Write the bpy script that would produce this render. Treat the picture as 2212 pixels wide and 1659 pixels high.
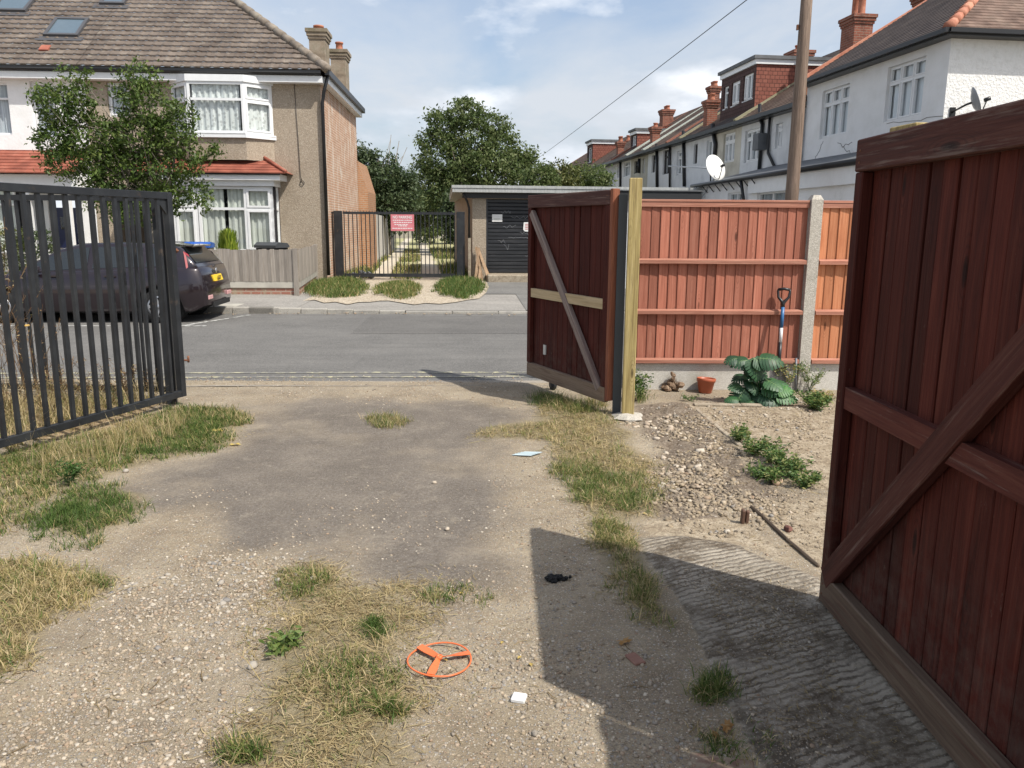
import bpy, bmesh, math, random
import numpy as np
from mathutils import Vector, Matrix, noise as mnoise

random.seed(7); rng = np.random.default_rng(7)
R_ = math.radians
S = bpy.context.scene
for o in list(bpy.data.objects): bpy.data.objects.remove(o)

# ---------------------------------------------------------------- camera
CAM_H = 1.65; F_PX = 1720.0; CX, CY = 1106.0, 829.5
PITCH = R_(11.15); ROLL = R_(0.4)
cam_d = bpy.data.cameras.new('camera'); cam = bpy.data.objects.new('camera', cam_d)
S.collection.objects.link(cam); S.camera = cam
cam_d.sensor_width = 36; cam_d.lens = 36*F_PX/2212.0; cam_d.clip_end = 3000; cam_d.clip_start = 0.05
CM = Matrix.Rotation(R_(90)-PITCH, 3, 'X') @ Matrix.Rotation(ROLL, 3, 'Z')
cam.matrix_world = Matrix.Translation((0,0,CAM_H)) @ CM.to_4x4()

# ---------------------------------------------------------------- world + sun
SUN_EL = R_(52.0); SUN_DIR = Vector((1.264, -0.92, 0)).normalized()*math.cos(SUN_EL) + Vector((0,0,math.sin(SUN_EL)))
W = bpy.data.worlds.new('World'); S.world = W; W.use_nodes = True
nt = W.node_tree; nt.nodes.clear()
def N(t, ty, **kw):
    n = t.nodes.new(ty)
    for k, v in kw.items():
        if hasattr(n, k): setattr(n, k, v)
        else: n.inputs[k].default_value = v
    return n
wo = N(nt,'ShaderNodeOutputWorld'); bg = N(nt,'ShaderNodeBackground', Strength=0.135)
sky = N(nt,'ShaderNodeTexSky'); sky.sky_type='NISHITA'; sky.sun_disc=False
sky.sun_elevation=SUN_EL; sky.sun_rotation=math.atan2(SUN_DIR.x, SUN_DIR.y); sky.air_density=1.0; sky.dust_density=3.0; sky.ozone_density=2.0
tc = N(nt,'ShaderNodeTexCoord'); sx = N(nt,'ShaderNodeSeparateXYZ'); nt.links.new(tc.outputs['Generated'], sx.inputs[0])
# project the view direction on a flat cloud deck
mz = N(nt,'ShaderNodeMath', operation='ADD'); nt.links.new(sx.outputs['Z'], mz.inputs[0]); mz.inputs[1].default_value=0.13
mx = N(nt,'ShaderNodeMath', operation='MAXIMUM'); nt.links.new(mz.outputs[0], mx.inputs[0]); mx.inputs[1].default_value=0.05
dv = N(nt,'ShaderNodeVectorMath', operation='DIVIDE'); nt.links.new(tc.outputs['Generated'], dv.inputs[0])
cb = N(nt,'ShaderNodeCombineXYZ')
for i in range(3): nt.links.new(mx.outputs[0], cb.inputs[i])
nt.links.new(cb.outputs[0], dv.inputs[1])
mp = N(nt,'ShaderNodeMapping'); nt.links.new(dv.outputs[0], mp.inputs[0]); mp.inputs['Scale'].default_value=(0.85,0.55,0.3); mp.inputs['Location'].default_value=(3.1,1.7,0)
n1 = N(nt,'ShaderNodeTexNoise'); nt.links.new(mp.outputs[0], n1.inputs['Vector']); n1.inputs['Scale'].default_value=1.5; n1.inputs['Detail'].default_value=9; n1.inputs['Roughness'].default_value=0.56; n1.inputs['Distortion'].default_value=0.25
cr = N(nt,'ShaderNodeValToRGB'); nt.links.new(n1.outputs['Fac'], cr.inputs[0])
cr.color_ramp.elements[0].position=0.36; cr.color_ramp.elements[0].color=(0.24,0.24,0.24,1); cr.color_ramp.elements[1].position=0.66; cr.color_ramp.elements[1].color=(0.95,0.95,0.95,1)
# low cumulus near the horizon
mp2 = N(nt,'ShaderNodeMapping'); nt.links.new(tc.outputs['Generated'], mp2.inputs[0]); mp2.inputs['Scale'].default_value=(3.2,3.2,7.5); mp2.inputs['Location'].default_value=(0.35,0.1,0.2)
n2 = N(nt,'ShaderNodeTexNoise'); nt.links.new(mp2.outputs[0], n2.inputs['Vector']); n2.inputs['Scale'].default_value=1.6; n2.inputs['Detail'].default_value=10; n2.inputs['Roughness'].default_value=0.52
hz = N(nt,'ShaderNodeMapRange'); nt.links.new(sx.outputs['Z'], hz.inputs[0]); hz.inputs[1].default_value=0.04; hz.inputs[2].default_value=0.24; hz.inputs[3].default_value=0.14; hz.inputs[4].default_value=-0.16
ad = N(nt,'ShaderNodeMath', operation='ADD'); nt.links.new(n2.outputs['Fac'], ad.inputs[0]); nt.links.new(hz.outputs[0], ad.inputs[1])
cr2 = N(nt,'ShaderNodeValToRGB'); nt.links.new(ad.outputs[0], cr2.inputs[0])
cr2.color_ramp.elements[0].position=0.44; cr2.color_ramp.elements[0].color=(0,0,0,1); cr2.color_ramp.elements[1].position=0.60; cr2.color_ramp.elements[1].color=(1,1,1,1)
cc = N(nt,'ShaderNodeValToRGB'); nt.links.new(n2.outputs['Fac'], cc.inputs[0])
cc.color_ramp.elements[0].position=0.40; cc.color_ramp.elements[0].color=(3.6,4.0,4.6,1); cc.color_ramp.elements[1].position=0.62; cc.color_ramp.elements[1].color=(6.0,6.15,6.4,1)
m1 = N(nt,'ShaderNodeMix', data_type='RGBA'); nt.links.new(cr.outputs[0], m1.inputs['Factor']); nt.links.new(sky.outputs[0], m1.inputs[6]); m1.inputs[7].default_value=(3.95,4.2,4.55,1)
m2 = N(nt,'ShaderNodeMix', data_type='RGBA'); nt.links.new(cr2.outputs[0], m2.inputs['Factor']); nt.links.new(m1.outputs[2], m2.inputs[6]); nt.links.new(cc.outputs[0], m2.inputs[7])
nt.links.new(m2.outputs[2], bg.inputs[0]); nt.links.new(bg.outputs[0], wo.inputs[0])
sl = bpy.data.lights.new('sun','SUN'); sl.energy=4.0; sl.angle=R_(0.53); sl.color=(1.0,0.95,0.87)
so = bpy.data.objects.new('sun', sl); S.collection.objects.link(so); so.rotation_euler = SUN_DIR.to_track_quat('Z','Y').to_euler()
S.view_settings.view_transform='Standard'; S.view_settings.look='None'; S.view_settings.gamma=1; S.view_settings.exposure=0.45
S.cycles.max_bounces=6; S.cycles.transparent_max_bounces=12

# ---------------------------------------------------------------- picture measurements -> metres
def ray(px, py): return CM @ Vector((px-CX, CY-py, -F_PX))
EYE = Vector((0,0,CAM_H))
def hitp(px, py, p0, n):
    d = ray(px,py); t = (Vector(p0)-EYE).dot(Vector(n))/d.dot(Vector(n)); return EYE + d*t
def G(px, py, z=0.0): return hitp(px, py, (0,0,z), (0,0,1))
def V(px, py, Y): return hitp(px, py, (0,Y,0), (0,1,0))
class Frame:
    """a vertical reference plane: origin, local x along ang"""
    def __init__(s, x, y, deg):
        s.o = Vector((x,y,0)); s.deg=deg; a=R_(deg); s.u = Vector((math.cos(a),math.sin(a),0)); s.v = Vector((-math.sin(a),math.cos(a),0))
    def hit(s, px, py, off=0.0):
        p = hitp(px, py, s.o+s.v*off, s.v) - s.o
        return p.dot(s.u), p.z
    def loc(s, p): q = Vector(p)-s.o; return Vector((q.dot(s.u), q.dot(s.v), q.z))
    def w(s, x, y, z=0): return s.o + s.u*x + s.v*y + Vector((0,0,z))

# ---------------------------------------------------------------- mesh building
class MB:
    def __init__(s): s.v=[]; s.f=[]; s.t=[]; s.m=[]; s.T=None; s.mi=0; s.sm=[]; s.smooth=False
    def add(s, vs, fs, tint=None):
        b=len(s.v)
        if s.T is not None: vs=[s.T@Vector(p) for p in vs]
        s.v.extend([tuple(p) for p in vs])
        t = random.random() if tint is None else tint
        for f in fs: s.f.append(tuple(b+i for i in f)); s.t.append(t); s.m.append(s.mi); s.sm.append(s.smooth)
        return s
    def box(s, x0,x1,y0,y1,z0,z1, tint=None, bev=0.0):
        if x0>x1:x0,x1=x1,x0
        if y0>y1:y0,y1=y1,y0
        if z0>z1:z0,z1=z1,z0
        if bev<=0 or min(x1-x0,y1-y0,z1-z0)<2.2*bev:
            vs=[(x,y,z) for z in (z0,z1) for y in (y0,y1) for x in (x0,x1)]
            return s.add(vs,[(0,2,3,1),(4,5,7,6),(0,1,5,4),(2,6,7,3),(0,4,6,2),(1,3,7,5)],tint)
        b=bev; vs=[]; ids={}
        for i,(x,sx_) in enumerate(((x0,1),(x1,-1))):
            for j,(y,sy_) in enumerate(((y0,1),(y1,-1))):
                for k,(z,sz_) in enumerate(((z0,1),(z1,-1))):
                    for a in range(3):
                        p=[x+(sx_*b if a!=0 else 0), y+(sy_*b if a!=1 else 0), z+(sz_*b if a!=2 else 0)]
                        ids[(i,j,k,a)]=len(vs); vs.append(p)
        fs=[]
        I=lambda *q: ids[q]
        for i in (0,1): fs.append([I(i,0,0,0),I(i,1,0,0),I(i,1,1,0),I(i,0,1,0)][::(1 if i else -1)])
        for j in (0,1): fs.append([I(0,j,0,1),I(0,j,1,1),I(1,j,1,1),I(1,j,0,1)][::(1 if j else -1)])
        for k in (0,1): fs.append([I(0,0,k,2),I(1,0,k,2),I(1,1,k,2),I(0,1,k,2)][::(1 if k else -1)])
        for i in (0,1):
            for j in (0,1):
                fs.append([I(i,j,0,0),I(i,j,1,0),I(i,j,1,1),I(i,j,0,1)])
                fs.append([I(i,0 if False else j,0,0),I(i,j,0,1),I(i,j,1,1),I(i,j,1,0)]) if False else None
            for k in (0,1): fs.append([I(i,0,k,0),I(i,1,k,0),I(i,1,k,2),I(i,0,k,2)])
        for j in (0,1):
            for k in (0,1): fs.append([I(0,j,k,1),I(1,j,k,1),I(1,j,k,2),I(0,j,k,2)])
        for i in (0,1):
            for j in (0,1):
                for k in (0,1): fs.append([I(i,j,k,0),I(i,j,k,1),I(i,j,k,2)])
        return s.add(vs,[f for f in fs if f],tint)
    def beam(s, a, b, w, h, up=(0,0,1), tint=None, bev=0.0):
        """rectangular bar from a to b, w across, h along up"""
        a=Vector(a); b=Vector(b); d=(b-a); L=d.length; d.normalize(); upv=Vector(up)
        x=d.cross(upv); 
        if x.length<1e-5: x=d.cross(Vector((1,0,0)))
        x.normalize(); z=x.cross(d)
        M=Matrix((x,d,z)).transposed().to_4x4(); M.translation=a
        old=s.T; s.T = M if old is None else old@M
        s.box(-w/2,w/2,0,L,-h/2,h/2,tint,bev); s.T=old; return s
    def tube(s, pts, r, n=8, cap=True, tint=None):
        pts=[Vector(p) for p in pts]; rs = r if hasattr(r,'__len__') else [r]*len(pts)
        vs=[]; prev=None
        for i,p in enumerate(pts):
            d=(pts[min(i+1,len(pts)-1)]-pts[max(i-1,0)]).normalized()
            if prev is None: x=d.orthogonal().normalized()
            else:
                x=prev-d*prev.dot(d)
                x = x.normalized() if x.length>1e-6 else d.orthogonal().normalized()
            prev=x; y=d.cross(x)
            for k in range(n):
                a=2*math.pi*k/n; vs.append(p+(x*math.cos(a)+y*math.sin(a))*rs[i])
        fs=[]
        for i in range(len(pts)-1):
            for k in range(n): fs.append((i*n+k, i*n+(k+1)%n, (i+1)*n+(k+1)%n, (i+1)*n+k))
        if cap: fs.append(tuple(range(n-1,-1,-1))); fs.append(tuple((len(pts)-1)*n+k for k in range(n)))
        o=s.smooth; s.smooth=True; s.add(vs,fs,tint); s.smooth=o; return s
    def lathe(s, prof, n=20, c=(0,0,0), tint=None):
        vs=[]; fs=[]
        for r,z in prof:
            for k in range(n): a=2*math.pi*k/n; vs.append((c[0]+r*math.cos(a),c[1]+r*math.sin(a),c[2]+z))
        for i in range(len(prof)-1):
            for k in range(n): fs.append((i*n+k,i*n+(k+1)%n,(i+1)*n+(k+1)%n,(i+1)*n+k))
        o=s.smooth; s.smooth=True; s.add(vs,fs,tint); s.smooth=o; return s
    def prism(s, poly, axis, a, b, tint=None):
        """poly = 2D points; axis 0/1/2 = extrusion axis"""
        n=len(poly); vs=[]
        for c in (a,b):
            for p in poly:
                q=[p[0],p[1]]; q.insert(axis,c); vs.append(q)
        fs=[tuple(range(n))[::-1], tuple(range(n,2*n))]+[(i,(i+1)%n,n+(i+1)%n,n+i) for i in range(n)]
        return s.add(vs,fs,tint)
    def quad(s,a,b,c,d,tint=None): return s.add([a,b,c,d],[(0,1,2,3)],tint)
    def rock(s, c, r, flat=0.6, tint=None, seg=6, rings=4):
        vs=[]; fs=[]; ph=random.random()*9; c=Vector(c); sx_=r*random.uniform(.75,1.3); sy_=r*random.uniform(.75,1.2)
        vs.append((0,0,-1)); 
        for i in range(1,rings):
            th=math.pi*i/rings
            for k in range(seg):
                a=2*math.pi*k/seg+ph; q=Vector((math.sin(th)*math.cos(a),math.sin(th)*math.sin(a),-math.cos(th)))*random.uniform(.72,1.12); vs.append(q)
        vs.append((0,0,1))
        vs=[(c.x+p[0]*sx_,c.y+p[1]*sy_,c.z+p[2]*r*flat) for p in vs]
        for k in range(seg): fs.append((0,1+(k+1)%seg,1+k)); 
        for i in range(rings-2):
            for k in range(seg): a=1+i*seg; fs.append((a+k,a+(k+1)%seg,a+seg+(k+1)%seg,a+seg+k))
        l=len(vs)-1; a=1+(rings-2)*seg
        for k in range(seg): fs.append((a+k,a+(k+1)%seg,l))
        return s.add(vs,fs,tint)
    def build(s, name, mats, parent=None, loc=None, rotz=None, fix=True):
        if not isinstance(mats,(list,tuple)): mats=[mats]
        me=bpy.data.meshes.new(name); me.from_pydata(s.v,[],s.f)
        for m in mats: me.materials.append(m)
        if len(s.f):
            me.polygons.foreach_set('material_index', s.m); me.polygons.foreach_set('use_smooth', s.sm)
        me.update()
        if fix and len(s.f)<60000:
            bm=bmesh.new(); bm.from_mesh(me); bmesh.ops.recalc_face_normals(bm, faces=bm.faces); bm.to_mesh(me); bm.free()
        finish(me, s.t)
        return link(name, me, parent, loc, rotz)
def finish(me, tints=None):
    n=len(me.polygons)
    if n==0: return
    nl=len(me.loops)
    vi=np.empty(nl,np.int32); me.loops.foreach_get('vertex_index',vi)
    co=np.empty(len(me.vertices)*3,np.float32); me.vertices.foreach_get('co',co); co=co.reshape(-1,3)[vi]
    pn=np.empty(n*3,np.float32); me.polygons.foreach_get('normal',pn); pn=pn.reshape(-1,3)
    lt=np.empty(n,np.int32); me.polygons.foreach_get('loop_total',lt); pn=np.repeat(pn,lt,axis=0)
    t=np.stack([-pn[:,1],pn[:,0],np.zeros(nl)],1); L=np.linalg.norm(t,axis=1); flat=L<0.2
    t[flat]=(1,0,0); L[flat]=1; t/=L[:,None]; 
    sgn=np.where(np.abs(t[:,0])>np.abs(t[:,1]), np.sign(t[:,0]), np.sign(t[:,1])); t*=sgn[:,None]
    b=np.cross(pn,t); b*=np.where(b[:,2]<-1e-6,-1,1)[:,None]; b[flat]=(0,1,0)
    uv=np.stack([(co*t).sum(1),(co*b).sum(1)],1).astype(np.float32)
    ul=me.uv_layers.new(name='UVMap'); ul.data.foreach_set('uv',uv.ravel())
    if tints is not None:
        a=me.attributes.new('tint','FLOAT','FACE'); a.data.foreach_set('value',np.asarray(tints,np.float32))
def link(name, data, parent=None, loc=None, rotz=None):
    o=bpy.data.objects.new(name,data); S.collection.objects.link(o)
    if parent is not None: o.parent=parent
    if loc is not None: o.location=loc
    if rotz is not None: o.rotation_euler=(0,0,R_(rotz))
    return o
def mesh_np(name, V_, F_, mat, tint=None, parent=None, loc=None, k=4):
    """V_ (n,3), F_ (m,k) arrays"""
    me=bpy.data.meshes.new(name); n=len(V_); m=len(F_)
    me.vertices.add(n); me.vertices.foreach_set('co',np.asarray(V_,np.float32).ravel())
    me.loops.add(m*k); me.loops.foreach_set('vertex_index',np.asarray(F_,np.int32).ravel())
    me.polygons.add(m); me.polygons.foreach_set('loop_start',np.arange(m,dtype=np.int32)*k); me.polygons.foreach_set('loop_total',np.full(m,k,np.int32))
    me.materials.append(mat); me.update(calc_edges=True); me.validate()
    finish(me, tint)
    return link(name, me, parent, loc)
def tag(o,label=None,cat=None,group=None,kind=None):
    if label: o['label']=label
    if cat: o['category']=cat
    if group: o['group']=group
    if kind: o['kind']=kind
    return o
def thing(name,label,cat,loc=(0,0,0),rotz=0,group=None):
    o=bpy.data.objects.new(name,None); S.collection.objects.link(o); o.location=loc; o.rotation_euler=(0,0,R_(rotz)); o.empty_display_size=.2
    return tag(o,label,cat,group)

# ---------------------------------------------------------------- materials
def c3(c): return (c[0],c[1],c[2],1.0)
def ramp(t, fac, cols, p0=0.3, p1=0.7):
    r=N(t,'ShaderNodeValToRGB'); e=r.color_ramp.elements
    while len(e)<len(cols): e.new(0.5)
    for i,c in enumerate(cols): e[i].position=p0+(p1-p0)*i/max(1,len(cols)-1); e[i].color=c3(c)
    t.links.new(fac,r.inputs[0]); return r.outputs[0]
def newmat(name):
    m=bpy.data.materials.new(name); m.use_nodes=True; t=m.node_tree; t.nodes.clear()
    o=N(t,'ShaderNodeOutputMaterial'); b=N(t,'ShaderNodeBsdfPrincipled'); t.links.new(b.outputs[0],o.inputs[0]); return m,t,b
def coords(t, kind='Object', scale=(1,1,1)):
    c=N(t,'ShaderNodeTexCoord'); m=N(t,'ShaderNodeMapping'); t.links.new(c.outputs[kind],m.inputs[0]); m.inputs['Scale'].default_value=scale; return m.outputs[0]
def noise_(t, vec, scale, detail=6, rough=.55, dist=0):
    n=N(t,'ShaderNodeTexNoise'); t.links.new(vec,n.inputs['Vector']); n.inputs['Scale'].default_value=scale; n.inputs['Detail'].default_value=detail; n.inputs['Roughness'].default_value=rough; n.inputs['Distortion'].default_value=dist; return n.outputs['Fac']
def vor_(t, vec, scale, feature='F1', out='Distance', rnd=1.0):
    n=N(t,'ShaderNodeTexVoronoi'); n.feature=feature; t.links.new(vec,n.inputs['Vector']); n.inputs['Scale'].default_value=scale; n.inputs['Randomness'].default_value=rnd; return n
def mixc(t, fac, a, b, mode='MIX'):
    m=N(t,'ShaderNodeMix'); m.data_type='RGBA'; m.blend_type=mode
    if hasattr(fac,'is_linked') or hasattr(fac,'links'): t.links.new(fac,m.inputs[0])
    else: m.inputs[0].default_value=fac
    for v,i in ((a,6),(b,7)):
        if isinstance(v,(tuple,list)): m.inputs[i].default_value=c3(v)
        else: t.links.new(v,m.inputs[i])
    return m.outputs[2]
def math_(t, op, a, b=None, c=None, clamp=False):
    m=N(t,'ShaderNodeMath'); m.operation=op; m.use_clamp=clamp
    for i,v in enumerate((a,b,c)):
        if v is None: continue
        if isinstance(v,(int,float)): m.inputs[i].default_value=v
        else: t.links.new(v,m.inputs[i])
    return m.outputs[0]
def step_(t, v, a, b, o0=0., o1=1.):
    m=N(t,'ShaderNodeMapRange'); t.links.new(v,m.inputs[0])
    for i,q in enumerate((a,b,o0,o1)): m.inputs[i+1].default_value=q
    return m.outputs[0]
def attr_(t,name,out='Fac'):
    a=N(t,'ShaderNodeAttribute'); a.attribute_name=name; return a.outputs[out]
def bump_(t, bsdf, h, strength=.4, dist=.01, prev=None):
    b=N(t,'ShaderNodeBump'); b.inputs['Strength'].default_value=strength; b.inputs['Distance'].default_value=dist; t.links.new(h,b.inputs['Height'])
    if prev is not None: t.links.new(prev,b.inputs['Normal'])
    if bsdf is not None: t.links.new(b.outputs[0],bsdf.inputs['Normal'])
    return b.outputs[0]
def tinted(t, col, amt):
    a=attr_(t,'tint'); v=step_(t,a,0,1,1-amt,1+amt)
    h=N(t,'ShaderNodeVectorMath'); h.operation='SCALE'; t.links.new(col,h.inputs[0]); t.links.new(v,h.inputs['Scale']); return h.outputs[0]
def pm(name, cols, scale=4, stretch=(1,1,1), rough=.8, bump=.3, bdist=.004, bscale=None, tint=.0, spec=.3, metal=0, detail=7, p0=.3, p1=.7, speck=None, dirt=None):
    m,t,b=newmat(name); v=coords(t,'Object',stretch)
    col=ramp(t,noise_(t,v,scale,detail),cols,p0,p1)
    if dirt: # (colour, scale, lo, hi)
        f=step_(t,noise_(t,coords(t),dirt[1],8,.65),dirt[2],dirt[3]); col=mixc(t,f,col,dirt[0])
    if speck:
        f=step_(t,noise_(t,coords(t),speck[1],2,.5),speck[2],speck[2]+.05); col=mixc(t,f,col,speck[0])
    if tint: col=tinted(t,col,tint)
    t.links.new(col,b.inputs['Base Color'])
    b.inputs['Roughness'].default_value=rough; b.inputs['Metallic'].default_value=metal; b.inputs['Specular IOR Level'].default_value=spec
    if bump: bump_(t,b,noise_(t,v,bscale or scale*4,6),bump,bdist)
    return m
def wood_mat(name, cols, axis='Z', tint=.25, wear=None, rough=.75, knots=False, spec=.3, mud=None):
    """stained or bare timber; grain runs along axis in object space; per-board shift by tint"""
    m,t,b=newmat(name)
    st={'X':(.6,14,14),'Y':(14,.6,14),'Z':(14,14,.6)}[axis]
    c=N(t,'ShaderNodeTexCoord'); a=attr_(t,'tint'); sc=math_(t,'MULTIPLY',a,37.0)
    ad=N(t,'ShaderNodeVectorMath'); ad.operation='ADD'; t.links.new(c.outputs['Object'],ad.inputs[0])
    cb=N(t,'ShaderNodeCombineXYZ'); [t.links.new(sc,cb.inputs[i]) for i in range(3)]; t.links.new(cb.outputs[0],ad.inputs[1])
    mp=N(t,'ShaderNodeMapping'); t.links.new(ad.outputs[0],mp.inputs[0]); mp.inputs['Scale'].default_value=st
    g=noise_(t,mp.outputs[0],2.2,8,.65,1.2)
    col=ramp(t,g,cols,.3,.72)
    g2=noise_(t,mp.outputs[0],9,4,.6)
    col=mixc(t,step_(t,g2,.55,.75,0,.35),col,tuple(x*.45 for x in cols[0]))
    if knots:
        mk=N(t,'ShaderNodeMapping'); t.links.new(ad.outputs[0],mk.inputs[0]); mk.inputs['Scale'].default_value={'X':(1.2,5,5),'Y':(5,1.2,5),'Z':(5,5,1.4)}[axis]
        vv=vor_(t,mk.outputs[0],1.3); kf=step_(t,vv.outputs['Distance'],.05,.11,1,0); col=mixc(t,kf,col,tuple(x*.4 for x in cols[0]))
        kr=math_(t,'SINE',math_(t,'MULTIPLY',vv.outputs['Distance'],95.0)); kk=math_(t,'MULTIPLY',step_(t,kr,.3,.9),step_(t,vv.outputs['Distance'],.1,.36,.5,0)); col=mixc(t,kk,col,tuple(x*.55 for x in cols[0]))
    if wear:
        f=step_(t,noise_(t,mp.outputs[0],3.4,9,.75),wear[1],wear[1]+.12,0,wear[2]); col=mixc(t,f,col,wear[0])
    if tint: col=tinted(t,col,tint)
    if mud:
        xz=N(t,'ShaderNodeSeparateXYZ'); t.links.new(c.outputs['Object'],xz.inputs[0]); nn=noise_(t,coords(t),11,8,.75)
        f=math_(t,'MULTIPLY',step_(t,xz.outputs[2],mud[1],.05,0,1),step_(t,nn,.42,.66)); col=mixc(t,math_(t,'MULTIPLY',f,.5),col,tuple(q*.6 for q in mud[0]))
        sp=step_(t,noise_(t,coords(t,'Object',(1,1,.35)),26,7,.8),.64,.72,0,.55); col=mixc(t,sp,col,tuple(min(1,q*1.25) for q in mud[0]))
    t.links.new(col,b.inputs['Base Color']); b.inputs['Roughness'].default_value=rough; b.inputs['Specular IOR Level'].default_value=spec
    bump_(t,b,math_(t,'ADD',g2,math_(t,'MULTIPLY',g,.6)),.5,.004)
    return m
def brick_mat(name, c1, c2, mortar, bw=.225, bh=.075, mort=.012, bump=.6, rough=.85, var=.3, stain=None):
    m,t,b=newmat(name); v=coords(t,'UV')
    bt=N(t,'ShaderNodeTexBrick'); t.links.new(v,bt.inputs['Vector']); bt.inputs['Scale'].default_value=1; bt.inputs['Brick Width'].default_value=bw; bt.inputs['Row Height'].default_value=bh; bt.inputs['Mortar Size'].default_value=mort; bt.inputs['Mortar Smooth'].default_value=.3
    bt.inputs['Color1'].default_value=c3(c1); bt.inputs['Color2'].default_value=c3(c2); bt.inputs['Mortar'].default_value=c3(mortar); bt.offset=.5
    n=noise_(t,coords(t),3,8,.7); col=mixc(t,step_(t,n,.35,.7,0,var),bt.outputs['Color'],tuple(x*.5 for x in c1))
    n2=noise_(t,coords(t),60,3,.6); col=mixc(t,step_(t,n2,.4,.8,0,.35),col,tuple(min(1,x*1.5) for x in c2))
    if stain: col=mixc(t,step_(t,noise_(t,coords(t,'Object',(1,1,.5)),stain[1],6,.6),stain[2],stain[2]+.15,0,.8),col,stain[0])
    t.links.new(col,b.inputs['Base Color']); b.inputs['Roughness'].default_value=rough; b.inputs['Specular IOR Level'].default_value=.2
    h=math_(t,'SUBTRACT',1.0,bt.outputs['Fac']); bump_(t,b,math_(t,'ADD',h,math_(t,'MULTIPLY',n2,.3)),bump,.008)
    return m
def pebble_mat(name, cols, scale=90, mort=(.35,.3,.24), bdist=.006, dirt=None):
    m,t,b=newmat(name); v=coords(t); vv=vor_(t,v,scale)
    n=N(t,'ShaderNodeSeparateColor'); t.links.new(vv.outputs['Color'],n.inputs[0])
    col=ramp(t,n.outputs[0],cols,.0,1.); col=mixc(t,step_(t,vv.outputs['Distance'],.35,.7,0,.8),col,mort)
    if dirt: col=mixc(t,step_(t,noise_(t,v,dirt[1],7,.6),dirt[2],dirt[3],0,.6),col,dirt[0])
    t.links.new(col,b.inputs['Base Color']); b.inputs['Roughness'].default_value=.9; b.inputs['Specular IOR Level'].default_value=.15
    bump_(t,b,math_(t,'SUBTRACT',1.,vv.outputs['Distance']),.7,bdist)
    return m
def flat(name,c,rough=.5,metal=0,spec=.5,coat=0): 
    m,t,b=newmat(name); 
    f=noise_(t,coords(t),6,6,.6); col=mixc(t,step_(t,f,.3,.8,0,.35),c,tuple(x*.7 for x in c)); t.links.new(col,b.inputs['Base Color'])
    b.inputs['Roughness'].default_value=rough; b.inputs['Metallic'].default_value=metal; b.inputs['Specular IOR Level'].default_value=spec; b.inputs['Coat Weight'].default_value=coat; b.inputs['Coat Roughness'].default_value=.08
    return m
def glass_mat(name, tintc=(.75,.8,.8), refl=.9, base=.05):
    m=bpy.data.materials.new(name); m.use_nodes=True; t=m.node_tree; t.nodes.clear(); o=N(t,'ShaderNodeOutputMaterial')
    tr=N(t,'ShaderNodeBsdfTransparent'); tr.inputs[0].default_value=c3(tintc); gl=N(t,'ShaderNodeBsdfGlossy'); gl.inputs['Roughness'].default_value=.02; gl.inputs[0].default_value=(refl,refl,refl,1)
    fr=N(t,'ShaderNodeLayerWeight'); fr.inputs['Blend'].default_value=.5; ad=math_(t,'ADD',math_(t,'POWER',fr.outputs['Facing'],4.0),base,clamp=True)
    mx_=N(t,'ShaderNodeMixShader'); t.links.new(ad,mx_.inputs[0]); t.links.new(tr.outputs[0],mx_.inputs[1]); t.links.new(gl.outputs[0],mx_.inputs[2]); t.links.new(mx_.outputs[0],o.inputs[0])
    n=noise_(t,coords(t),1.5,2); b=N(t,'ShaderNodeBump'); b.inputs['Strength'].default_value=.08; b.inputs['Distance'].default_value=.02; t.links.new(n,b.inputs['Height']); t.links.new(b.outputs[0],gl.inputs['Normal'])
    return m
def leaf_mat(name, cols, rough=.5, trans=.25, spec=.4):
    m,t,b=newmat(name); a=attr_(t,'tint'); col=ramp(t,a,cols,0,1)
    t.links.new(col,b.inputs['Base Color']); b.inputs['Roughness'].default_value=rough; b.inputs['Specular IOR Level'].default_value=spec
    tl=N(t,'ShaderNodeBsdfTranslucent'); t.links.new(col,tl.inputs[0]); mx_=N(t,'ShaderNodeMixShader'); mx_.inputs[0].default_value=trans
    o=[n for n in t.nodes if n.type=='OUTPUT_MATERIAL'][0]; t.links.new(b.outputs[0],mx_.inputs[1]); t.links.new(tl.outputs[0],mx_.inputs[2]); t.links.new(mx_.outputs[0],o.inputs[0]); return m
# ---------------------------------------------------------------- ground masks
def gp(pts, z=0): return np.array([[G(x,y,z).x, G(x,y,z).y] for x,y in pts])
def sdist(P, poly):
    """signed distance (positive inside) of points P (n,2) to polygon"""
    d=np.full(len(P),1e9); ins=np.zeros(len(P),bool); n=len(poly)
    for i in range(n):
        a=poly[i]; b=poly[(i+1)%n]; e=b-a; w=P-a; t=np.clip((w@e)/(e@e+1e-12),0,1); q=w-t[:,None]*e; d=np.minimum(d,(q**2).sum(1))
        c=((a[1]>P[:,1])!=(b[1]>P[:,1])) & (P[:,0]<(b[0]-a[0])*(P[:,1]-a[1])/(b[1]-a[1]+1e-12)+a[0]); ins^=c
    d=np.sqrt(d); return np.where(ins,d,-d)
def sst(x,a,b): t=np.clip((x-a)/(b-a),0,1); return t*t*(3-2*t)
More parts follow.
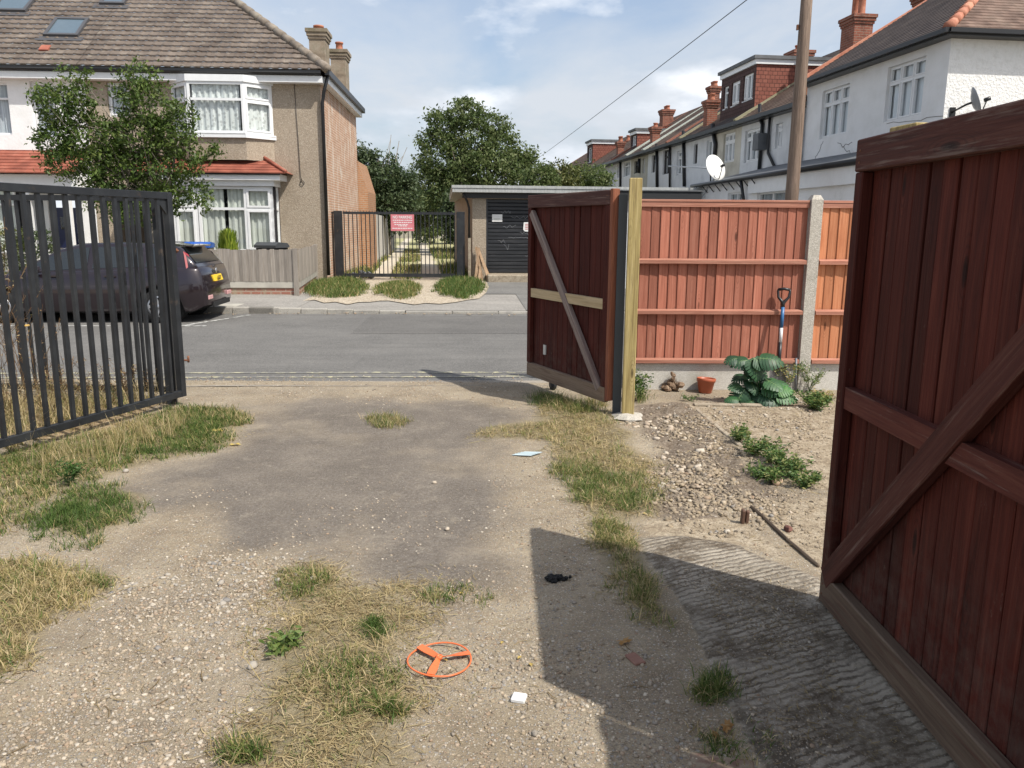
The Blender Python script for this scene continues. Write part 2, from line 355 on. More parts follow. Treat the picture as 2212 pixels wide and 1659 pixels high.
# small vectorised value noise
_perm=np.random.default_rng(3).random((256,256))
def vnoise(P, s, oct=3):
    out=0; amp=1; tot=0
    for o in range(oct):
        q=P*s*(2**o)+17.3*o; i=np.floor(q).astype(int); f=q-i; f=f*f*(3-2*f); x0=i[:,0]%256; y0=i[:,1]%256; x1=(x0+1)%256; y1=(y0+1)%256
        v=(_perm[x0,y0]*(1-f[:,0])+_perm[x1,y0]*f[:,0])*(1-f[:,1])+(_perm[x0,y1]*(1-f[:,0])+_perm[x1,y1]*f[:,0])*f[:,1]
        out=out+v*amp; tot+=amp; amp*=.5
    return out/tot
PATCH = gp([(440,880),(560,890),(515,965),(330,1010),(225,1052),(330,1105),(460,1130),(590,1200),(640,1238),(760,1205),(820,1240),(1010,1262),(1060,1190),(1095,1110),(1085,1040),(1050,975),(1060,935),(1110,885),(1000,868),(600,866)])
SLAB  = gp([(1375,1170),(1480,1165),(1600,1185),(1780,1255),(1800,1300),(2080,1640),(2120,1750),(1660,1750),(1600,1590),(1530,1450),(1490,1330),(1400,1230)])
SOIL  = gp([(1375,880),(1500,872),(1800,870),(1800,905),(1500,895),(1540,940),(1620,1010),(1700,1080),(1600,1090),(1560,1110),(1640,1170),(1500,1160),(1380,1100),(1430,1000),(1400,930)])
SANDY = [gp([(1485,872),(1810,872),(1800,1060),(1760,1055),(1590,945)]), gp([(1610,1085),(1790,1075),(1785,1245),(1765,1250)]), gp([(1385,1130),(1600,1120),(1700,1200),(1780,1250),(1600,1180),(1400,1160)])]
GRASSY= {
 'left_verge': gp([(-60,1000),(150,950),(400,880),(500,880),(535,895),(500,960),(420,985),(330,1000),(230,1040),(160,1060),(60,1120),(-60,1200)]),
 'left_clump': gp([(150,1060),(205,1040),(300,1085),(290,1130),(210,1165),(110,1165),(70,1130)]),
 'left_edge':  gp([(-60,1220),(100,1225),(200,1235),(235,1255),(180,1310),(110,1380),(50,1450),(-60,1490)]),
 'middle_strip': gp([(620,1240),(700,1235),(760,1270),(880,1262),(900,1330),(880,1420),(900,1540),(830,1570),(900,1750),(480,1750),(540,1600),(560,1450),(590,1330)]),
 'right_strip': gp([(1165,850),(1290,880),(1310,900),(1410,1000),(1430,1060),(1430,1110),(1340,1135),(1280,1110),(1220,1030),(1180,950),(1020,945),(1060,925),(1170,910)]),
 'slab_edge': gp([(1275,1130),(1350,1130),(1400,1250),(1440,1350),(1400,1350),(1320,1250)]),
}
X0,X1,Y0,Y1=-6.0,6.0,0.9,8.45; 
GSTEP=0.025
nx=int((X1-X0)/GSTEP)+1; ny=int((Y1-Y0)/GSTEP)+1
gx,gy=np.meshgrid(np.linspace(X0,X1,nx),np.linspace(Y0,Y1,ny)); GP=np.stack([gx.ravel(),gy.ravel()],1)
jit=(vnoise(GP,2.2,4)-.5)*.5
m_as=sst(sdist(GP,PATCH)+jit*1.3,-.26,.24)*(0.72+.28*sst(vnoise(GP,2.3,4),.3,.55))
m_cn=sst(sdist(GP,SLAB)+jit*.25,-.03,.05)
m_so=sst(sdist(GP,SOIL)+jit*.5,-.15,.15)
m_sa=np.max([sst(sdist(GP,p)+jit*.2,-.06,.06) for p in SANDY],0)
m_gr=np.max([sst(sdist(GP,p)+jit*.5,-.12,.12) for p in GRASSY.values()],0)
m_st=sst(vnoise(GP+5,1.1,5),.55,.72)
def height(P):
    s=vnoise(P,9,3)-.5; return s
Z=(vnoise(GP,1.0,3)-.5)*.03 + (vnoise(GP,14,3)-.5)*.012*(1-m_as)*(1-m_cn)*(1-m_sa) + m_so*(1-m_sa)*((vnoise(GP,9,5)-.4)*.085) + m_cn*.02 + m_gr*.012
Z*=sst(Y1-GP[:,1],0,.5)*.999
Zg=Z.reshape(ny,nx)
def gz(x,y):
    i=(y-Y0)/GSTEP; j=(x-X0)/GSTEP
    if i<0 or j<0 or i>=ny-1 or j>=nx-1: return 0.0
    return float(Zg[int(i),int(j)])
def gzv(P):
    i=np.clip(((P[:,1]-Y0)/GSTEP).astype(int),0,ny-1); j=np.clip(((P[:,0]-X0)/GSTEP).astype(int),0,nx-1); return Zg[i,j]
gm,t,b=newmat('yard_surface')
v=coords(t); 
A1=N(t,'ShaderNodeAttribute'); A1.attribute_name='m1'; s1=N(t,'ShaderNodeSeparateColor'); t.links.new(A1.outputs['Color'],s1.inputs[0])
A2=N(t,'ShaderNodeAttribute'); A2.attribute_name='m2'; s2=N(t,'ShaderNodeSeparateColor'); t.links.new(A2.outputs['Color'],s2.inputs[0])
nf=noise_(t,v,28,6,.7); nm=noise_(t,v,2.4,8,.6); nn=noise_(t,v,120,3,.6)
def sharp(sock, w=.12):  # ragged edge from the smooth mask
    return step_(t, math_(t,'ADD',sock,math_(t,'MULTIPLY',math_(t,'SUBTRACT',nf,.5),.9)), .5-w,.5+w)
# dirt and gravel
dirt=ramp(t,nm,[(.25,.20,.135),(.375,.31,.215),(.47,.40,.29)],.3,.7)
dirt=mixc(t,step_(t,noise_(t,v,38,7,.85),.50,.66,0,.75),dirt,(.19,.15,.105)); dirt=mixc(t,step_(t,noise_(t,v,60,6,.85),.60,.70,0,.6),dirt,(.50,.44,.34)); dirt=mixc(t,step_(t,noise_(t,v,1.1,7,.7),.50,.66,0,.55),dirt,(.19,.165,.135)); dirt=mixc(t,step_(t,noise_(t,v,5.5,8,.8),.56,.66,0,.5),dirt,(.17,.14,.10))
dirt=mixc(t,step_(t,nn,.35,.7,0,.55),dirt,(.19,.155,.115))
def stones(scale, thr, cols, base, th2=.0):
    vv=vor_(t,v,scale); sc=N(t,'ShaderNodeSeparateColor'); t.links.new(vv.outputs['Color'],sc.inputs[0])
    cut=math_(t,'MULTIPLY',sc.outputs[1],thr); inside=step_(t,math_(t,'SUBTRACT',cut,vv.outputs['Distance']),0,.06)
    col=ramp(t,sc.outputs[0],cols,0,1); return mixc(t,inside,base,col), inside, vv.outputs['Distance']
pal=[(.20,.16,.13),(.44,.36,.26),(.30,.28,.26),(.55,.47,.36),(.36,.24,.16),(.62,.56,.46),(.24,.24,.25)]
dirt,i1,d1=stones(150,.62,pal,dirt); dirt,i2,d2=stones(55,.42,pal,dirt)
# old tarmac
asp=ramp(t,nm,[(.140,.120,.100),(.180,.155,.130),(.25,.215,.175)],.3,.7); asp,i3,d3=stones(230,.6,[(.10,.09,.085),(.24,.22,.19),(.15,.14,.13),(.36,.33,.29)],asp)
asp=mixc(t,step_(t,noise_(t,v,45,6,.85),.42,.62,0,.75),asp,(.105,.088,.072)); asp=mixc(t,step_(t,noise_(t,v,7,9,.8),.54,.66,0,.6),asp,(.31,.27,.21)); asp=mixc(t,step_(t,noise_(t,v,70,5,.85),.56,.66,0,.8),asp,(.36,.33,.28)); asp=mixc(t,step_(t,nn,.6,.72,0,.5),asp,(.36,.32,.27))
# concrete slab, tamped ridges
wv=N(t,'ShaderNodeTexWave'); wv.wave_type='BANDS'; wv.bands_direction='Y'; mpw=N(t,'ShaderNodeMapping'); t.links.new(v,mpw.inputs[0]); mpw.inputs['Rotation'].default_value=(0,0,R_(-24)); t.links.new(mpw.outputs[0],wv.inputs[0]); wv.inputs['Scale'].default_value=8.6; wv.inputs['Distortion'].default_value=5; wv.inputs['Detail'].default_value=4; wv.inputs['Detail Scale'].default_value=1.6; wv.inputs['Detail Roughness'].default_value=.6
ridge=wv.outputs['Fac']
con=ramp(t,nm,[(.26,.225,.175),(.37,.325,.26),(.45,.40,.325)],.3,.7)
gr=math_(t,'MULTIPLY',step_(t,math_(t,'ADD',ridge,math_(t,'MULTIPLY',math_(t,'SUBTRACT',nf,.5),1.3)),.42,.05),step_(t,noise_(t,v,3.5,6,.7),.34,.52)); con=mixc(t,math_(t,'MULTIPLY',gr,.85),con,(.10,.08,.06))
con=mixc(t,step_(t,noise_(t,v,3.2,10,.8),.47,.58,0,.92),con,(.11,.085,.06)); con=mixc(t,step_(t,nf,.5,.62,0,.5),con,(.17,.145,.11)); con=mixc(t,math_(t,'MULTIPLY',s2.outputs[2],step_(t,nf,.38,.6)),con,(.11,.095,.075))
con=mixc(t,step_(t,nn,.62,.7,0,.7),con,(.52,.5,.46))
# soil
soi=ramp(t,nf,[(.10,.075,.055),(.20,.16,.12),(.32,.27,.21)],.3,.72); soi,i4,d4=stones(60,.5,[(.16,.12,.09),(.34,.29,.23),(.22,.17,.13),(.5,.46,.4)],soi)
san=ramp(t,noise_(t,v,9,8,.7),[(.24,.185,.125),(.40,.33,.235),(.50,.43,.33)],.3,.7); san=mixc(t,step_(t,nf,.48,.64,0,.7),san,(.20,.15,.10)); san=mixc(t,step_(t,noise_(t,v,6,9,.75),.56,.62,0,.8),san,(.17,.13,.09))
tha=ramp(t,nf,[(.12,.10,.055),(.22,.18,.10),(.33,.275,.17)],.3,.7)
col=mixc(t,sharp(s1.outputs[2],.2),dirt,soi); col=mixc(t,sharp(s2.outputs[1]),col,san); col=mixc(t,sharp(s1.outputs[0],.5),col,asp); col=mixc(t,sharp(s1.outputs[1],.1),col,con); col=mixc(t,math_(t,'MULTIPLY',sharp(s2.outputs[0],.3),.75),col,tha)
t.links.new(col,b.inputs['Base Color']); b.inputs['Roughness'].default_value=.95; b.inputs['Specular IOR Level'].default_value=.1
hd=math_(t,'ADD',math_(t,'MULTIPLY',i1,.35),math_(t,'MULTIPLY',i2,1.0)); hd=math_(t,'MULTIPLY',hd,math_(t,'SUBTRACT',1.0,s1.outputs[0],clamp=True)); hd=math_(t,'MULTIPLY',hd,math_(t,'SUBTRACT',1.0,s1.outputs[1],clamp=True))
hh=math_(t,'ADD',hd,math_(t,'MULTIPLY',math_(t,'MULTIPLY',ridge,s1.outputs[1]),.75)); hh=math_(t,'ADD',hh,math_(t,'MULTIPLY',nf,1.3)); hh=math_(t,'ADD',hh,math_(t,'MULTIPLY',nn,.5))
bump_(t,b,math_(t,'ADD',hh,math_(t,'MULTIPLY',noise_(t,v,50,6,.8),1.2)),1.0,.007)
me=bpy.data.meshes.new('ground'); idx=np.arange(nx*ny).reshape(ny,nx); Fq=np.stack([idx[:-1,:-1],idx[:-1,1:],idx[1:,1:],idx[1:,:-1]],-1).reshape(-1,4)
me.vertices.add(nx*ny); me.vertices.foreach_set('co',np.concatenate([GP,Z[:,None]],1).astype(np.float32).ravel()); m=len(Fq)
me.loops.add(m*4); me.loops.foreach_set('vertex_index',Fq.astype(np.int32).ravel()); me.polygons.add(m); me.polygons.foreach_set('loop_start',np.arange(m,dtype=np.int32)*4); me.polygons.foreach_set('loop_total',np.full(m,4,np.int32)); me.polygons.foreach_set('use_smooth',np.ones(m,bool)); me.update(calc_edges=True)
one=np.ones(nx*ny)
for nm_,arr in (('m1',(m_as,m_cn,m_so,one)),('m2',(m_gr,m_sa,m_st,one))):
    a=me.attributes.new(nm_,'FLOAT_COLOR','POINT'); a.data.foreach_set('color',np.stack(arr,1).astype(np.float32).ravel())
me.materials.append(gm); tag(link('ground',me),kind='structure')
# far sheet to the horizon, under everything
M_far=pm('waste_ground',[(.16,.15,.09),(.24,.21,.14),(.30,.27,.19)],.4,bump=.3,bdist=.03)
mb=MB(); mb.quad((-900,-300,-.12),(900,-300,-.12),(900,1500,-.12),(-900,1500,-.12)); tag(mb.build('terrain',M_far),kind='structure')
M_yb=pm('yard_dirt',[(.25,.20,.145),(.37,.305,.225),(.42,.36,.27)],3,bump=.6,bdist=.01)
mb=MB(); mb.box(-14,-6,-6,8.3,-.1,-.004); mb.box(6,14,-6,8.3,-.1,-.004); mb.box(-6,6,-6,.9,-.1,-.004); tag(mb.build('yard_soil',M_yb),kind='structure')

# ---------------------------------------------------------------- street
ST=Frame(0,0,3.0)   # street frame: local x along the road, local y away from us
def tarmac(name, cols, agg, patch=True, var=.5):
    m,t,b=newmat(name); v=coords(t); n=noise_(t,v,.9,8,.62); col=ramp(t,n,cols,.3,.7)
    vv=vor_(t,v,agg); sc=N(t,'ShaderNodeSeparateColor'); t.links.new(vv.outputs['Color'],sc.inputs[0]); col=mixc(t,step_(t,sc.outputs[0],.5,1,0,var),col,tuple(min(1,x*1.9) for x in cols[1])); col=mixc(t,step_(t,sc.outputs[1],.6,1,0,var),col,tuple(x*.5 for x in cols[1]))
    ns=noise_(t,coords(t,'Object',(.25,3,1)),1.4,6,.6); col=mixc(t,step_(t,ns,.45,.7,0,.45),col,cols[0])
    # cracks
    cr_=vor_(t,v,.55,'DISTANCE_TO_EDGE'); ds=N(t,'ShaderNodeVectorMath'); 
    w=math_(t,'ADD',cr_.outputs['Distance'],math_(t,'MULTIPLY',math_(t,'SUBTRACT',noise_(t,v,6,5,.7),.5),.05)); col=mixc(t,step_(t,w,.008,.0,0,.12),col,(.05,.05,.05))
    t.links.new(col,b.inputs['Base Color']); b.inputs['Roughness'].default_value=.9; b.inputs['Specular IOR Level'].default_value=.25; bump_(t,b,vv.outputs['Distance'],.5,.006); return m
M_road=tarmac('road_tarmac',[(.112,.108,.101),(.140,.135,.126),(.172,.165,.152)],85)
M_pave=tarmac('pavement_tarmac',[(.21,.195,.175),(.26,.245,.22),(.30,.28,.25)],60)
M_slab=pm('paving_slab',[(.30,.285,.25),(.38,.36,.31),(.44,.42,.36)],3,tint=.22,bump=.3,rough=.9)
M_kerb=pm('kerb_stone',[(.26,.245,.22),(.34,.32,.28),(.38,.36,.31)],5,tint=.12,rough=.9,speck=((.15,.14,.12),60,.62))
def sheet(name, mat, x0,x1,y0,y1,z, kind='structure', cell=None, fr=ST):
    mb=MB(); a=[fr.w(x0,y0,z),fr.w(x1,y0,z),fr.w(x1,y1,z),fr.w(x0,y1,z)]; mb.quad(*a); o=mb.build(name,mat,fix=False); 
    if kind: o['kind']=kind
    return o
NEAR=8.38; KERB=15.55; PEND=19.6
# near pavement (crossover, tatty edge)
mb=MB(); 
xs=np.linspace(-30,40,281)
vs=[];fs=[]
for i,x in enumerate(xs):
    e=(vnoise(np.array([[x*1.0,2.]]),1.2,4)[0]-.5)*.22
    vs+= [ST.w(x,8.26+e*.6,.003),ST.w(x,8.66+e*.5,-.019)]
for i in range(len(xs)-1): fs.append((2*i,2*i+2,2*i+3,2*i+1))
M_edgep=tarmac('gritty_edge',[(.19,.165,.135),(.25,.22,.18),(.33,.29,.235)],50)
mb.add(vs,fs); tag(mb.build('near_pavement',M_edgep,fix=False),kind='structure')
sheet('road',M_road,-120,140,8.2,KERB+.05,-.022)
M_yel=pm('road_paint',[(.46,.43,.26),(.58,.54,.34)],8,bump=.1,dirt=((.17,.165,.155),11,.36,.52))
M_wht=pm('road_paint_white',[(.50,.50,.47),(.62,.62,.58)],8,bump=.1,dirt=((.17,.165,.155),9,.45,.58))
mb=MB()
yA=9.13; yB=8.86
for yy in (yA,yB): mb.add([ST.w(-60,yy,-.017),ST.w(60,yy,-.017),ST.w(60,yy+.075,-.017),ST.w(-60,yy+.075,-.017)],[(0,1,2,3)])
tag(mb.build('road_marking',M_yel,fix=False),kind='structure')
mb=MB()
for x in np.arange(-30,-4.2,1.55):
    mb.add([ST.w(x,13.55,-.017),ST.w(x+.75,13.55,-.017),ST.w(x+.75,13.63,-.017),ST.w(x,13.63,-.017)],[(0,1,2,3)])
mb.add([ST.w(-4.9,13.6,-.017),ST.w(-4.82,13.6,-.017),ST.w(-4.15,15.3,-.017),ST.w(-4.23,15.3,-.017)],[(0,1,2,3)])
tag(mb.build('bay_marking',M_wht,fix=False),kind='structure')
M_pk=tarmac('patch_tarmac',[(.135,.13,.122),(.165,.16,.148),(.20,.193,.178)],70)
# gully seam along the near edge
0 and sheet('road_seam',tarmac('seam_tarmac',[(.10,.097,.09),(.125,.12,.11),(.15,.145,.13)],60),-60,60,8.66,8.72,-.018)
# far side: raised pavement left of the alley, dropped at the alley and the garages
KX=G(705,660).x+.1
def pav(name,x0,x1,z,mat=M_pave):
    mb=MB(); mb.quad(ST.w(x0,KERB+.13,z),ST.w(x1,KERB+.13,z),ST.w(x1,PEND,z),ST.w(x0,PEND,z)); tag(mb.build(name,mat,fix=False),kind='structure')
pav('pavement',-60,-4.3,.095)
mb=MB(); mb.quad(ST.w(-4.31,KERB+.13,.094),ST.w(-3.5,KERB+.13,.033),ST.w(-3.5,PEND,.033),ST.w(-4.31,PEND,.094)); tag(mb.build('pavement_ramp',M_pave,fix=False),kind='structure')
pav('crossover',-4.3,1.1,.028); 
pav('garage_forecourt_edge',1.1,60,.036,M_pk)
# paving slabs row by row in the pavement
mb=MB()
rr=random.Random(4)
for r in range(3):
    x=-30+rr.random()*.4
    while x<-4.45:
        w=rr.choice([.6,.75,.9]); y0=KERB+.14+r*.62
        if rr.random()<(.8 if r==0 else .5) and x+w<-4.35: mb.T=Matrix.Rotation(R_(3),4,'Z'); mb.box(x+.006,x+w-.006,y0,y0+.61,.05,.099+rr.random()*.004)
        x+=w
tag(mb.build('paving_slabs',M_slab),kind='structure')
mb=MB(); mb.T=Matrix.Rotation(R_(3),4,'Z')
x=-40
while x<-4.35:
    mb.box(x,x+.9,KERB,KERB+.125,-.1,.098,bev=.012); x+=.908
for i in range(6):   # dropping kerb that curves back towards the alley
    z=.098-.012*i; mb.box(-4.28+i*.5,-4.28+i*.5+.49,KERB,KERB+.125,-.1,max(.02,z-.0),bev=.01)
x=-1.27
while x<40:
    if x>-1.4 or x<0: mb.box(x,x+.9,KERB,KERB+.125,-.1,.022,bev=.008)
    x+=.908
tag(mb.build('kerb',M_kerb),kind='structure')
# kerb line that returns along the pavement edge
pc=[G(680,672,.09),G(700,666,.09),G(720,655,.09),G(735,648,.09),G(738,640,.09)]
mb=MB()
for a,c in zip(pc[:-1],pc[1:]): mb.beam(a,c,.12,.1,bev=.01)
0
# alley ground, gravel mouth
M_grav=pebble_mat('pale_gravel',[(.35,.29,.2),(.55,.48,.36),(.45,.38,.28),(.62,.56,.45),(.3,.24,.18)],28,(.25,.2,.15),.012)
AL=Frame(-2.55,18.2,6.7)  # alley frame: y runs up the alley (about 7.5 deg left)
def ally_mat():
    m,t,b=newmat('alley_ground'); v=coords(t); x=N(t,'ShaderNodeSeparateXYZ'); t.links.new(v,x.inputs[0])
    g=ramp(t,noise_(t,v,2,8,.7),[(.20,.21,.08),(.34,.32,.15),(.48,.43,.25)],.3,.7); d=ramp(t,noise_(t,v,5,8,.7),[(.38,.32,.24),(.50,.44,.34),(.56,.50,.40)],.3,.7)
    xx=math_(t,'ADD',x.outputs[0],math_(t,'MULTIPLY',math_(t,'SUBTRACT',noise_(t,v,.5,5,.6),.5),1.3))
    w=math_(t,'ABSOLUTE',math_(t,'SUBTRACT',math_(t,'ABSOLUTE',xx),.85)); f=step_(t,w,.28,.45,1,0)
    t.links.new(mixc(t,f,g,d),b.inputs['Base Color']); b.inputs['Roughness'].default_value=.95; bump_(t,b,noise_(t,v,30,5),.7,.02); return m
mb=MB(); vs=[];fs=[]
for i in range(41):
    y=i*2.2-.0
    for x in (-4.0,-2,0,2,4.0): vs.append((x,y,.03+(i>2)*min(1.0,(i-2)*.035)*.0+.02*math.sin(i*1.7+x)))
for i in range(40):
    for j in range(4): fs.append((i*5+j,i*5+j+1,i*5+6+j,i*5+5+j))
mb.add(vs,fs); o=mb.build('alley_track',ally_mat(),fix=False,loc=AL.w(0,5.6,.0),rotz=6.7); tag(o,kind='structure')
gpoly=[G(x_,y_+random.uniform(-1.6,1.6),.03) for x_,y_ in [(640,646),(655,652),(680,650),(700,655),(725,652),(750,658),(775,654),(800,653),(820,650),(840,652),(870,655),(895,658),(920,655),(950,657),(985,654),(1010,650),(1035,645),(1050,634),(1056,620),(1050,606),(1000,599),(850,597),(730,600),(700,612),(665,630)]]
mb=MB(); mb.add([(p.x,p.y,.045) for p in gpoly],[tuple(range(len(gpoly)))]); tag(mb.build('gravel_drive',M_grav,fix=False),kind='structure')
sheet('forecourt',M_pk,-.9,22,PEND-.02,25.6,.040)
sheet('front_garden',M_grav,-26,-4.6,PEND-.02,25.6,.1)
sheet('far_garden',M_far,3.5,40,24.5,90,.05)

# ---------------------------------------------------------------- blades, weeds, stones
def ptsin(poly, n, seed, edge=.0, jitter=.06):
    r=np.random.default_rng(seed); lo=poly.min(0)-jitter*2; hi=poly.max(0)+jitter*2; out=[]; c=0
    while c<n:
        P=r.random((n*3,2))*(hi-lo)+lo; d=sdist(P,poly); d=d+(vnoise(P,3.0,3)-.5)*.45*min(1,edge+.6)
        k=r.random(len(P))<sst(d,-jitter,jitter*2.5); P=P[k]; out.append(P); c+=len(P)
        if len(out)>60: break
    return np.concatenate(out)[:n]
def blades(P, z, hmin, hmax, wid, seed, lean=.5, tlo=0., thi=1., curl=.5, dirb=None):
    """returns verts, faces(quads), tints: each blade two quads"""
    r=np.random.default_rng(seed); n=len(P); h=hmin+(hmax-hmin)*r.random(n)**1.7; a=r.random(n)*2*np.pi
    if dirb is not None: a=dirb+ (r.random(n)-.5)*1.2
    l=lean*(.3+r.random(n)); d=np.stack([np.cos(a),np.sin(a)],1); s=np.stack([-d[:,1],d[:,0]],1)
    tw=r.random(n)*np.pi; s=s*np.cos(tw)[:,None]+d*np.sin(tw)[:,None]*.6; w=wid*(.6+.8*r.random(n))
    b0=np.concatenate([P,z[:,None]],1)
    def pt(k,ww):
        hor=d*(l*h*k**(1+curl))[:,None]; zz=h*k*np.sqrt(np.clip(1-(l*k*.75)**2,.1,1)); c=b0.copy(); c[:,:2]+=hor; c[:,2]+=zz-.004
        L=c.copy(); R=c.copy(); L[:,:2]-=s*(w*ww/2)[:,None]; R[:,:2]+=s*(w*ww/2)[:,None]; return L,R
    rows=[pt(0,1.),pt(.5,.85),pt(1.,.12)]
    Vv=np.stack([q for p in rows for q in p],1).reshape(-1,3); base=(np.arange(n)*6)[:,None]
    F=np.concatenate([base+np.array([[0,1,3,2]]),base+np.array([[2,3,5,4]])],0); tt=tlo+(thi-tlo)*r.random(n); return Vv,F,np.concatenate([tt,tt])
def joinm(parts):
    V_=[];F_=[];T_=[];o=0
    for v_,f_,t_ in parts: V_.append(v_);F_.append(f_+o);T_.append(t_);o+=len(v_)
    return np.concatenate(V_),np.concatenate(F_),np.concatenate(T_)
M_grass=leaf_mat('grass_blades',[(.045,.085,.016),(.085,.145,.032),(.17,.205,.055),(.33,.27,.11),(.50,.39,.20),(.58,.48,.29)],.6,.35,.25)
def grass(name, poly, n, h, w, seed, green, edge=.0, **kw):
    """green: list of (share, tint lo, tint hi)"""
    P=ptsin(poly,n,seed,edge,kw.pop('jitter',.06)); r=np.random.default_rng(seed+1); parts=[]; z=gzv(P)
    # clumping: pull blades to tuft centres
    C=P[r.integers(0,len(P),max(4,n//45))]; k=r.integers(0,len(C),len(P)); m=r.random(len(P))<.6
    P=P.copy(); P[m]=C[k[m]]+r.normal(0,.022,(m.sum(),2)); z=gzv(P)
    q=vnoise(P,1.6,3); order=q+ (r.random(len(P))-.5)*.9; order=order.argsort(); s=0
    for sh,a,b_ in green:
        e=s+int(sh*len(P)); ii=order[s:e]; s=e
        parts.append(blades(P[ii],z[ii],h[0],h[1],w,seed+s,tlo=a,thi=b_,**kw))
    v_,f_,t_=joinm(parts); return tag(mesh_np(name,v_,f_,M_grass,t_),kind='stuff')
gd=[(.55,.0,.42),(.25,.3,.7),(.2,.6,1.)]; dry=[(.25,.15,.5),(.35,.5,.85),(.4,.7,1.)]; mix_=[(.4,.05,.5),(.3,.35,.75),(.3,.65,1.)]
grass('verge_grass',GRASSY['left_verge'],15000,(.018,.085),.0055,11,gd,lean=.9)
grass('verge_grass',gp([(60,1010),(380,915),(410,925),(330,985),(100,1050)]),900,(.10,.26),.0035,12,[(.3,.3,.6),(.7,.6,1.)],lean=.5)
grass('verge_grass',gp([(395,890),(470,885),(530,900),(505,955),(440,985),(340,990),(380,930)]),5200,(.015,.06),.0055,29,[(.95,.0,.42),(.05,.6,1.)],lean=.9)
grass('clump_grass',GRASSY['left_clump'],4200,(.02,.08),.0045,13,[(.85,.0,.35),(.15,.3,.9)],lean=1.0)
grass('edge_grass',GRASSY['left_edge'],5200,(.015,.085),.0042,14,dry,lean=1.1)
grass('strip_grass',GRASSY['middle_strip'],4300,(.008,.038),.0030,15,[(.2,.1,.45),(.35,.35,.7),(.45,.65,.95)],lean=1.2)
grass('strip_grass',GRASSY['middle_strip'],260,(.05,.15),.0026,16,[(1.,.7,1.)],lean=1.6,curl=.2)
grass('gate_grass',GRASSY['right_strip'],7000,(.012,.085),.0042,17,[(.22,.1,.45),(.28,.4,.75),(.5,.7,1.)],lean=1.2)
grass('gate_grass',gp([(1180,1010),(1240,1000),(1400,1040),(1425,1090),(1330,1120),(1250,1080)]),3000,(.03,.1),.0042,18,[(.8,.05,.45),(.2,.3,.9)],lean=1.0)
grass('slab_grass',GRASSY['slab_edge'],2600,(.015,.07),.0036,19,mix_,lean=1.0)
k=0
for nm_,(cx,cy,rx,ry,n,h,gg) in {'a':(840,910,48,16,1300,(.03,.10),mix_),'b':(1520,1495,70,30,1100,(.015,.085),[(.8,.05,.5),(.2,.5,1)]),'c':(945,1285,34,14,420,(.02,.06),gd),'d':(655,1262,40,20,700,(.02,.08),gd),'e':(1310,1145,30,18,500,(.02,.08),gd),
      'f':(1390,1275,40,40,800,(.02,.07),mix_),'g':(845,1545,40,22,500,(.02,.08),gd),'h':(560,1640,45,25,700,(.02,.09),gd),'i':(1585,1610,40,48,500,(.01,.05),gd),'j':(205,1253,34,14,500,(.02,.06),gd),'l':(1180,868,34,14,700,(.03,.14),[(1.,.0,.35)]),
      'm':(1250,880,60,18,1500,(.04,.16),mix_),'n':(805,1365,32,22,500,(.02,.06),[(1.,.05,.35)]),'o':(1040,1290,20,14,160,(.015,.04),gd),'p':(160,1150,110,50,900,(.03,.08),[(.9,.0,.35),(.1,.5,.9)]),'q':(740,1480,120,90,1500,(.015,.06),gd),'r':(1385,850,22,30,500,(.03,.16),gd)}.items():
    k+=1; po=gp([(cx+rx*math.cos(a),cy+ry*math.sin(a)) for a in np.linspace(0,2*math.pi,12)[:-1]])
    grass('grass_tuft',po,n,h,.004,40+k*3,gg,lean=1.0,jitter=.03)
# flattened dead straw and twigs lying on the ground
M_thatch=leaf_mat('flattened_straw',[(.13,.09,.045),(.24,.18,.09),(.35,.27,.14),(.46,.37,.21),(.20,.19,.075)],.8,.15,.15)
def thatch(name,poly,n,l0,l1,w,seed,edge=.3,lo=0,hi=1):
    P=ptsin(poly,n,seed,edge,.10); r=np.random.default_rng(seed+2); n=len(P); q=vnoise(P,2.2,4); k=r.random(n)<sst(q,.25,.6)+.15; P=P[k]; n=len(P); a=r.random(n)*6.283; L=l0+(l1-l0)*r.random(n)**2; z=gzv(P)+.002+.012*r.random(n)**2; d=np.stack([np.cos(a),np.sin(a),(r.random(n)-.35)*.22],1); s=np.stack([-np.sin(a),np.cos(a),(r.random(n)-.5)*.6],1)*(w*(.5+r.random(n)))[:,None]/2; c=np.concatenate([P,z[:,None]],1); bow=s*0; bow[:,:2]=np.stack([-np.sin(a),np.cos(a)],1)*((r.random(n)-.5)*.35*L)[:,None]
    A=c-d*L[:,None]/2; B=c+bow; C=c+d*L[:,None]/2; V_=np.stack([A-s,A+s,B+s,B-s,C+s*.4,C-s*.4],1).reshape(-1,3); b0=(np.arange(n)*6)[:,None]; F_=np.concatenate([b0+np.array([[0,1,2,3]]),b0+np.array([[3,2,4,5]])]); t_=lo+(hi-lo)*r.random(n); tag(mesh_np(name,V_,F_,M_thatch,np.concatenate([t_,t_])),kind='stuff')
thatch('dead_straw',GRASSY['middle_strip'],9000,.015,.11,.0026,500); thatch('dead_straw',GRASSY['left_edge'],4200,.02,.16,.003,501); thatch('dead_straw',GRASSY['right_strip'],7000,.02,.14,.0036,502); thatch('dead_straw',GRASSY['left_verge'],6000,.02,.12,.004,503); thatch('dead_straw',GRASSY['slab_edge'],1600,.01,.07,.003,504)
thatch('dead_straw',gp([(560,1240),(940,1240),(1000,1450),(950,1700),(440,1700)]),2600,.01,.06,.0022,505,.9)
thatch('dead_straw',gp([(1380,900),(1800,880),(1780,1240),(1500,1170),(1400,1130)]),1500,.01,.09,.0035,506,.4,0,.6)
stones_np_late=1
thatch('dead_straw',gp([(1380,1180),(1760,1290),(2060,1680),(1620,1680),(1480,1380)]),1300,.008,.05,.0022,507,.4,0,.5)
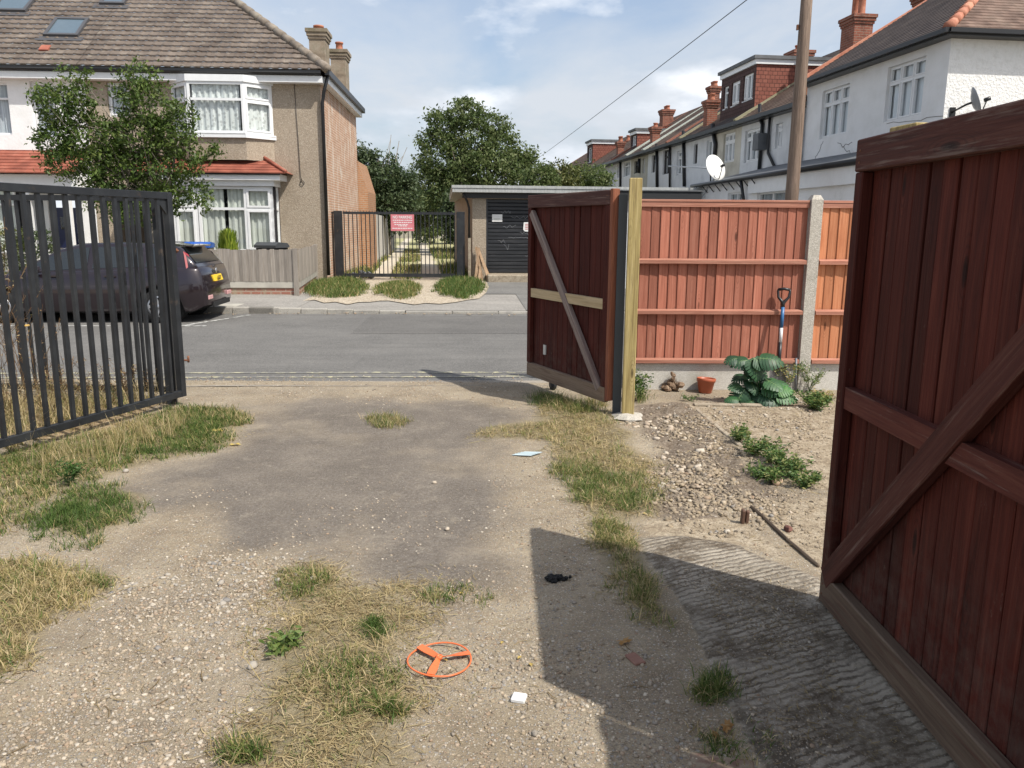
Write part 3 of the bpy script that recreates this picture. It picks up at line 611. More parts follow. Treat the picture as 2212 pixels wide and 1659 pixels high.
# loose stones and gravel
M_stone=pm('pebbles',[(.5,.5,.5),(.9,.9,.9)],20,bump=.3)
m_,t,b=newmat('loose_stone'); a=attr_(t,'tint'); col=ramp(t,a,[(.15,.12,.09),(.30,.235,.155),(.23,.205,.175),(.40,.33,.24),(.25,.17,.11),(.52,.46,.37),(.18,.175,.17)],0,1); col=mixc(t,step_(t,noise_(t,coords(t),60,5,.6),.35,.7,0,.35),col,(.42,.36,.28)); t.links.new(col,b.inputs['Base Color']); b.inputs['Roughness'].default_value=.9; b.inputs['Specular IOR Level'].default_value=.2; bump_(t,b,noise_(t,coords(t),200,4),.4,.002); M_stone=m_
def stones_np(name, poly, n, r0, r1, seed, tlo=0, thi=1, power=2.5, sink=.3, kind='stuff', jitter=.1, edge=.4):
    P=ptsin(poly,int(n*1.7),seed,edge,jitter); q=vnoise(P+3,2.6,4); P=P[np.random.default_rng(seed).random(len(P))<sst(q,.30,.62)]; r=np.random.default_rng(seed+9); rad=r0+(r1-r0)*r.random(len(P))**power
    base=np.array([[math.sin(th)*math.cos(a+th),math.sin(th)*math.sin(a+th),math.cos(th)] for th in (0.55,1.35,2.2) for a in np.arange(4)*math.pi/2])  # 12 pts
    fq=[]; 
    for i in range(2):
        for k_ in range(4): fq.append([i*4+k_,(i+1)*4+k_,(i+1)*4+(k_+1)%4,i*4+(k_+1)%4])
    fq.append([0,1,2,3]); fq.append([11,10,9,8]); fq=np.array(fq)
    ji=.58+.84*r.random((len(P),12,1)); an=r.random(len(P))*6.28; sc=np.stack([.75+.6*r.random(len(P)),.7+.5*r.random(len(P)),.45+.35*r.random(len(P))],1)
    B=base[None]*ji*sc[:,None,:]*rad[:,None,None]; ca,sa=np.cos(an)[:,None],np.sin(an)[:,None]
    X=B[:,:,0]*ca-B[:,:,1]*sa; Y=B[:,:,0]*sa+B[:,:,1]*ca; z=gzv(P)[:,None]+B[:,:,2]+(rad*sc[:,2]*(.5-sink))[:,None]
    V_=np.stack([X+P[:,:1],Y+P[:,1:],z],-1).reshape(-1,3); F_=(fq[None]+(np.arange(len(P))*12)[:,None,None]).reshape(-1,4); tt=np.repeat(tlo+(thi-tlo)*r.random(len(P)),10)
    return tag(mesh_np(name,V_,F_,M_stone,tt),kind=kind)
GRAV=gp([(60,1200),(300,1150),(560,1200),(640,1260),(580,1330),(540,1600),(480,1760),(-100,1760),(-60,1500),(120,1400),(260,1260)])
GRAV2=gp([(1060,1050),(1150,960),(1250,1100),(1380,1250),(1500,1450),(1620,1760),(860,1760),(900,1550),(890,1280),(1050,1260)])
stones_np('gravel',GRAV,7000,.0015,.0105,21,0,.93,power=3.0,sink=.4); stones_np('gravel',GRAV2,5200,.0015,.0095,22,power=3.0,sink=.4)
stones_np('gravel',gp([(200,1050),(1100,1050),(1100,1260),(300,1260)]),1100,.0015,.009,23,.2,.95,power=3)
stones_np('rubble',gp([(1370,900),(1560,900),(1640,1040),(1700,1110),(1600,1170),(1400,1140),(1430,1020)]),5600,.003,.020,24,0,.22,power=2.6,sink=.4)
stones_np('rubble',gp([(1330,905),(1560,890),(1640,1060),(1580,1100),(1420,1060)]),520,.003,.020,25,.60,.86,power=3,sink=.4)
stones_np('rubble',gp([(1380,860),(1500,850),(1790,850),(1790,1050),(1640,1150),(1790,1240),(1500,1170)]),900,.004,.02,26,power=3)
stones_np('gravel',gp([(1420,1200),(1780,1300),(2080,1700),(1600,1700)]),700,.002,.009,27,.2,.9,power=3)

stones_np('soil_crumbs',gp([(1400,1190),(1780,1290),(2060,1640),(1640,1680),(1500,1400)]),2600,.0015,.007,31,0,.12,power=2.4)
stones_np('soil_crumbs',gp([(1500,880),(1800,880),(1790,1240),(1620,1120),(1600,960)]),1500,.003,.012,32,0,.2,power=2.6)
stones_np('gravel',gp([(400,812),(1145,812),(1145,880),(400,880)]),1600,.003,.012,33,.1,.9,power=3,jitter=.2)
p_=[ST.w(-30,KERB-.02,0),ST.w(12,KERB-.02,0),ST.w(12,KERB-.35,0),ST.w(-30,KERB-.35,0)]
stones_np('gutter_grit',np.array([[q.x,q.y] for q in p_]),900,.006,.025,34,.2,.7,power=3)

stones_np('rubble',gp([(1360,905),(1480,895),(1540,960),(1500,1010),(1400,980)]),70,.012,.034,35,.72,.86,power=1.6,sink=.35)
stones_np('rubble',gp([(1440,1000),(1640,1010),(1680,1110),(1560,1150),(1430,1090)]),90,.010,.030,36,0,.9,power=1.8,sink=.35)
M_rp=tarmac('road_patch_tarmac',[(.100,.096,.090),(.122,.117,.109),(.145,.139,.128)],85)
for x0,x1,y0,y1 in ((-1.9,1.4,12.6,15.2),(-9.5,-6.8,9.3,10.9)): sheet('road_patch',M_rp,x0,x1,y0,y1,-.0185)

stones_np('flints',gp([(300,1180),(620,1180),(620,1300),(480,1480),(300,1440),(250,1300)]),170,.005,.017,37,.86,1.0,power=2,sink=.4)
stones_np('flints',gp([(1180,1300),(1450,1300),(1600,1700),(1180,1700),(1000,1450)]),120,.004,.013,38,.3,.45,power=2,sink=.4)
thatch('twigs',gp([(60,1150),(560,1200),(1100,1250),(1200,950),(1400,1200),(1600,1700),(-50,1700)]),420,.02,.12,.003,508,.8,0,.35)
# ================================================================ near objects
M_red=wood_mat('red_stained_timber',[(.038,.0075,.0048),(.068,.0135,.0085),(.102,.026,.016)],'Z',.30,wear=((.17,.09,.06),.62,.45),rough=.75,spec=.2,knots=True,mud=((.20,.16,.13),.75))
M_redh=wood_mat('red_stained_rail',[(.055,.022,.017),(.10,.038,.028),(.15,.07,.052)],'Y',.15,wear=((.26,.20,.165),.50,.7),rough=.65)
M_redx=wood_mat('weathered_brace',[(.042,.010,.007),(.075,.019,.013),(.11,.038,.026)],'X',.1,wear=((.22,.15,.12),.56,.55))
M_bare=wood_mat('bare_rail',[(.16,.115,.08),(.25,.19,.13),(.33,.26,.18)],'Y',.1,wear=((.12,.05,.035),.55,.6))
M_fresh=wood_mat('fresh_sawn_rail',[(.36,.26,.13),(.48,.36,.20),(.55,.43,.26)],'Y',.1)
M_edge=wood_mat('orange_stained_edge',[(.16,.055,.03),(.24,.085,.045),(.31,.125,.07)],'Z',.1,wear=((.14,.05,.035),.5,.6))
M_green=wood_mat('pressure_treated_post',[(.20,.145,.055),(.36,.28,.115),(.50,.40,.20)],'Z',.1,knots=True,wear=((.15,.11,.06),.52,.65))
M_fence=wood_mat('cedar_stained_boards',[(.25,.085,.052),(.34,.125,.080),(.43,.185,.125)],'Z',.24,knots=True)
M_fence2=wood_mat('orange_cedar_boards',[(.36,.125,.055),(.48,.19,.09),(.54,.25,.135)],'Z',.3,knots=True)
M_frail=wood_mat('pale_red_rail',[(.29,.115,.075),(.39,.175,.12),(.50,.27,.19)],'X',.15)
M_conc=pebble_mat('rough_concrete',[(.30,.28,.24),(.46,.43,.37),(.58,.55,.49),(.40,.37,.32)],110,(.38,.35,.30),.004,dirt=((.20,.19,.15),3,.55,.75))
M_cboard=pebble_mat('gravel_board_concrete',[(.42,.40,.36),(.56,.54,.49),(.64,.62,.57)],140,(.48,.46,.41),.003,dirt=((.30,.28,.22),2.2,.5,.75))
M_blackm=flat('black_painted_steel',(.018,.020,.024),.42,0,.5)
M_blackr=pm('black_steel_bar',[(.008,.009,.011),(.014,.016,.019),(.026,.028,.030)],5,rough=.5,bump=.15,bdist=.001,spec=.5,dirt=((.07,.05,.035),9,.62,.72))
M_galv=flat('galvanised_steel',(.42,.44,.46),.4,.8)
M_rust=pm('rusty_metal',[(.10,.04,.025),(.20,.09,.05),(.28,.14,.08)],20,rough=.9,bump=.4,bdist=.002)

def timber_gate(label, free, hinge, side, zb, zt, braces, midrail, rng_seed, extra):
    """free/hinge = ground points of the leaf's two ends; framework on the side given (+1 = left of free->hinge)"""
    f=Vector(free); h=Vector(hinge); d=h-f; L=d.length; ang=math.degrees(math.atan2(d.y,d.x))
    r=random.Random(rng_seed)
    t=thing('timber_gate',label,'gate',(f.x,f.y,0),ang,'open timber gate leaves')
    mb=MB(); x=.0; n=int(round(L/.098)); w=L/n
    for i in range(n):
        g=r.uniform(.0015,.004); y=r.uniform(-.002,.002); a=i*w+g; b=(i+1)*w-g
        if i==extra.get('gap'): a+=.008
        mb.T=Matrix.Rotation(r.uniform(-.004,.004),4,'Y'); mb.box(a,b,-.011+y,.011+y,zb+.02,zt-.02-r.uniform(0,.006),bev=.004)
    # tongue behind the joints so only hairlines show through
    mb.T=None; mb.box(.01,L-.01,-side*.016-.002,-side*.016+.002,zb+.03,zt-.04,tint=.05)
    mb.build('board_panel',M_red,t)
    s=side
    def rail(name,mat,x0,x1,z0,z1,th=.045,out=.0): 
        m=MB(); m.T=Matrix.Rotation(R_(90),4,'Z'); m.box(s*(.013+out) if 0 else (.013 if False else 0),0,0,0,0,0) if False else None
        m.T=None; m.box(x0,x1,s*(.012+out),s*(.012+out+th),z0,z1,bev=.005); o=m.build(name,mat,t); return o
    rail('top_rail',extra['top'],-.012,L,zt-.125,zt,.05)
    rail('bottom_rail',extra['bot'],.0,L,zb,zb+.135,.05)
    rail('stile',extra['stile'],-.008,.058,zb+.137,zt-.127,.047)
    rail('stile',extra['stile2'],L-.075,L+.005,zb+.137,zt-.127,.047)
    (x0,z0),(x1,z1),bw=braces
    bl=math.hypot(x1-x0,z1-z0); m=MB(); m.box(0,bl,-.023,.023,-bw/2,bw/2,bev=.005); br=m.build('brace',extra['brace'],t); br.location=(x0,s*.040,z0); br.rotation_euler=(0,-math.atan2(z1-z0,x1-x0),0)
    # mid rail broken by the brace
    zm=midrail; sl=(z1-z0)/(x1-x0); xc=x0+(zm-z0)/sl; hw=bw*.5*math.sqrt(1+1/sl**2)+.006
    k=.042/abs(sl)*(1 if sl>0 else -1)
    for xa,xb,e in ((.060,xc-hw,1),(xc+hw,L-.078,-1)):
        m=MB()
        if e==1: poly=[(xa,zm-.045),(xb-k,zm-.045),(xb+k,zm+.045),(xa,zm+.045)]
        else: poly=[(xa-k,zm-.045),(xb,zm-.045),(xb,zm+.045),(xa+k,zm+.045)]
        m.prism(poly,1,s*.012,s*.052); m.build('middle_rail',extra['mid'],t)
    for zz in (zt-.09,zt-.045,zb+.045,zb+.09,zm-.02,zm+.02):
        for xx in (.03,L-.04):
            m=MB(); m.T=Matrix.Translation((xx,s*.0632 if abs(zz-zm)>.1 else s*.0602,zz))@Matrix.Rotation(R_(90 if s<0 else -90),4,'X'); m.lathe([(.0045,0),(.0045,.0015),(.001,.0012)],8); m.build('screw',M_rust,t)
    return t,L
gR0=hitp(1784,1000,(1.40,0,0),(1,0,0)); 
GRx=1.430; yf=3.29; 
M_redx2=M_redh
tg,L=timber_gate('dark red boarded gate leaf filling the right foreground, frame side facing the drive','x' and (GRx,yf,0),(GRx+.01,1.76,0),-1,.035,2.0,((.03,.15),(1.50,1.70),.105),.965,5,
    {'top':wood_mat('weathered_top_rail',[(.040,.011,.007),(.072,.020,.013),(.115,.045,.030)],'X',.1,wear=((.20,.15,.125),.52,.6),knots=True),'bot':wood_mat('grey_bottom_rail',[(.070,.042,.030),(.125,.085,.058),(.18,.13,.092)],'X',.1,wear=((.09,.025,.018),.52,.6)),'stile':M_red,'stile2':M_red,'brace':M_redx,'mid':wood_mat('mid_rail_timber',[(.050,.010,.006),(.088,.019,.012),(.13,.042,.027)],'X',.1,wear=((.24,.17,.14),.55,.6)),'gap':5})
# loose things on the gate top
mb=MB(); mb.box(0,.17,-.04,.04,0,.036,bev=.004); o=mb.build('timber_offcut',M_green,loc=(GRx+.08,3.05,2.001),rotz=96); tag(o,'short yellowish timber offcut lying on top of the red gate','timber offcut')
# left leaf (beyond the drive)
tg2,L2=timber_gate('dark red boarded gate leaf standing open beside the yellowish post, grey diagonal brace',(.21,8.43,0),(.885,7.06,0),-1,.10,1.97,((.05,1.80),(1.42,.20),.075),.98,8,
    {'top':wood_mat('far_top_rail',[(.04,.016,.013),(.075,.03,.024),(.12,.06,.045)],'X',.1,wear=((.22,.15,.12),.52,.6)),'bot':wood_mat('bare_bottom_rail',[(.15,.095,.065),(.24,.17,.115),(.30,.22,.16)],'X',.1,wear=((.13,.05,.035),.55,.6)),'stile':M_red,'stile2':M_red,'brace':wood_mat('grey_brace',[(.17,.12,.10),(.26,.20,.17),(.33,.27,.23)],'X',.1,wear=((.10,.035,.025),.5,.6)),'mid':wood_mat('bare_mid_rail',[(.38,.28,.15),(.50,.38,.22),(.57,.45,.29)],'X',.1,wear=((.16,.06,.04),.60,.5))})
# latch hook and wheel on the free edge
m=MB(); m.box(-.03,-.012,-.03,.03,.62,.74); m.tube([(-.03,0,.70),(-.055,0,.70),(-.055,0,.64)],.008); m.build('latch',M_rust,tg2)
m=MB(); m.T=Matrix.Rotation(R_(90),4,'X'); m.lathe([(0,-.02),(.05,-.02),(.055,-.01),(.055,.01),(.05,.02),(0,.02)],14); m.T=None; m.v=[(x+.42,y+.03,z+.055) for x,y,z in m.v]; m.build('gate_wheel',M_blackm,tg2)
m=MB(); m.box(.30,.345,-.026,-.0135,.36,.46); m.build('bare_patch_repair',flat('white_patch',(.6,.58,.52),.8),tg2)
# edge strip at hinge end (orange) and metal channel
m=MB(); m.box(L2+.006,L2+.046,-.06,.012,.12,1.98,bev=.003); m.build('hanging_stile',M_edge,tg2)
m=MB(); m.T=Matrix.Translation((.955,7.02,0))@Matrix.Rotation(R_(-10),4,'Z'); m.box(-.046,.030,-.03,.03,0,1.93); tag(m.build('steel_post',flat('grey_painted_steel',(.055,.062,.066),.6,.1)),'slim grey steel post in the gap between gate leaf and timber post','post')
# timber post
pp=G(1357,903)
m=MB(); m.box(-.053,.053,-.05,.05,-.1,2.06,bev=.005); o=m.build('gate_post',M_green,loc=(pp.x,pp.y+.05,0),rotz=-6); tag(o,'yellowish new timber gate post with rough sawn top and knots','post')
m=MB(); m.rock((pp.x+.0,pp.y+.02,0.0),.16,.28,seg=10,rings=5); tag(m.build('post_footing',M_edg if 'M_edg' in globals() else M_conc),'rough pale concrete footing round the base of the timber gate post','concrete footing')
# right-hand hinge post; unseen board run past it is added for the near shadow
m=MB(); m.box(-.06,.06,-.06,.06,-.1,1.8,bev=.005); tag(m.build('gate_post',M_green,loc=(1.52,1.70,0)),'timber hinge post at the near end of the big red gate','post')
# ---- closeboard fence with concrete posts
FA=G(1378,838); FB=G(1738,836)
ang=math.degrees(math.atan2(FB.y-FA.y,FB.x-FA.x)); ang=1.5
FR=Frame(FA.x-.02,8.16,ang)
def panel(label,x0,x1,mat,seed):
    r=random.Random(seed); o=FR.w(x0,0); L=x1-x0
    t=thing('fence_panel',label,'fence panel',o,ang,'closeboard fence panels by the road')
    m=MB(); m.box(0,L,-.025,.025,-.05,.275,bev=.006); m.build('gravel_board',M_cboard,t)
    m=MB(); n=int(L/.098); w=L/n
    for i in range(n):
        a=i*w; m.T=Matrix.Translation((a,.0,.30))@Matrix.Rotation(R_(r.uniform(4,8)),4,'Z')@Matrix.Rotation(r.uniform(-.004,.004),4,'Y'); m.box(-.014,w+.004,-.012,.0,0,1.605)
    m.build('boards',mat,t)
    for z in (.283,.79,1.30): 
        m=MB(); m.prism([(-.068,z),(-.024,z),(-.024,z+.05),(-.068,z+.034)],0,.0,L); m.build('rail',M_frail,t)
    m=MB(); m.box(0,L,-.036,.024,1.908,1.932,bev=.003); m.box(0,L,-.03,-.006,1.86,1.906); m.build('capping',M_frail,t)
    return t
panel('closeboard fence panel in worn red stain between timber post and concrete post',-.10,1.665,M_fence,2)
panel('orange brown closeboard fence panel just left of the big red gate',1.80,3.625,M_fence2,3)
panel('closeboard fence panel hidden behind the big red gate leaf',3.76,5.585,M_fence2,4)
def cpost(label,x):
    o=FR.w(x,0); m=MB(); m.add([(-.058,-.06,-.1),(.058,-.06,-.1),(.058,.06,-.1),(-.058,.06,-.1),(-.058,-.06,1.94),(.058,-.06,1.94),(.058,.06,1.94),(-.058,.06,1.94),(-.036,-.035,1.985),(.036,-.035,1.985),(.036,.035,1.985),(-.036,.035,1.985)],
      [(0,3,2,1),(0,1,5,4),(1,2,6,5),(2,3,7,6),(3,0,4,7),(4,5,9,8),(5,6,10,9),(6,7,11,10),(7,4,8,11),(8,9,10,11)]); tag(m.build('concrete_post',M_conc,loc=o,rotz=ang),label,'fence post',group='concrete fence posts')
cpost('concrete fence post standing right beside the leaning spade',1.732); cpost('concrete fence post behind the right gate leaf',3.692)
# unseen boards beyond the frame edge, right, put in as a shadow caster
def plain_fence(label,a,b,h,mat,w=.12,seed=1):
    a=Vector(a);b=Vector(b);L=(b-a).length;r=random.Random(seed);an=math.degrees(math.atan2(b.y-a.y,b.x-a.x)); t=thing('board_fence',label,'fence',a,an)
    m=MB();n=max(1,int(L/w))
    for i in range(n): m.box(i*L/n+.002,(i+1)*L/n-.002,-.01,.01+r.uniform(0,.004),.03,h+r.uniform(-.01,.01))
    m.build('boards',mat,t)
    for z in (.3,h-.3):
        m=MB(); m.box(0,L,.016,.055,z,z+.07); m.build('rail',mat,t)
    return t
plain_fence('unseen red board fence added behind the viewer to cast the near shadow',(1.56,1.56,0),(1.62,-3.5,0),1.98,M_red)

# ---- black steel gate leaf and railing
GA=Vector((-3.06,7.27,0)); GB=Vector((-3.655,5.43,0)); dg=(GB-GA).normalized()
def steel_gate(label,a,b,h,nb,z0=.10,rail=.05,posts=True):
    a=Vector(a);b=Vector(b);L=(b-a).length;an=math.degrees(math.atan2(b.y-a.y,b.x-a.x)); t=thing('steel_gate',label,'gate',a,an)
    m=MB(); m.box(0,L,-rail/2,rail/2,h-.06,h,bev=.003); m.build('top_rail',M_blackr,t)
    m=MB(); m.box(0,L,-rail/2,rail/2,z0,z0+.06,bev=.003); m.build('bottom_rail',M_blackr,t)
    m=MB(); m.box(-.002,.058,-.03,.03,z0,h-.001,bev=.003); m.build('stile',M_blackr,t)
    m=MB(); m.prism([(.06,h-.062),(.18,h-.062),(.06,h-.19)],1,-.01,.01); m.build('corner_gusset',M_blackr,t)
    w=(L-.1)/nb
    for i in range(nb):
        x=.1+w*(i+.5); m=MB(); m.box(x-.0145,x+.0145,-.0145,.0145,z0+.061,h-.061); m.build('bar',M_blackr,t)
    return t
gl=GA+dg*3.6
tgm=steel_gate('tall black steel bar gate leaf swung open over the grass verge on the left',GA,gl,1.93,29,z0=.085)
m=MB(); m.tube([(-.01,-.045,1.42),(-.01,.045,1.42)],.009); m.tube([(-.012,.02,1.40),(-.012,.02,1.44)],.011); m.build('hinge_bolt',M_rust,tgm)
m=MB(); m.tube([(-.01,-.045,.42),(-.01,.06,.42)],.009); m.tube([(-.02,.06,.40),(-.02,.06,.46)],.010); m.build('hinge_bolt',M_rust,tgm)
m=MB(); m.box(-.045,.045,-.045,.045,-.1,1.93,bev=.004); tag(m.build('steel_post',M_blackr,loc=GA+Vector((-.13,.03,0)),rotz=18),'thick black steel hanging post behind the end of the black bar gate','post')
ra=GA+Vector((-.22,.14,0)); rb=ra+Vector((-4.2,.30,0)); L=(rb-ra).length; an=math.degrees(math.atan2(rb.y-ra.y,rb.x-ra.x))
t=thing('steel_railing','black steel railing along the road behind the black bar gate','railing',ra,an)
m=MB(); m.box(0,L,-.02,.02,1.86,1.91); m.build('rail',M_blackr,t); m=MB(); m.box(0,L,-.02,.02,.09,.14); m.build('rail',M_blackr,t)
for i in range(34):
    x=.08+i*.122; m=MB(); m.box(x-.012,x+.012,-.012,.012,.141,1.859); m.build('bar',M_blackr,t)
# little cable tie
m=MB(); m.box(-.026,.026,-.02,.02,0,.008); tag(m.build('cable_tie',flat('yellow_plastic',(.7,.45,.12),.5),loc=GA+dg*1.585+Vector((0,0,.92)),rotz=18),'orange yellow cable tie round one bar of the black gate','cable tie')
# dead stems behind the bars
M_dead=leaf_mat('dead_weed',[(.10,.055,.03),(.20,.12,.06),(.33,.22,.12),(.45,.35,.2),(.12,.14,.05)],.8,.2,.1)
def weed(name,label,cat,x,y,h,n,spread,mat,seed,leaf=.012,nl=60,bare=.3,group=None,z=None,thick=.003,tint=(0,1),flower=None,top=1.0):
    r=random.Random(seed); z=gz(x,y) if z is None else z; st=MB(); lf=MB()
    for i in range(n):
        a=r.random()*6.28; l=r.uniform(.1,spread); hh=h*r.uniform(.55,1); p=[Vector((0,0,0))]
        for k in range(1,6): 
            f=k/5; p.append(Vector((math.cos(a)*l*f**1.4+r.gauss(0,.012*h),math.sin(a)*l*f**1.4+r.gauss(0,.012*h),hh*f)))
        st.tube(p,[thick*(1-.15*k) for k in range(6)],4,tint=r.random()*.4)
        tips=[p]
        for q in range(4):
            k=r.randint(2,4); b0=p[k]; a2=r.random()*6.28; bl=h*r.uniform(.08,.25); pp_=[b0,b0+Vector((math.cos(a2)*bl*.5,math.sin(a2)*bl*.5,bl*.5)),b0+Vector((math.cos(a2)*bl*.8,math.sin(a2)*bl*.8,bl))]; st.tube(pp_,thick*.5,3,tint=r.random()*.4); tips.append(pp_)
        for q in range(nl):
            tp=r.choice(tips); k=r.uniform(bare,1)*top; i0=min(int(k*(len(tp)-1)),len(tp)-2); f=k*(len(tp)-1)-i0; c=tp[i0].lerp(tp[i0+1],f)+Vector((r.gauss(0,leaf),r.gauss(0,leaf),r.gauss(0,leaf)))
            u=Vector((r.gauss(0,1),r.gauss(0,1),r.gauss(0,.5))).normalized()*leaf*r.uniform(.6,1.4); w=u.orthogonal().normalized().lerp(Vector((r.gauss(0,1),r.gauss(0,1),r.gauss(0,1))),.5).normalized()*leaf*.45
            lf.add([c-u,c+w,c+u,c-w],[(0,1,2,3)],tint[0]+(tint[1]-tint[0])*r.random())
    t=thing(name,label,cat,(x,y,z),0,group); st.build('stem',mat,t,fix=False); lf.build('foliage',mat,t,fix=False); return t
M_weed=leaf_mat('green_weed',[(.03,.075,.015),(.06,.12,.025),(.10,.17,.04),(.17,.22,.06),(.30,.28,.10),(.42,.30,.12)],.55,.3)
gw='dead weeds tangled behind the black bar gate'
DW=['tallest brown dead weed behind the bars near the left picture edge','second tall dead weed just right of the tallest one','tall dead weed cut by the left edge of the photo','waist high dead weed right of the tall ones','low tangled dead weed left of the middle of the black gate','low tangled dead weed in the middle of the black gate','low dead weed right of the middle of the black gate','knee high dead weed in front of the tall ones','dead weed near the hanging post of the black gate, left of two','dead weed nearest the hanging post of the black gate','lowest dead weed at the left edge close to the bottom rail']
for i,(px,py,h) in enumerate([(40,880,1.75),(60,870,1.5),(10,900,1.3),(90,880,1.05),(150,880,.55),(200,885,.5),(240,880,.45),(110,900,.45),(285,872,.5),(330,862,.4),(20,930,.5)]):
    p=G(px,py); weed('dead_weed',DW[i],'weed',p.x,p.y,h,5 if h>1 else 7,.28 if h>1 else .35,M_dead,60+i,.011,26,.35,gw)
grass('dead_grass',gp([(-100,960),(-80,880),(80,866),(370,862),(330,890),(180,930),(40,975)]),3800,(.05,.42),.005,300,[(.15,.3,.5),(.85,.62,1.)],lean=1.0)
mb=MB(); mb.quad((-7.5,6.0,.006),(-3.3,6.0,.006),(-3.3,7.5,.006),(-7.5,7.8,.006)); tag(mb.build('leaf_litter_ground',pm('leaf_litter',[(.14,.09,.05),(.30,.22,.13),(.42,.34,.23)],14,bump=.8,bdist=.02),fix=False),kind='structure')

# ---- plants by the fence
p=G(1382,868); weed('leafy_weed','leafy green weed growing at the foot of the timber gate post','weed',p.x,p.y,.34,7,.14,M_weed,90,.020,60,.1,tint=(0,.7))
p=G(1700,850); weed('dry_weed','straw coloured weed behind the artificial plant by the spade','weed',p.x,p.y+.05,.34,8,.2,M_weed,91,.013,50,.2,tint=(.55,1))
p=G(1745,845); weed('spindly_weed','spindly pale green weed at the concrete post base','weed',p.x,p.y-.05,.36,10,.2,M_weed,92,.013,50,.2,tint=(.25,.8))
p=G(1755,885); weed('bushy_weed','low bushy dark green weed with orange flecks near the gate edge','weed',p.x,p.y,.15,22,.24,M_weed,93,.018,60,.1,tint=(0,.75))
p=G(1775,868); weed('orange_weed','small weed gone orange and yellow beside the bushy weed','weed',p.x,p.y,.13,10,.13,M_weed,94,.014,40,.3,tint=(.75,1))
p=G(1490,866); weed('seedling_weed','tiny green seedling weed in front of the terracotta pot','weed',p.x,p.y,.07,6,.10,M_weed,95,.012,20,.2,tint=(.1,.5))
gg='weeds growing along the broken slab joint'
SW=['small weed at the upper left end of the slab joint','second weed from the upper left end of the slab joint','tall leafy weed in the middle of the slab joint','weed right of the tallest one on the slab joint','upright weed near the lower right end of the slab joint','last weed at the lower right end of the slab joint','low weed on the rubble side of the joint, left of the round stone','low yellow green weed touching the round tan stone']
for i,(px,py,h,s) in enumerate([(1595,955,.12,.10),(1625,985,.14,.13),(1660,1000,.17,.16),(1690,1015,.14,.14),(1712,1030,.15,.13),(1738,1050,.10,.12),(1640,1030,.06,.12),(1670,1040,.07,.1)]):
    p=G(px,py); weed('slab_weed',SW[i],'weed',p.x,p.y,h,12,s,M_weed,100+i,.016,42,.1,gg,tint=(0,.8))
p=G(610,1405); weed('rosette_weed','light green broad leaved weed at the edge of the dry grass strip','weed',p.x,p.y,.04,9,.07,M_weed,120,.017,22,.2,tint=(.4,.65))
p=G(150,1055); weed('spiky_weed','dark upright weed standing in the green clump on the left','weed',p.x,p.y,.22,6,.10,M_weed,121,.014,50,.1,tint=(0,.35))
# pot
p=G(1527,850)
mt=flat('terracotta_plastic',(.40,.10,.045),.45)
m=MB(); m.lathe([(0,.004),(.062,.0),(.066,.004),(.088,.115),(.090,.116),(.096,.118),(.098,.15),(.094,.153),(.088,.15),(.086,.12),(.06,.02),(0,.02)],28); o=m.build('plant_pot',mt,loc=(p.x,p.y+.08,gz(p.x,p.y))); o.rotation_euler=(R_(-3),R_(3),0); tag(o,'empty terracotta coloured plant pot by the concrete gravel board','plant pot')
# clump of roots
p=G(1455,845); M_root=pm('dried_roots',[(.10,.06,.035),(.21,.14,.09),(.30,.22,.15)],30,bump=.9,bdist=.01)
r=random.Random(3); m=MB()
for i in range(26): m.rock((r.gauss(0,.04),r.gauss(0,.03),.05+r.gauss(0,.02)),r.uniform(.02,.045),.9,seg=6,rings=4)
for i in range(9): m.rock((r.gauss(0,.012)-.01,r.gauss(0,.012),.12+i*.009),r.uniform(.013,.024),1,seg=5,rings=4)
for i in range(60):
    a=r.random()*6.28; e=r.uniform(-.1,1.3); q=Vector((math.cos(a)*math.cos(e),math.sin(a)*math.cos(e),math.sin(e))); c=Vector((0,0,.05)); m.tube([c+q*.04,c+q*.075+Vector((r.gauss(0,.01),0,r.gauss(0,.01))),c+q*r.uniform(.08,.12)],[.002,.0015,.0008],3)
tag(m.build('root_clump',M_root,loc=(p.x,p.y+.05,gz(p.x,p.y))),'brown dried root ball left by the gravel board','root ball')
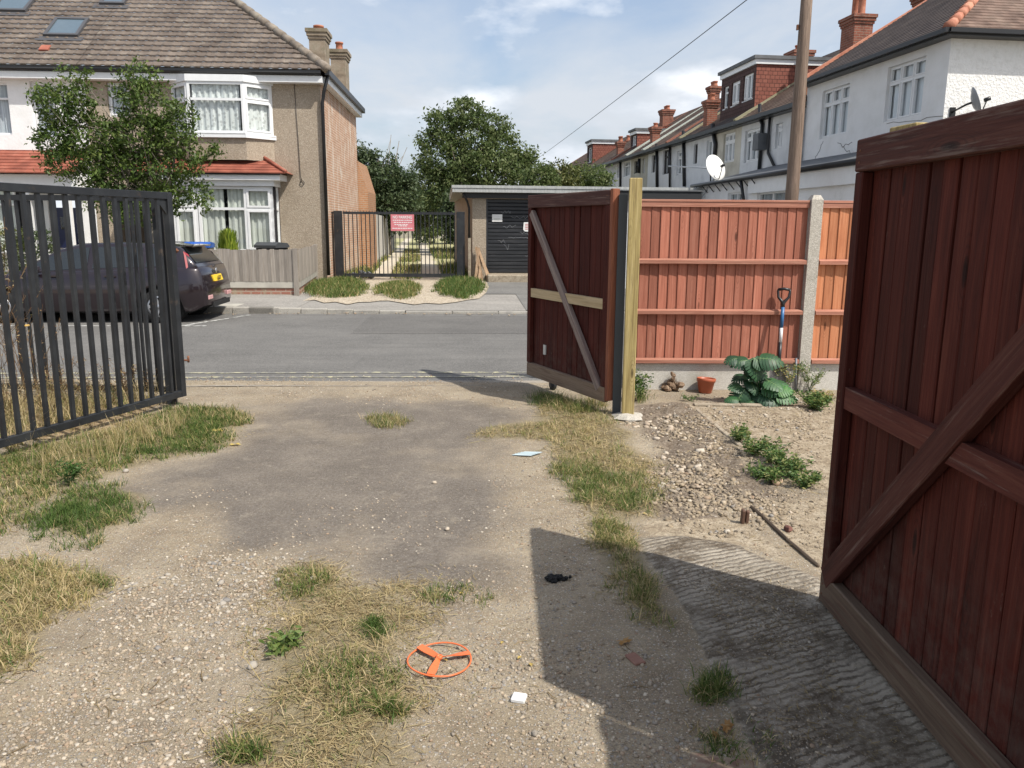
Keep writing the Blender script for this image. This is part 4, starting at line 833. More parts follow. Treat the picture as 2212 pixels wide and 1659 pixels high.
# ---- artificial split-leaf plant
M_mon=None
m_,t,b=newmat('split_leaf_green'); v=coords(t,'UV'); col=ramp(t,attr_(t,'tint'),[(.010,.040,.018),(.018,.065,.022),(.03,.13,.02),(.26,.36,.16)],0,1); t.links.new(col,b.inputs['Base Color']); b.inputs['Roughness'].default_value=.5; b.inputs['Specular IOR Level'].default_value=.4; M_mon=m_
def split_leaf(mb, c, d, up, size, seed, tint=.2, curl=.25):
    """monstera blade: heart outline cut by slits, pale midrib and side veins"""
    r=random.Random(seed); d=Vector(d).normalized(); up=Vector(up); up=(up-d*up.dot(d)).normalized(); s=d.cross(up); c=Vector(c)
    def P(u,w,lift=0): # u along -0.15..1, w sideways
        z=-curl*(w*w*1.2+max(0,u-.25)**2)*1.0+lift; return c+(d*u+s*w+up*z)*size
    n=7; 
    for sg in (-1,1):
        for k in range(n):
            u0=-.10+k*.145; u1=u0+.145
            def wid(u): 
                q=(u+.16)/1.16; return max(.03,.56*math.sin(math.pi*min(1,q**.62))**.75)
            gap=.018 if k else 0
            sw=.16  # ribs sweep forward
            w0=wid(u0+sw*.6)*r.uniform(.92,1.02); w1=wid(u1+sw*.4)*r.uniform(.92,1.02)
            inn=[(u0,0),(u1,0)]; mid=[(u0+sw*.4+.004,sg*w0*.5),(u1+sw*.4-.004,sg*w1*.5)]; q3=[(u0+sw*.75+gap,sg*w0*.82),(u1+sw*.75-gap,sg*w1*.80)]; out=[(u0+sw+gap*1.5,sg*w0),(u1+sw-gap*1.5,sg*w1)]
            pts=[inn[0],inn[1],mid[0],mid[1],q3[0],q3[1],out[0],out[1]]; vs=[P(a,b_,(.02 if i in (2,4) else 0)) for i,(a,b_) in enumerate(pts)]
            mb.smooth=True; mb.add(vs,[(0,1,3,2),(2,3,5,4),(4,5,7,6)],tint+r.uniform(-.06,.06)); mb.smooth=False
            um=(u0+u1)/2; a0=P(um-.01,0,.012); a1=P(um+.008,0,.012); b1=P(um+sw*.8,sg*(w0+w1)*.42,.014); mb.add([a0,a1,b1],[(0,1,2)],.8)
    vs=[P(-.1,-.010,.016),P(-.1,.010,.016),P(.45,.006,.016),P(.45,-.006,.016),P(.9,0,.01)]; mb.add(vs,[(0,1,2,3),(3,2,4)],.95)
pl=G(1640,868); t=thing('artificial_plant','glossy dark green artificial split leaf plant dumped by the fence','artificial plant',(pl.x,pl.y,gz(pl.x,pl.y)))
sc=8.0/1720
def lp(px,py,dy=0): q=V(px,py,pl.y+dy); return q-Vector((pl.x,pl.y,gz(pl.x,pl.y)))
LV=[]
_r=random.Random(21)
for cx_,cy_,n_,sz,ti,dd in ((1600,782,3,.17,.15,-.9),(1648,776,3,.17,.2,.6),(1630,800,2,.16,.12,-.2),(1612,822,3,.17,.22,-.6),(1640,830,3,.17,.12,.3),(1600,850,3,.16,.3,-1),(1668,832,3,.17,.5,.9),(1690,848,3,.16,.58,1),(1640,858,3,.16,.2,0),(1672,862,4,.16,.06,.3),(1590,862,2,.15,.35,-1),(1625,866,3,.15,.15,-.2)):
    for k_ in range(n_):
        a_=_r.uniform(-.8,.8); LV.append(((cx_+_r.uniform(-14,14)-dd*12,cy_+_r.uniform(-9,9)-6,_r.uniform(-.16,.06)),(dd+a_,-.35+_r.uniform(-.4,.3),_r.uniform(-.6,.15)),(_r.uniform(-.3,.3),-.6,.75),sz*_r.uniform(.8,1.25),max(0,ti+_r.uniform(-.1,.1))))
for i,(q,d,up,s_,ti) in enumerate(LV):
    mb=MB(); split_leaf(mb,lp(*q),d,up,s_,i,ti,curl=_r.uniform(.25,.7)); o=mb.build('leaf',M_mon,t,fix=False)
mb=MB()
for q in LV: a=lp(*q[0]); mb.tube([(a.x*.2,a.y*.2,.0),(a.x*.5,a.y*.5+.01,a.z*.6),tuple(a)],.006,6,tint=.5)
mb.tube([lp(1640,870),lp(1580,868,-.02),lp(1548,874,-.04)],[.008,.007,.006],6,tint=.75)
mb.build('stem',M_mon,t,fix=False)
# white packaging under it
p=G(1705,868); m=MB(); m.box(-.09,.07,-.06,.05,0,.012,bev=.003); tag(m.build('cardboard_scrap',flat('white_card',(.62,.6,.54),.8),loc=(p.x,p.y,gz(p.x,p.y)+.03),rotz=15),'flat off white scrap of card lying under the artificial plant','card scrap')
# ---- spade
def spade():
    b0=G(1684,800); base=FR.w(1.40,-.22); top=FR.w(1.45,-.08); hh=1.06
    t=thing('garden_spade','spade with D handle and blue and white shaft leaning on the fence','spade',(base.x,base.y,0)); a=Vector((0,0,.02)); bt=Vector((top.x-base.x,top.y-base.y,hh)); d=(bt-a).normalized()
    m=MB(); 
    m2=flat('black_plastic',(.02,.02,.022),.4); 
    T=Matrix.Translation(a)@d.to_track_quat('Z','Y').to_matrix().to_4x4()
    L=(bt-a).length
    for nm_,z0,z1,r_,mat in (('socket',.26,.50,.019,m2),('white_grip',.50,.65,.017,flat('white_sleeve',(.65,.65,.65),.4)),('blue_shaft',.65,.86,.018,flat('blue_sleeve',(.03,.13,.30),.4))):
        m=MB(); m.T=T; m.tube([(0,0,z0),(0,0,z1)],r_,12); m.build(nm_,mat,t)
    m=MB(); m.T=T; m.smooth=False; vs=[]; nn_=8
    for k in range(nn_):
        z=.26-.28*k/(nn_-1); w=.085*(1-.25*(k/(nn_-1))**3)
        for j in range(5): x=-w+2*w*j/4; vs+= [(x,-.02*(1-(x/w)**2)+.0,z),]
    fs=[(k*5+j,k*5+j+1,k*5+6+j,k*5+5+j) for k in range(nn_-1) for j in range(4)]; m.add(vs,fs); m.box(-.09,-.02,-.012,.012,.255,.268); m.box(.02,.09,-.012,.012,.255,.268); m.build('blade',flat('dull_steel',(.18,.17,.16),.5,.6),t)
    m=MB(); m.T=T
    m.tube([(0,0,.86),(0,0,.90),(-.02,0,.925),(-.05,0,.96),(-.058,0,1.02),(-.052,0,1.04)],[.019,.02,.016,.013,.012,.012],8); m.tube([(0,0,.90),(.02,0,.925),(.05,0,.96),(.058,0,1.02),(.052,0,1.04)],[.019,.016,.013,.012,.012],8); m.tube([(-.056,0,1.035),(0,0,1.045),(.056,0,1.035)],.015,10)
    m.build('handle',m2,t)
spade()
m=MB(); m.tube([FR.w(1.63,-.12)+Vector((0,0,.0)),Vector(FR.w(1.635,-.06,.34))],.012,8); tag(m.build('steel_rod',flat('grey_rod',(.16,.17,.19),.5,.3)),'short grey metal rod upright against the concrete post','rod')
# concrete edging strips
M_edg=pebble_mat('edging_concrete',[(.28,.235,.175),(.38,.33,.25),(.45,.40,.31)],120,(.3,.25,.19),.003,dirt=((.17,.13,.09),9,.45,.6))
def edging(name,label,pts,w,h,mat):
    m=MB()
    for a,c in zip(pts[:-1],pts[1:]): m.beam(G(*a)+Vector((0,0,h/2)),G(*c)+Vector((0,0,h/2)),w,h,bev=.006)
    return tag(m.build(name,mat),label,'edging')
edging('concrete_edging','pale concrete edging strip in front of the artificial plant',[(1498,876),(1600,877),(1645,878)],.08,.022,M_edg)
edging('concrete_edging','pale concrete edging running from the strip towards the slab weeds',[(1505,886),(1560,932),(1600,965)],.045,.016,M_edg)
edging('slab_shuttering','dark strip of old timber shuttering at the edge of the sandy slab',[(1622,1098),(1650,1122),(1700,1170),(1768,1228)],.018,.022,wood_mat('dark_shuttering',[(.05,.035,.025),(.09,.065,.045),(.13,.10,.07)],'Y',.1))
p=G(1608,1132); m=MB(); m.T=Matrix.Rotation(R_(8),4,'X'); m.box(-.022,-.004,-.015,.02,0,.085,bev=.004); m.box(.002,.022,-.01,.015,0,.078,bev=.004); o=m.build('broken_stake',wood_mat('rotten_stake',[(.06,.03,.02),(.11,.06,.04),(.16,.10,.07)],'Z',.2),loc=(p.x,p.y,gz(p.x,p.y))); tag(o,'broken dark timber stake poking out at the slab corner','broken stake')
p=G(1702,1148); m=MB(); m.rock((0,0,.012),.03,.7,seg=8); tag(m.build('brick_fragment',pm('brick_lump',[(.10,.04,.03),(.17,.08,.06)],20),loc=(p.x,p.y,gz(p.x,p.y))),'dark reddish brick fragment on the sandy slab','brick fragment')
p=G(1678,1046); m=MB(); m.T=Matrix.Rotation(R_(62),4,'X'); m.lathe([(0,-.01),(.035,-.01),(.036,0),(.035,.01),(0,.01)],18); tag(m.build('round_stone',pm('tan_stone',[(.38,.26,.16),(.52,.38,.26)],20),loc=(p.x,p.y,gz(p.x,p.y)+.028)),'round tan coloured disc shaped stone among the slab weeds','stone')
# ---- litter on the drive
M_or=flat('orange_plastic',(.74,.17,.055),.4)
p=G(949,1432); z=gz(p.x,p.y)+.012; t=thing('toy_propeller_ring','orange plastic toy propeller with three blades inside a thin ring on dry grass','flying toy',(p.x,p.y,z),8)
m=MB(); rr_=.122; pts=[(rr_*math.cos(a),rr_*math.sin(a)*(1),.004*math.sin(2*a)+.004) for a in np.linspace(0,2*math.pi,41)]; m.tube(pts,.0035,6,cap=False); m.build('ring',M_or,t)
for k in range(3):
    a=R_([10,128,252][k]); m=MB(); m.T=Matrix.Rotation(a,4,'Z'); vs=[]
    for i in range(6):
        x=.012+i*(rr_-.014)/5; w=.007+.008*min(1,i/3.); tw=.006*(1-i/6)
        vs+=[(x,-w,tw+.010),(x,w,-tw+.010),(x,-w,tw+.0125),(x,w,-tw+.0125)]
    fs=[]
    for i in range(5):
        q=i*4; fs+=[(q,q+1,q+5,q+4),(q+2,q+6,q+7,q+3),(q,q+4,q+6,q+2),(q+1,q+3,q+7,q+5)]
    fs+=[(0,2,3,1),(20,21,23,22)]; m.add(vs,fs); m.build('blade',M_or,t)
m=MB(); m.lathe([(0,.004),(.012,.004),(.013,.018),(.007,.021),(.006,.014),(0,.014)],16); m.build('hub',M_or,t)
p=G(1121,1512); m=MB(); m.box(-.026,.026,-.024,.024,0,.017,bev=.004); m.T=None; tag(m.build('white_plastic_block',flat('white_plastic',(.75,.75,.73),.4),loc=(p.x,p.y,gz(p.x,p.y)),rotz=-14),'small white plastic block lying on the gravel right of the orange toy','plastic block')
p=G(1137,982); t=MB(); vs=[(-.11,-.035,.004),(.03,-.06,.006),(.12,.02,.012),(-.01,.045,.008)]; t.add(vs,[(0,1,2,3)]); t.add([(a,b_,c+.003) for a,b_,c in vs],[(0,1,2,3)]); 
for k in range(3): f=.25+.22*k; a=Vector(vs[0]).lerp(Vector(vs[3]),f); c=Vector(vs[1]).lerp(Vector(vs[2]),f); t.beam(a+Vector((0,0,.005)),c+Vector((0,0,.005)),.006,.003)
tag(t.build('face_mask',flat('pale_blue_fabric',(.47,.56,.58),.8),loc=(p.x,p.y,gz(p.x,p.y)+.004)),'crumpled pale blue paper face mask on the dirt beside the tarmac','face mask')
p=G(1200,1252); r=random.Random(11); m=MB()
for i in range(70): m.rock((r.gauss(0,.021),r.gauss(0,.012),.004+r.random()*.016),r.uniform(.006,.015),.7,seg=6)
tag(m.build('charred_lump',pm('charred',[(.006,.006,.006),(.02,.02,.02)],60,bump=1,rough=.7),loc=(p.x,p.y,gz(p.x,p.y))),'charred black lump on the gravel inside the gate shadow','charred lump')
M_leafd=leaf_mat('dry_leaf',[(.22,.11,.04),(.36,.20,.07),(.45,.28,.11),(.55,.45,.12)],.7,.3)
def dleaf(px,py,s,tint,label,seed,name='dry_leaf'):
    r=random.Random(seed); p=G(px,py); m=MB(); n=9; vs=[(0,0,.012)]
    for k in range(n*2):
        a=6.283*k/(n*2); q=s*(1 if k%2 else .62)*r.uniform(.8,1.1); vs.append((q*math.cos(a)*1.3,q*math.sin(a)*.8,.004+.02*s/.05*abs(math.sin(a*1.5+seed))))
    m.add(vs,[(0,1+k,1+(k+1)%(n*2)) for k in range(n*2)],tint); tag(m.build(name,M_leafd,loc=(p.x,p.y,gz(p.x,p.y)),rotz=seed*37,fix=False),label,'leaf')
dleaf(1348,1392,.030,.45,'curled orange brown leaf in the gate shadow near the slab',1)
dleaf(1570,1575,.030,.3,'large crumpled brown leaf by the tuft at the slab edge, right one of a pair',2); dleaf(1545,1588,.018,.35,'smaller crumpled brown leaf beside the large one at the slab edge',3)
dleaf(470,935,.05,.95,'yellow green leaf lying at the edge of the verge',4); dleaf(508,962,.035,.9,'small yellow leaf on the tarmac just off the verge',5)
YL=['tiny yellow leaf on the dirt between two small grass tufts','tiny yellow leaf above and right of the toy propeller','tiny yellow leaf just right of the toy propeller','tiny leaf lying at the rim of the toy propeller','tiny leaf on the dirt below the blue face mask','tiny leaf on the gravel close to the gate shadow edge','tiny leaf in the grass under the far gate leaf','tiny leaf at the top of the ribbed slab']
for i,(px,py) in enumerate([(996,1283),(1122,1426),(1147,1440),(962,1430),(1180,1015),(1085,1390),(1165,885),(1392,1118)]): 
    r=random.Random(i); p=G(px,py); m=MB(); m.add([(-.012,0,.004),(0,-.008,.008),(.014,0,.005),(0,.008,.009)],[(0,1,2,3)],.85); tag(m.build('fallen_leaf',M_leafd,loc=(p.x,p.y,gz(p.x,p.y)+.003),rotz=i*50,fix=False),YL[i],'leaf',group='tiny yellow leaves on the drive')
# bigger single stones
for i,(px,py,rad,c,lab) in enumerate([(546,1442,.022,.93,'round dark grey stone at the left edge of the dry grass strip'),(938,1046,.016,.78,'single white stone on the grey tarmac'),(966,1142,.018,.78,'white stone with chalky smear on the tarmac'),(676,1255,.017,.78,'white stone sitting in the grass tuft at the strip top'),(1155,1588,.015,.33,'round pebble below the white plastic block'),(1872-552,1245,.012,.3,'small grey pebble within the gate shadow'),(272,1022,.022,.93,'purplish grey stone at the verge edge'),(600,1255,.016,.95,'dark flint at the start of the gravel'),(478,1262,.02,.93,'dark flint in the middle of the gravel')]):
    p=G(px,py); m=MB(); random.seed(i+50); m.smooth=True; m.rock((0,0,rad*.4),rad,.7,tint=c,seg=9,rings=6); tag(m.build('stone',M_stone,loc=(p.x,p.y,gz(p.x,p.y))),lab,'stone')
random.seed(77)
p=G(1560,1655); m=MB(); m.box(-.1,.1,-.05,.05,0,.03,bev=.005); tag(m.build('sunken_brick',pm('old_red_brick',[(.17,.10,.075),(.24,.15,.11)],15,bump=.5,dirt=((.26,.21,.15),30,.4,.6)),loc=(p.x,p.y,gz(p.x,p.y)-.022),rotz=-12),'red brick sunk in the ground at the bottom edge of the photo','brick')
p=G(1372,1425); m=MB(); m.box(-.025,.025,-.04,.04,0,.02,bev=.004); tag(m.build('brick_shard',pm('red_brick_shard',[(.20,.10,.075),(.27,.15,.11)],15,bump=.5),loc=(p.x,p.y,gz(p.x,p.y)-.012),rotz=24),'red brick shard trodden into the gravel in the gate shadow','brick fragment')
# ================================================================ buildings
M_pebl=pebble_mat('pebbledash',[(.24,.195,.145),(.39,.325,.25),(.32,.265,.20),(.47,.405,.325),(.36,.29,.215)],42,(.31,.26,.20),.008,dirt=((.16,.125,.09),.7,.5,.8))
M_white=pm('white_render',[(.70,.70,.68),(.76,.76,.75),(.80,.80,.79)],2,bump=.55,bscale=14,bdist=.012,rough=.9,dirt=((.42,.41,.38),1.3,.62,.85))
M_white2=pm('roughcast_white',[(.70,.69,.66),(.78,.77,.74),(.80,.79,.77)],8,bump=.9,bscale=18,bdist=.03,rough=.95)
M_tileB=pm('brown_roof_tile',[(.095,.074,.060),(.135,.108,.088),(.18,.147,.12)],1.2,tint=.10,bump=.3,rough=.9,dirt=((.26,.235,.195),3.2,.55,.8),speck=((.085,.07,.06),9,.66))
M_tileR=pm('red_bay_tile',[(.20,.062,.040),(.27,.085,.055),(.32,.12,.08)],3,tint=.12,rough=.7,bump=.3,dirt=((.14,.07,.05),4,.6,.8))
M_tileD=pm('dark_roof_tile',[(.045,.036,.034),(.07,.055,.050),(.10,.08,.07)],2,tint=.15,rough=.9,bump=.4,dirt=((.14,.115,.09),3,.6,.85))
M_tileM=pm('mid_roof_tile',[(.065,.042,.033),(.10,.065,.050),(.14,.098,.074)],2,tint=.18,rough=.9,bump=.4,dirt=((.21,.19,.13),3,.55,.8))
M_brickS=brick_mat('flank_brick',(.40,.20,.12),(.50,.30,.20),(.50,.42,.33),mort=.018,var=.55,bump=.8,stain=((.56,.50,.42),2.6,.50))
M_brickO=brick_mat('orange_brick',(.30,.145,.07),(.37,.19,.10),(.33,.26,.19))
M_brickC=brick_mat('chimney_brick',(.20,.07,.045),(.28,.10,.065),(.27,.2,.155),stain=((.12,.06,.045),4,.52))
M_brickW=brick_mat('plinth_brick',(.28,.12,.085),(.35,.18,.13),(.36,.31,.25),stain=((.33,.29,.2),3,.5))
M_hung=brick_mat('hung_tile',(.21,.075,.055),(.27,.105,.075),(.06,.03,.025),bw=.17,bh=.13,mort=.010,bump=1.)
M_hungD=brick_mat('dark_hung_tile',(.075,.045,.042),(.10,.06,.055),(.03,.02,.018),bw=.17,bh=.13,mort=.010,bump=1.)
M_pot=pm('clay_pot',[(.26,.09,.055),(.36,.14,.085),(.42,.19,.12)],8,rough=.8)
M_oldch=pm('weathered_render',[(.17,.135,.10),(.26,.21,.155),(.32,.275,.215)],4,bump=.6,bdist=.01,rough=.95,dirt=((.10,.10,.05),3,.5,.8))
M_upvc=flat('white_upvc',(.76,.77,.77),.35,0,.5)
M_dkwin=flat('dark_frame',(.06,.055,.055),.5)
M_gut=flat('black_plastic_gutter',(.012,.012,.013),.4)
M_glass=glass_mat('window_glass',(.92,.95,.95)); M_glassd=glass_mat('dark_glass',(.25,.28,.3),.9,.06)
M_int=flat('painted_room_shade',(.03,.03,.033),.95,0,.1)  # near-black colour stands for the shade inside the rooms
def curtain_mat(name,c1,c2,tr=.35,lace=False):
    m,t,b=newmat(name); v=coords(t); st=coords(t,'Object',(9,1,.35)); n=noise_(t,st,1.6,5,.6); col=ramp(t,n,[c1,c2],.35,.65)
    if lace:
        vv=vor_(t,v,9); col=mixc(t,step_(t,vv.outputs['Distance'],.30,.42,.55,0),col,tuple(x*.55 for x in c1)); 
    t.links.new(col,b.inputs['Base Color']); b.inputs['Roughness'].default_value=.9; b.inputs['Specular IOR Level'].default_value=.1; return m
M_net=curtain_mat('lace_curtain',(.58,.59,.57),(.78,.79,.77),lace=True); M_drape=curtain_mat('cream_drape',(.46,.47,.42),(.70,.71,.64)); M_grey=curtain_mat('grey_blind',(.60,.62,.65),(.80,.82,.84)); M_blind=curtain_mat('dim_net',(.30,.32,.35),(.62,.65,.68))
def win(par,x,y,z,w,h,cols=(1,),trans=None,rot=0,fm=None,cur=None,bar=.05,casement=(),name='window',glass=None,sill=True,room_shade=True):
    """window unit: x,z lower-left, outside is local -y; cols=relative widths; trans=height fraction of the transom (or list per column)"""
    fm=fm or M_upvc; m=MB(); r=random.Random(int(abs(x*100+z*10)))
    m.box(0,bar,0,.07,0,h); m.box(w-bar,w,0,.07,0,h); m.box(bar,w-bar,0,.07,0,bar); m.box(bar,w-bar,0,.07,h-bar,h)
    tot=sum(cols); xs=[0]; 
    for c in cols: xs.append(xs[-1]+c/tot*w)
    for q in xs[1:-1]: m.box(q-bar*.55,q+bar*.55,-.004,.066,bar,h-bar)
    for i in range(len(cols)):
        tf=trans[i] if isinstance(trans,(list,tuple)) else trans
        a=xs[i]+(bar if i==0 else bar*.55); b_=xs[i+1]-(bar if i==len(cols)-1 else bar*.55)
        if tf: m.box(a,b_,-.003,.067,h*tf-bar*.5,h*tf+bar*.5)
        if i in casement:  # opening lights carry a second frame, proud of the first
            for lo,hi in (((bar,h*tf-bar*.5),(h*tf+bar*.5,h-bar)) if tf else ((bar,h-bar),)):
                e=bar*.75; m.box(a,a+e,-.018,.05,lo,hi); m.box(b_-e,b_,-.018,.05,lo,hi); m.box(a+e,b_-e,-.018,.05,lo,lo+e); m.box(a+e,b_-e,-.018,.05,hi-e,hi)
    if sill: m.box(-.04,w+.04,-.06,.07,-.045,-.002)
    f=m.build(name,fm,par,loc=(x,y,z),rotz=rot)
    g=MB(); g.quad((bar*.5,.035,bar*.5),(w-bar*.5,.035,bar*.5),(w-bar*.5,.035,h-bar*.5),(bar*.5,.035,h-bar*.5)); g.build('pane',glass or M_glass,f,fix=False)
    g=MB() if room_shade else MB()
    if room_shade: g.box(-.0,w,.30,.32,0,h); g.box(-.02,0,.072,.32,0,h); g.box(w,w+.02,.072,.32,0,h); g.box(0,w,.072,.32,-.02,0); g.box(0,w,.072,.32,h,h+.02); g.build('room_shade',M_int,f)  # dark box behind the pane, the unlit room painted as its colour
    if cur is not None:
        mat,spans=cur if isinstance(cur,tuple) else (cur,[(0,1)])
        g=MB(); g.smooth=True
        for s0,s1 in spans:
            n=max(6,int((s1-s0)*w/.025)); vs=[]
            for k in range(n+1):
                q=s0*w+(s1-s0)*w*k/n; yy=.105+.022*math.sin(q*38+r.random()*.8)+.012*math.sin(q*97); vs+=[(q,yy,.02),(q,yy*.97,h-.02)]
            g.add(vs,[(2*k,2*k+2,2*k+3,2*k+1) for k in range(n)])
        g.build('curtain',mat,f,fix=False)
    return f
def wallh(m,x0,x1,z0,z1,holes,y=0,deep=.28):
    xs=sorted({x0,x1}|{q for h in holes for q in h[:2]}); zs=sorted({z0,z1}|{q for h in holes for q in h[2:]})
    xs=[q for q in xs if x0<=q<=x1]; zs=[q for q in zs if z0<=q<=z1]
    for a,b in zip(xs[:-1],xs[1:]):
        for c,d in zip(zs[:-1],zs[1:]):
            cx,cz=(a+b)/2,(c+d)/2
            if any(h[0]<cx<h[1] and h[2]<cz<h[3] for h in holes): continue
            m.add([(a,y,c),(b,y,c),(b,y,d),(a,y,d)],[(0,1,2,3)],.5)
    for h in holes:
        a,b,c,d=h; e=y+.10
        m.add([(a,y,c),(a,y,d),(a,e,d),(a,e,c),(b,y,c),(b,y,d),(b,e,d),(b,e,c)],[(0,3,2,1),(4,5,6,7),(0,4,7,3),(1,2,6,5)],.5)
def tiles(m,o,u,s,xl,xr,length,course=.29,tile=.30,lift=.035,amp=.022,flatp=False,sub=6):
    """laid roof tiles: o origin at the eaves, u along, s up the slope, xl/xr functions of slope distance"""
    o=Vector(o);u=Vector(u).normalized();s=Vector(s).normalized();n=u.cross(s).normalized()
    if n.z<0:n=-n
    k=int(math.ceil(length/course)); r=random.Random(5)
    for i in range(k):
        d0=i*course; d1=min(length,(i+1)*course+.02)
        a0,b0=xl(d0),xr(d0); a1,b1=xl(d1),xr(d1)
        if b0-a0<.05: break
        lo=min(a0,a1); hi=max(b0,b1); st=tile/sub if not flatp else tile
        off=(tile/2 if (i%2 and flatp) else 0)
        q0=math.floor((lo-off)/st); q1=math.ceil((hi-off)/st); vs=[];fs=[];tn=[]
        for q in range(q0,q1+1):
            x=q*st+off; xa=min(max(x,a0),b0); xb=min(max(x,a1),max(b1,a1)); h=0 if flatp else amp*(max(0,math.sin(2*math.pi*x/tile))**.8)+ (0)
            j=r.uniform(-.004,.004)
            vs+=[o+u*xa+s*(d0-.012+j)+n*(lift+h-.028), o+u*xa+s*(d0+j)+n*(lift+h), o+u*xb+s*d1+n*(.004+h)]
        for q in range(q1-q0): 
            tt=(math.floor(((q0+q)*st+off)/tile)*.618+i*.377)%1
            m.add([vs[q*3+e] for e in (0,1,2)]+[vs[q*3+3+e] for e in (0,1,2)],[(0,3,4,1),(1,4,5,2)],tt)
def chimney(par,x,y,z0,z1,w,d,mat,pots=2,pr=.09,ph=.3,cap=None,rot=0,pot_mat=None,corb=True):
    m=MB(); m.box(-w/2,w/2,-d/2,d/2,z0,z1-.28)
    if corb: m.box(-w/2-.03,w/2+.03,-d/2-.03,d/2+.03,z1-.28,z1-.2); m.box(-w/2-.06,w/2+.06,-d/2-.06,d/2+.06,z1-.2,z1-.1); m.box(-w/2-.09,w/2+.09,-d/2-.09,d/2+.09,z1-.1,z1)
    else: m.box(-w/2,w/2,-d/2,d/2,z1-.28,z1)
    f=m.build('chimney',mat,par,loc=(x,y,0),rotz=rot)
    for i in range(pots):
        g=MB(); xx=(i-(pots-1)/2)*min(w,d if 0 else w)/max(1,pots)*.95; g.lathe([(pr*1.1,0),(pr*1.05,.05),(pr*.9,.08),(pr*.85,ph-.06),(pr*1.05,ph-.05),(pr*1.05,ph),(pr*.8,ph),(pr*.78,.02)],14,c=(xx,0,z1)); g.build('chimney_pot',pot_mat or M_pot,f)
    return f
# ---------------------------------------------------------------- left pair of houses
hc=V(690,150,23.2); HF=Frame(hc.x,hc.y,3.0); EZ=5.78; PT=R_(38)
hs=thing('pebbledash_house','pebbledash end house with white bay windows, brown tiled hip roof and brick side wall','house',HF.w(0,0),3.0)
XB=-6.36
m=MB(); bay=(-4.05,-1.33,4.02,5.72); gb=(-3.98,-1.26,.0,3.0); sw=(-5.78,-5.18,4.55,5.45); dr=(-5.75,-4.35,.1,2.35)
wallh(m,XB,0,0,EZ+.1,[bay,gb,sw,dr]); m.build('wall',M_pebl,hs,fix=False)
# flank wall
m=MB(); m.add([(0,0,0),(0,7,0),(0,7,EZ+.15),(0,0,EZ+.15)],[(0,1,2,3)]); 
m.build('side_wall',M_brickS,hs,fix=False)
q1=HF.loc(V(795,415,30.3)); q0=HF.loc(V(773,355,30.3))
m=MB(); m.box(0-.4,.02,7.0,7.35,0,4.0); m.add([(.0,7.02,0),(.32,7.35,0),(.32,7.35,2.9),(.0,7.02,4.0)],[(0,1,2,3)]); m.add([(.32,7.35,0),(.32,9.8,0),(.32,9.8,2.9),(.32,7.35,2.9)],[(0,1,2,3)]); m.add([(0,7.02,4.0),(.32,7.35,2.9),(.32,9.8,2.9),(0,9.8,4.0)],[(0,1,2,3)])
m.build('rear_wing',M_brickO,hs,fix=False)
m=MB(); m.box(-6.3,-.02,7.0,7.2,0,EZ); m.build('back_wall',M_brickS,hs)
# soffit, fascia, gutter
m=MB(); m.box(XB,.12,-.32,-.005,EZ-.30,EZ-.13); m.build('fascia',M_upvc,hs); m=MB(); m.box(.004,.22,.0,7.1,EZ-.26,EZ-.10); m.build('side_fascia',M_upvc,hs)
m=MB(); m.tube([(XB,-.37,EZ-.06),(.1,-.37,EZ-.06)],.055,8); m.box(XB,.1,-.42,-.32,EZ-.06,EZ-.0); m.build('gutter',M_gut,hs)
m=MB(); m.box(.20,.32,-.32,7.2,EZ-.10,EZ+.06); m.build('side_gutter',M_gut,hs)
m=MB(); m.tube([(.27,-.2,EZ-.05),(.12,-.11,EZ-.5),(.06,-.08,EZ-.8),(.06,-.08,.25)],.048,8); m.build('downpipe',M_gut,hs)
cosP,sinP=math.cos(PT),math.sin(PT)
def hipR(d): return .28-d*cosP*(4.6/4.5)
rf=MB(); tiles(rf,(0,-.36,EZ+.02),(1,0,0),(0,cosP,sinP),lambda d:XB,hipR,5.7,.285,.26,.05,.012); 
roof=rf.build('roof',M_tileB,hs,fix=False)
# flank slope (faces away) and hip tiles
m=MB(); top=5.7*sinP+EZ; m.add([(.28,-.36,EZ),(.28,7.3,EZ),(-4.3,4.1+3,top),(hipR(5.7),4.13,top)],[(0,1,2,3)]); m.build('side_roof',M_tileB,hs,fix=False)
m=MB(); hp=[Vector((hipR(d)+.0,-.36+d*cosP,EZ+.05+d*sinP)) for d in np.linspace(0,5.7,17)]
for a,b_ in zip(hp[:-1],hp[1:]):
    m.tube([a,a.lerp(b_,.5),b_+Vector((0,0,-.02))],[.13,.125,.115],8)
m.build('hip_tiles',pm('hip_tile',[(.15,.125,.10),(.22,.185,.15),(.30,.27,.22)],3,rough=.95,bump=.6,tint=.15),hs)
chimney(hs,-.35,2.1,EZ-.3,7.32,.46,.75,M_oldch,1,.15,.16,pot_mat=M_pot)
c2=HF.hit(733,105,5.2); chimney(hs,c2[0],5.2,EZ-.3,HF.hit(733,112,5.2)[1],.48,.8,M_oldch,1,.13,.30,pot_mat=M_pot)
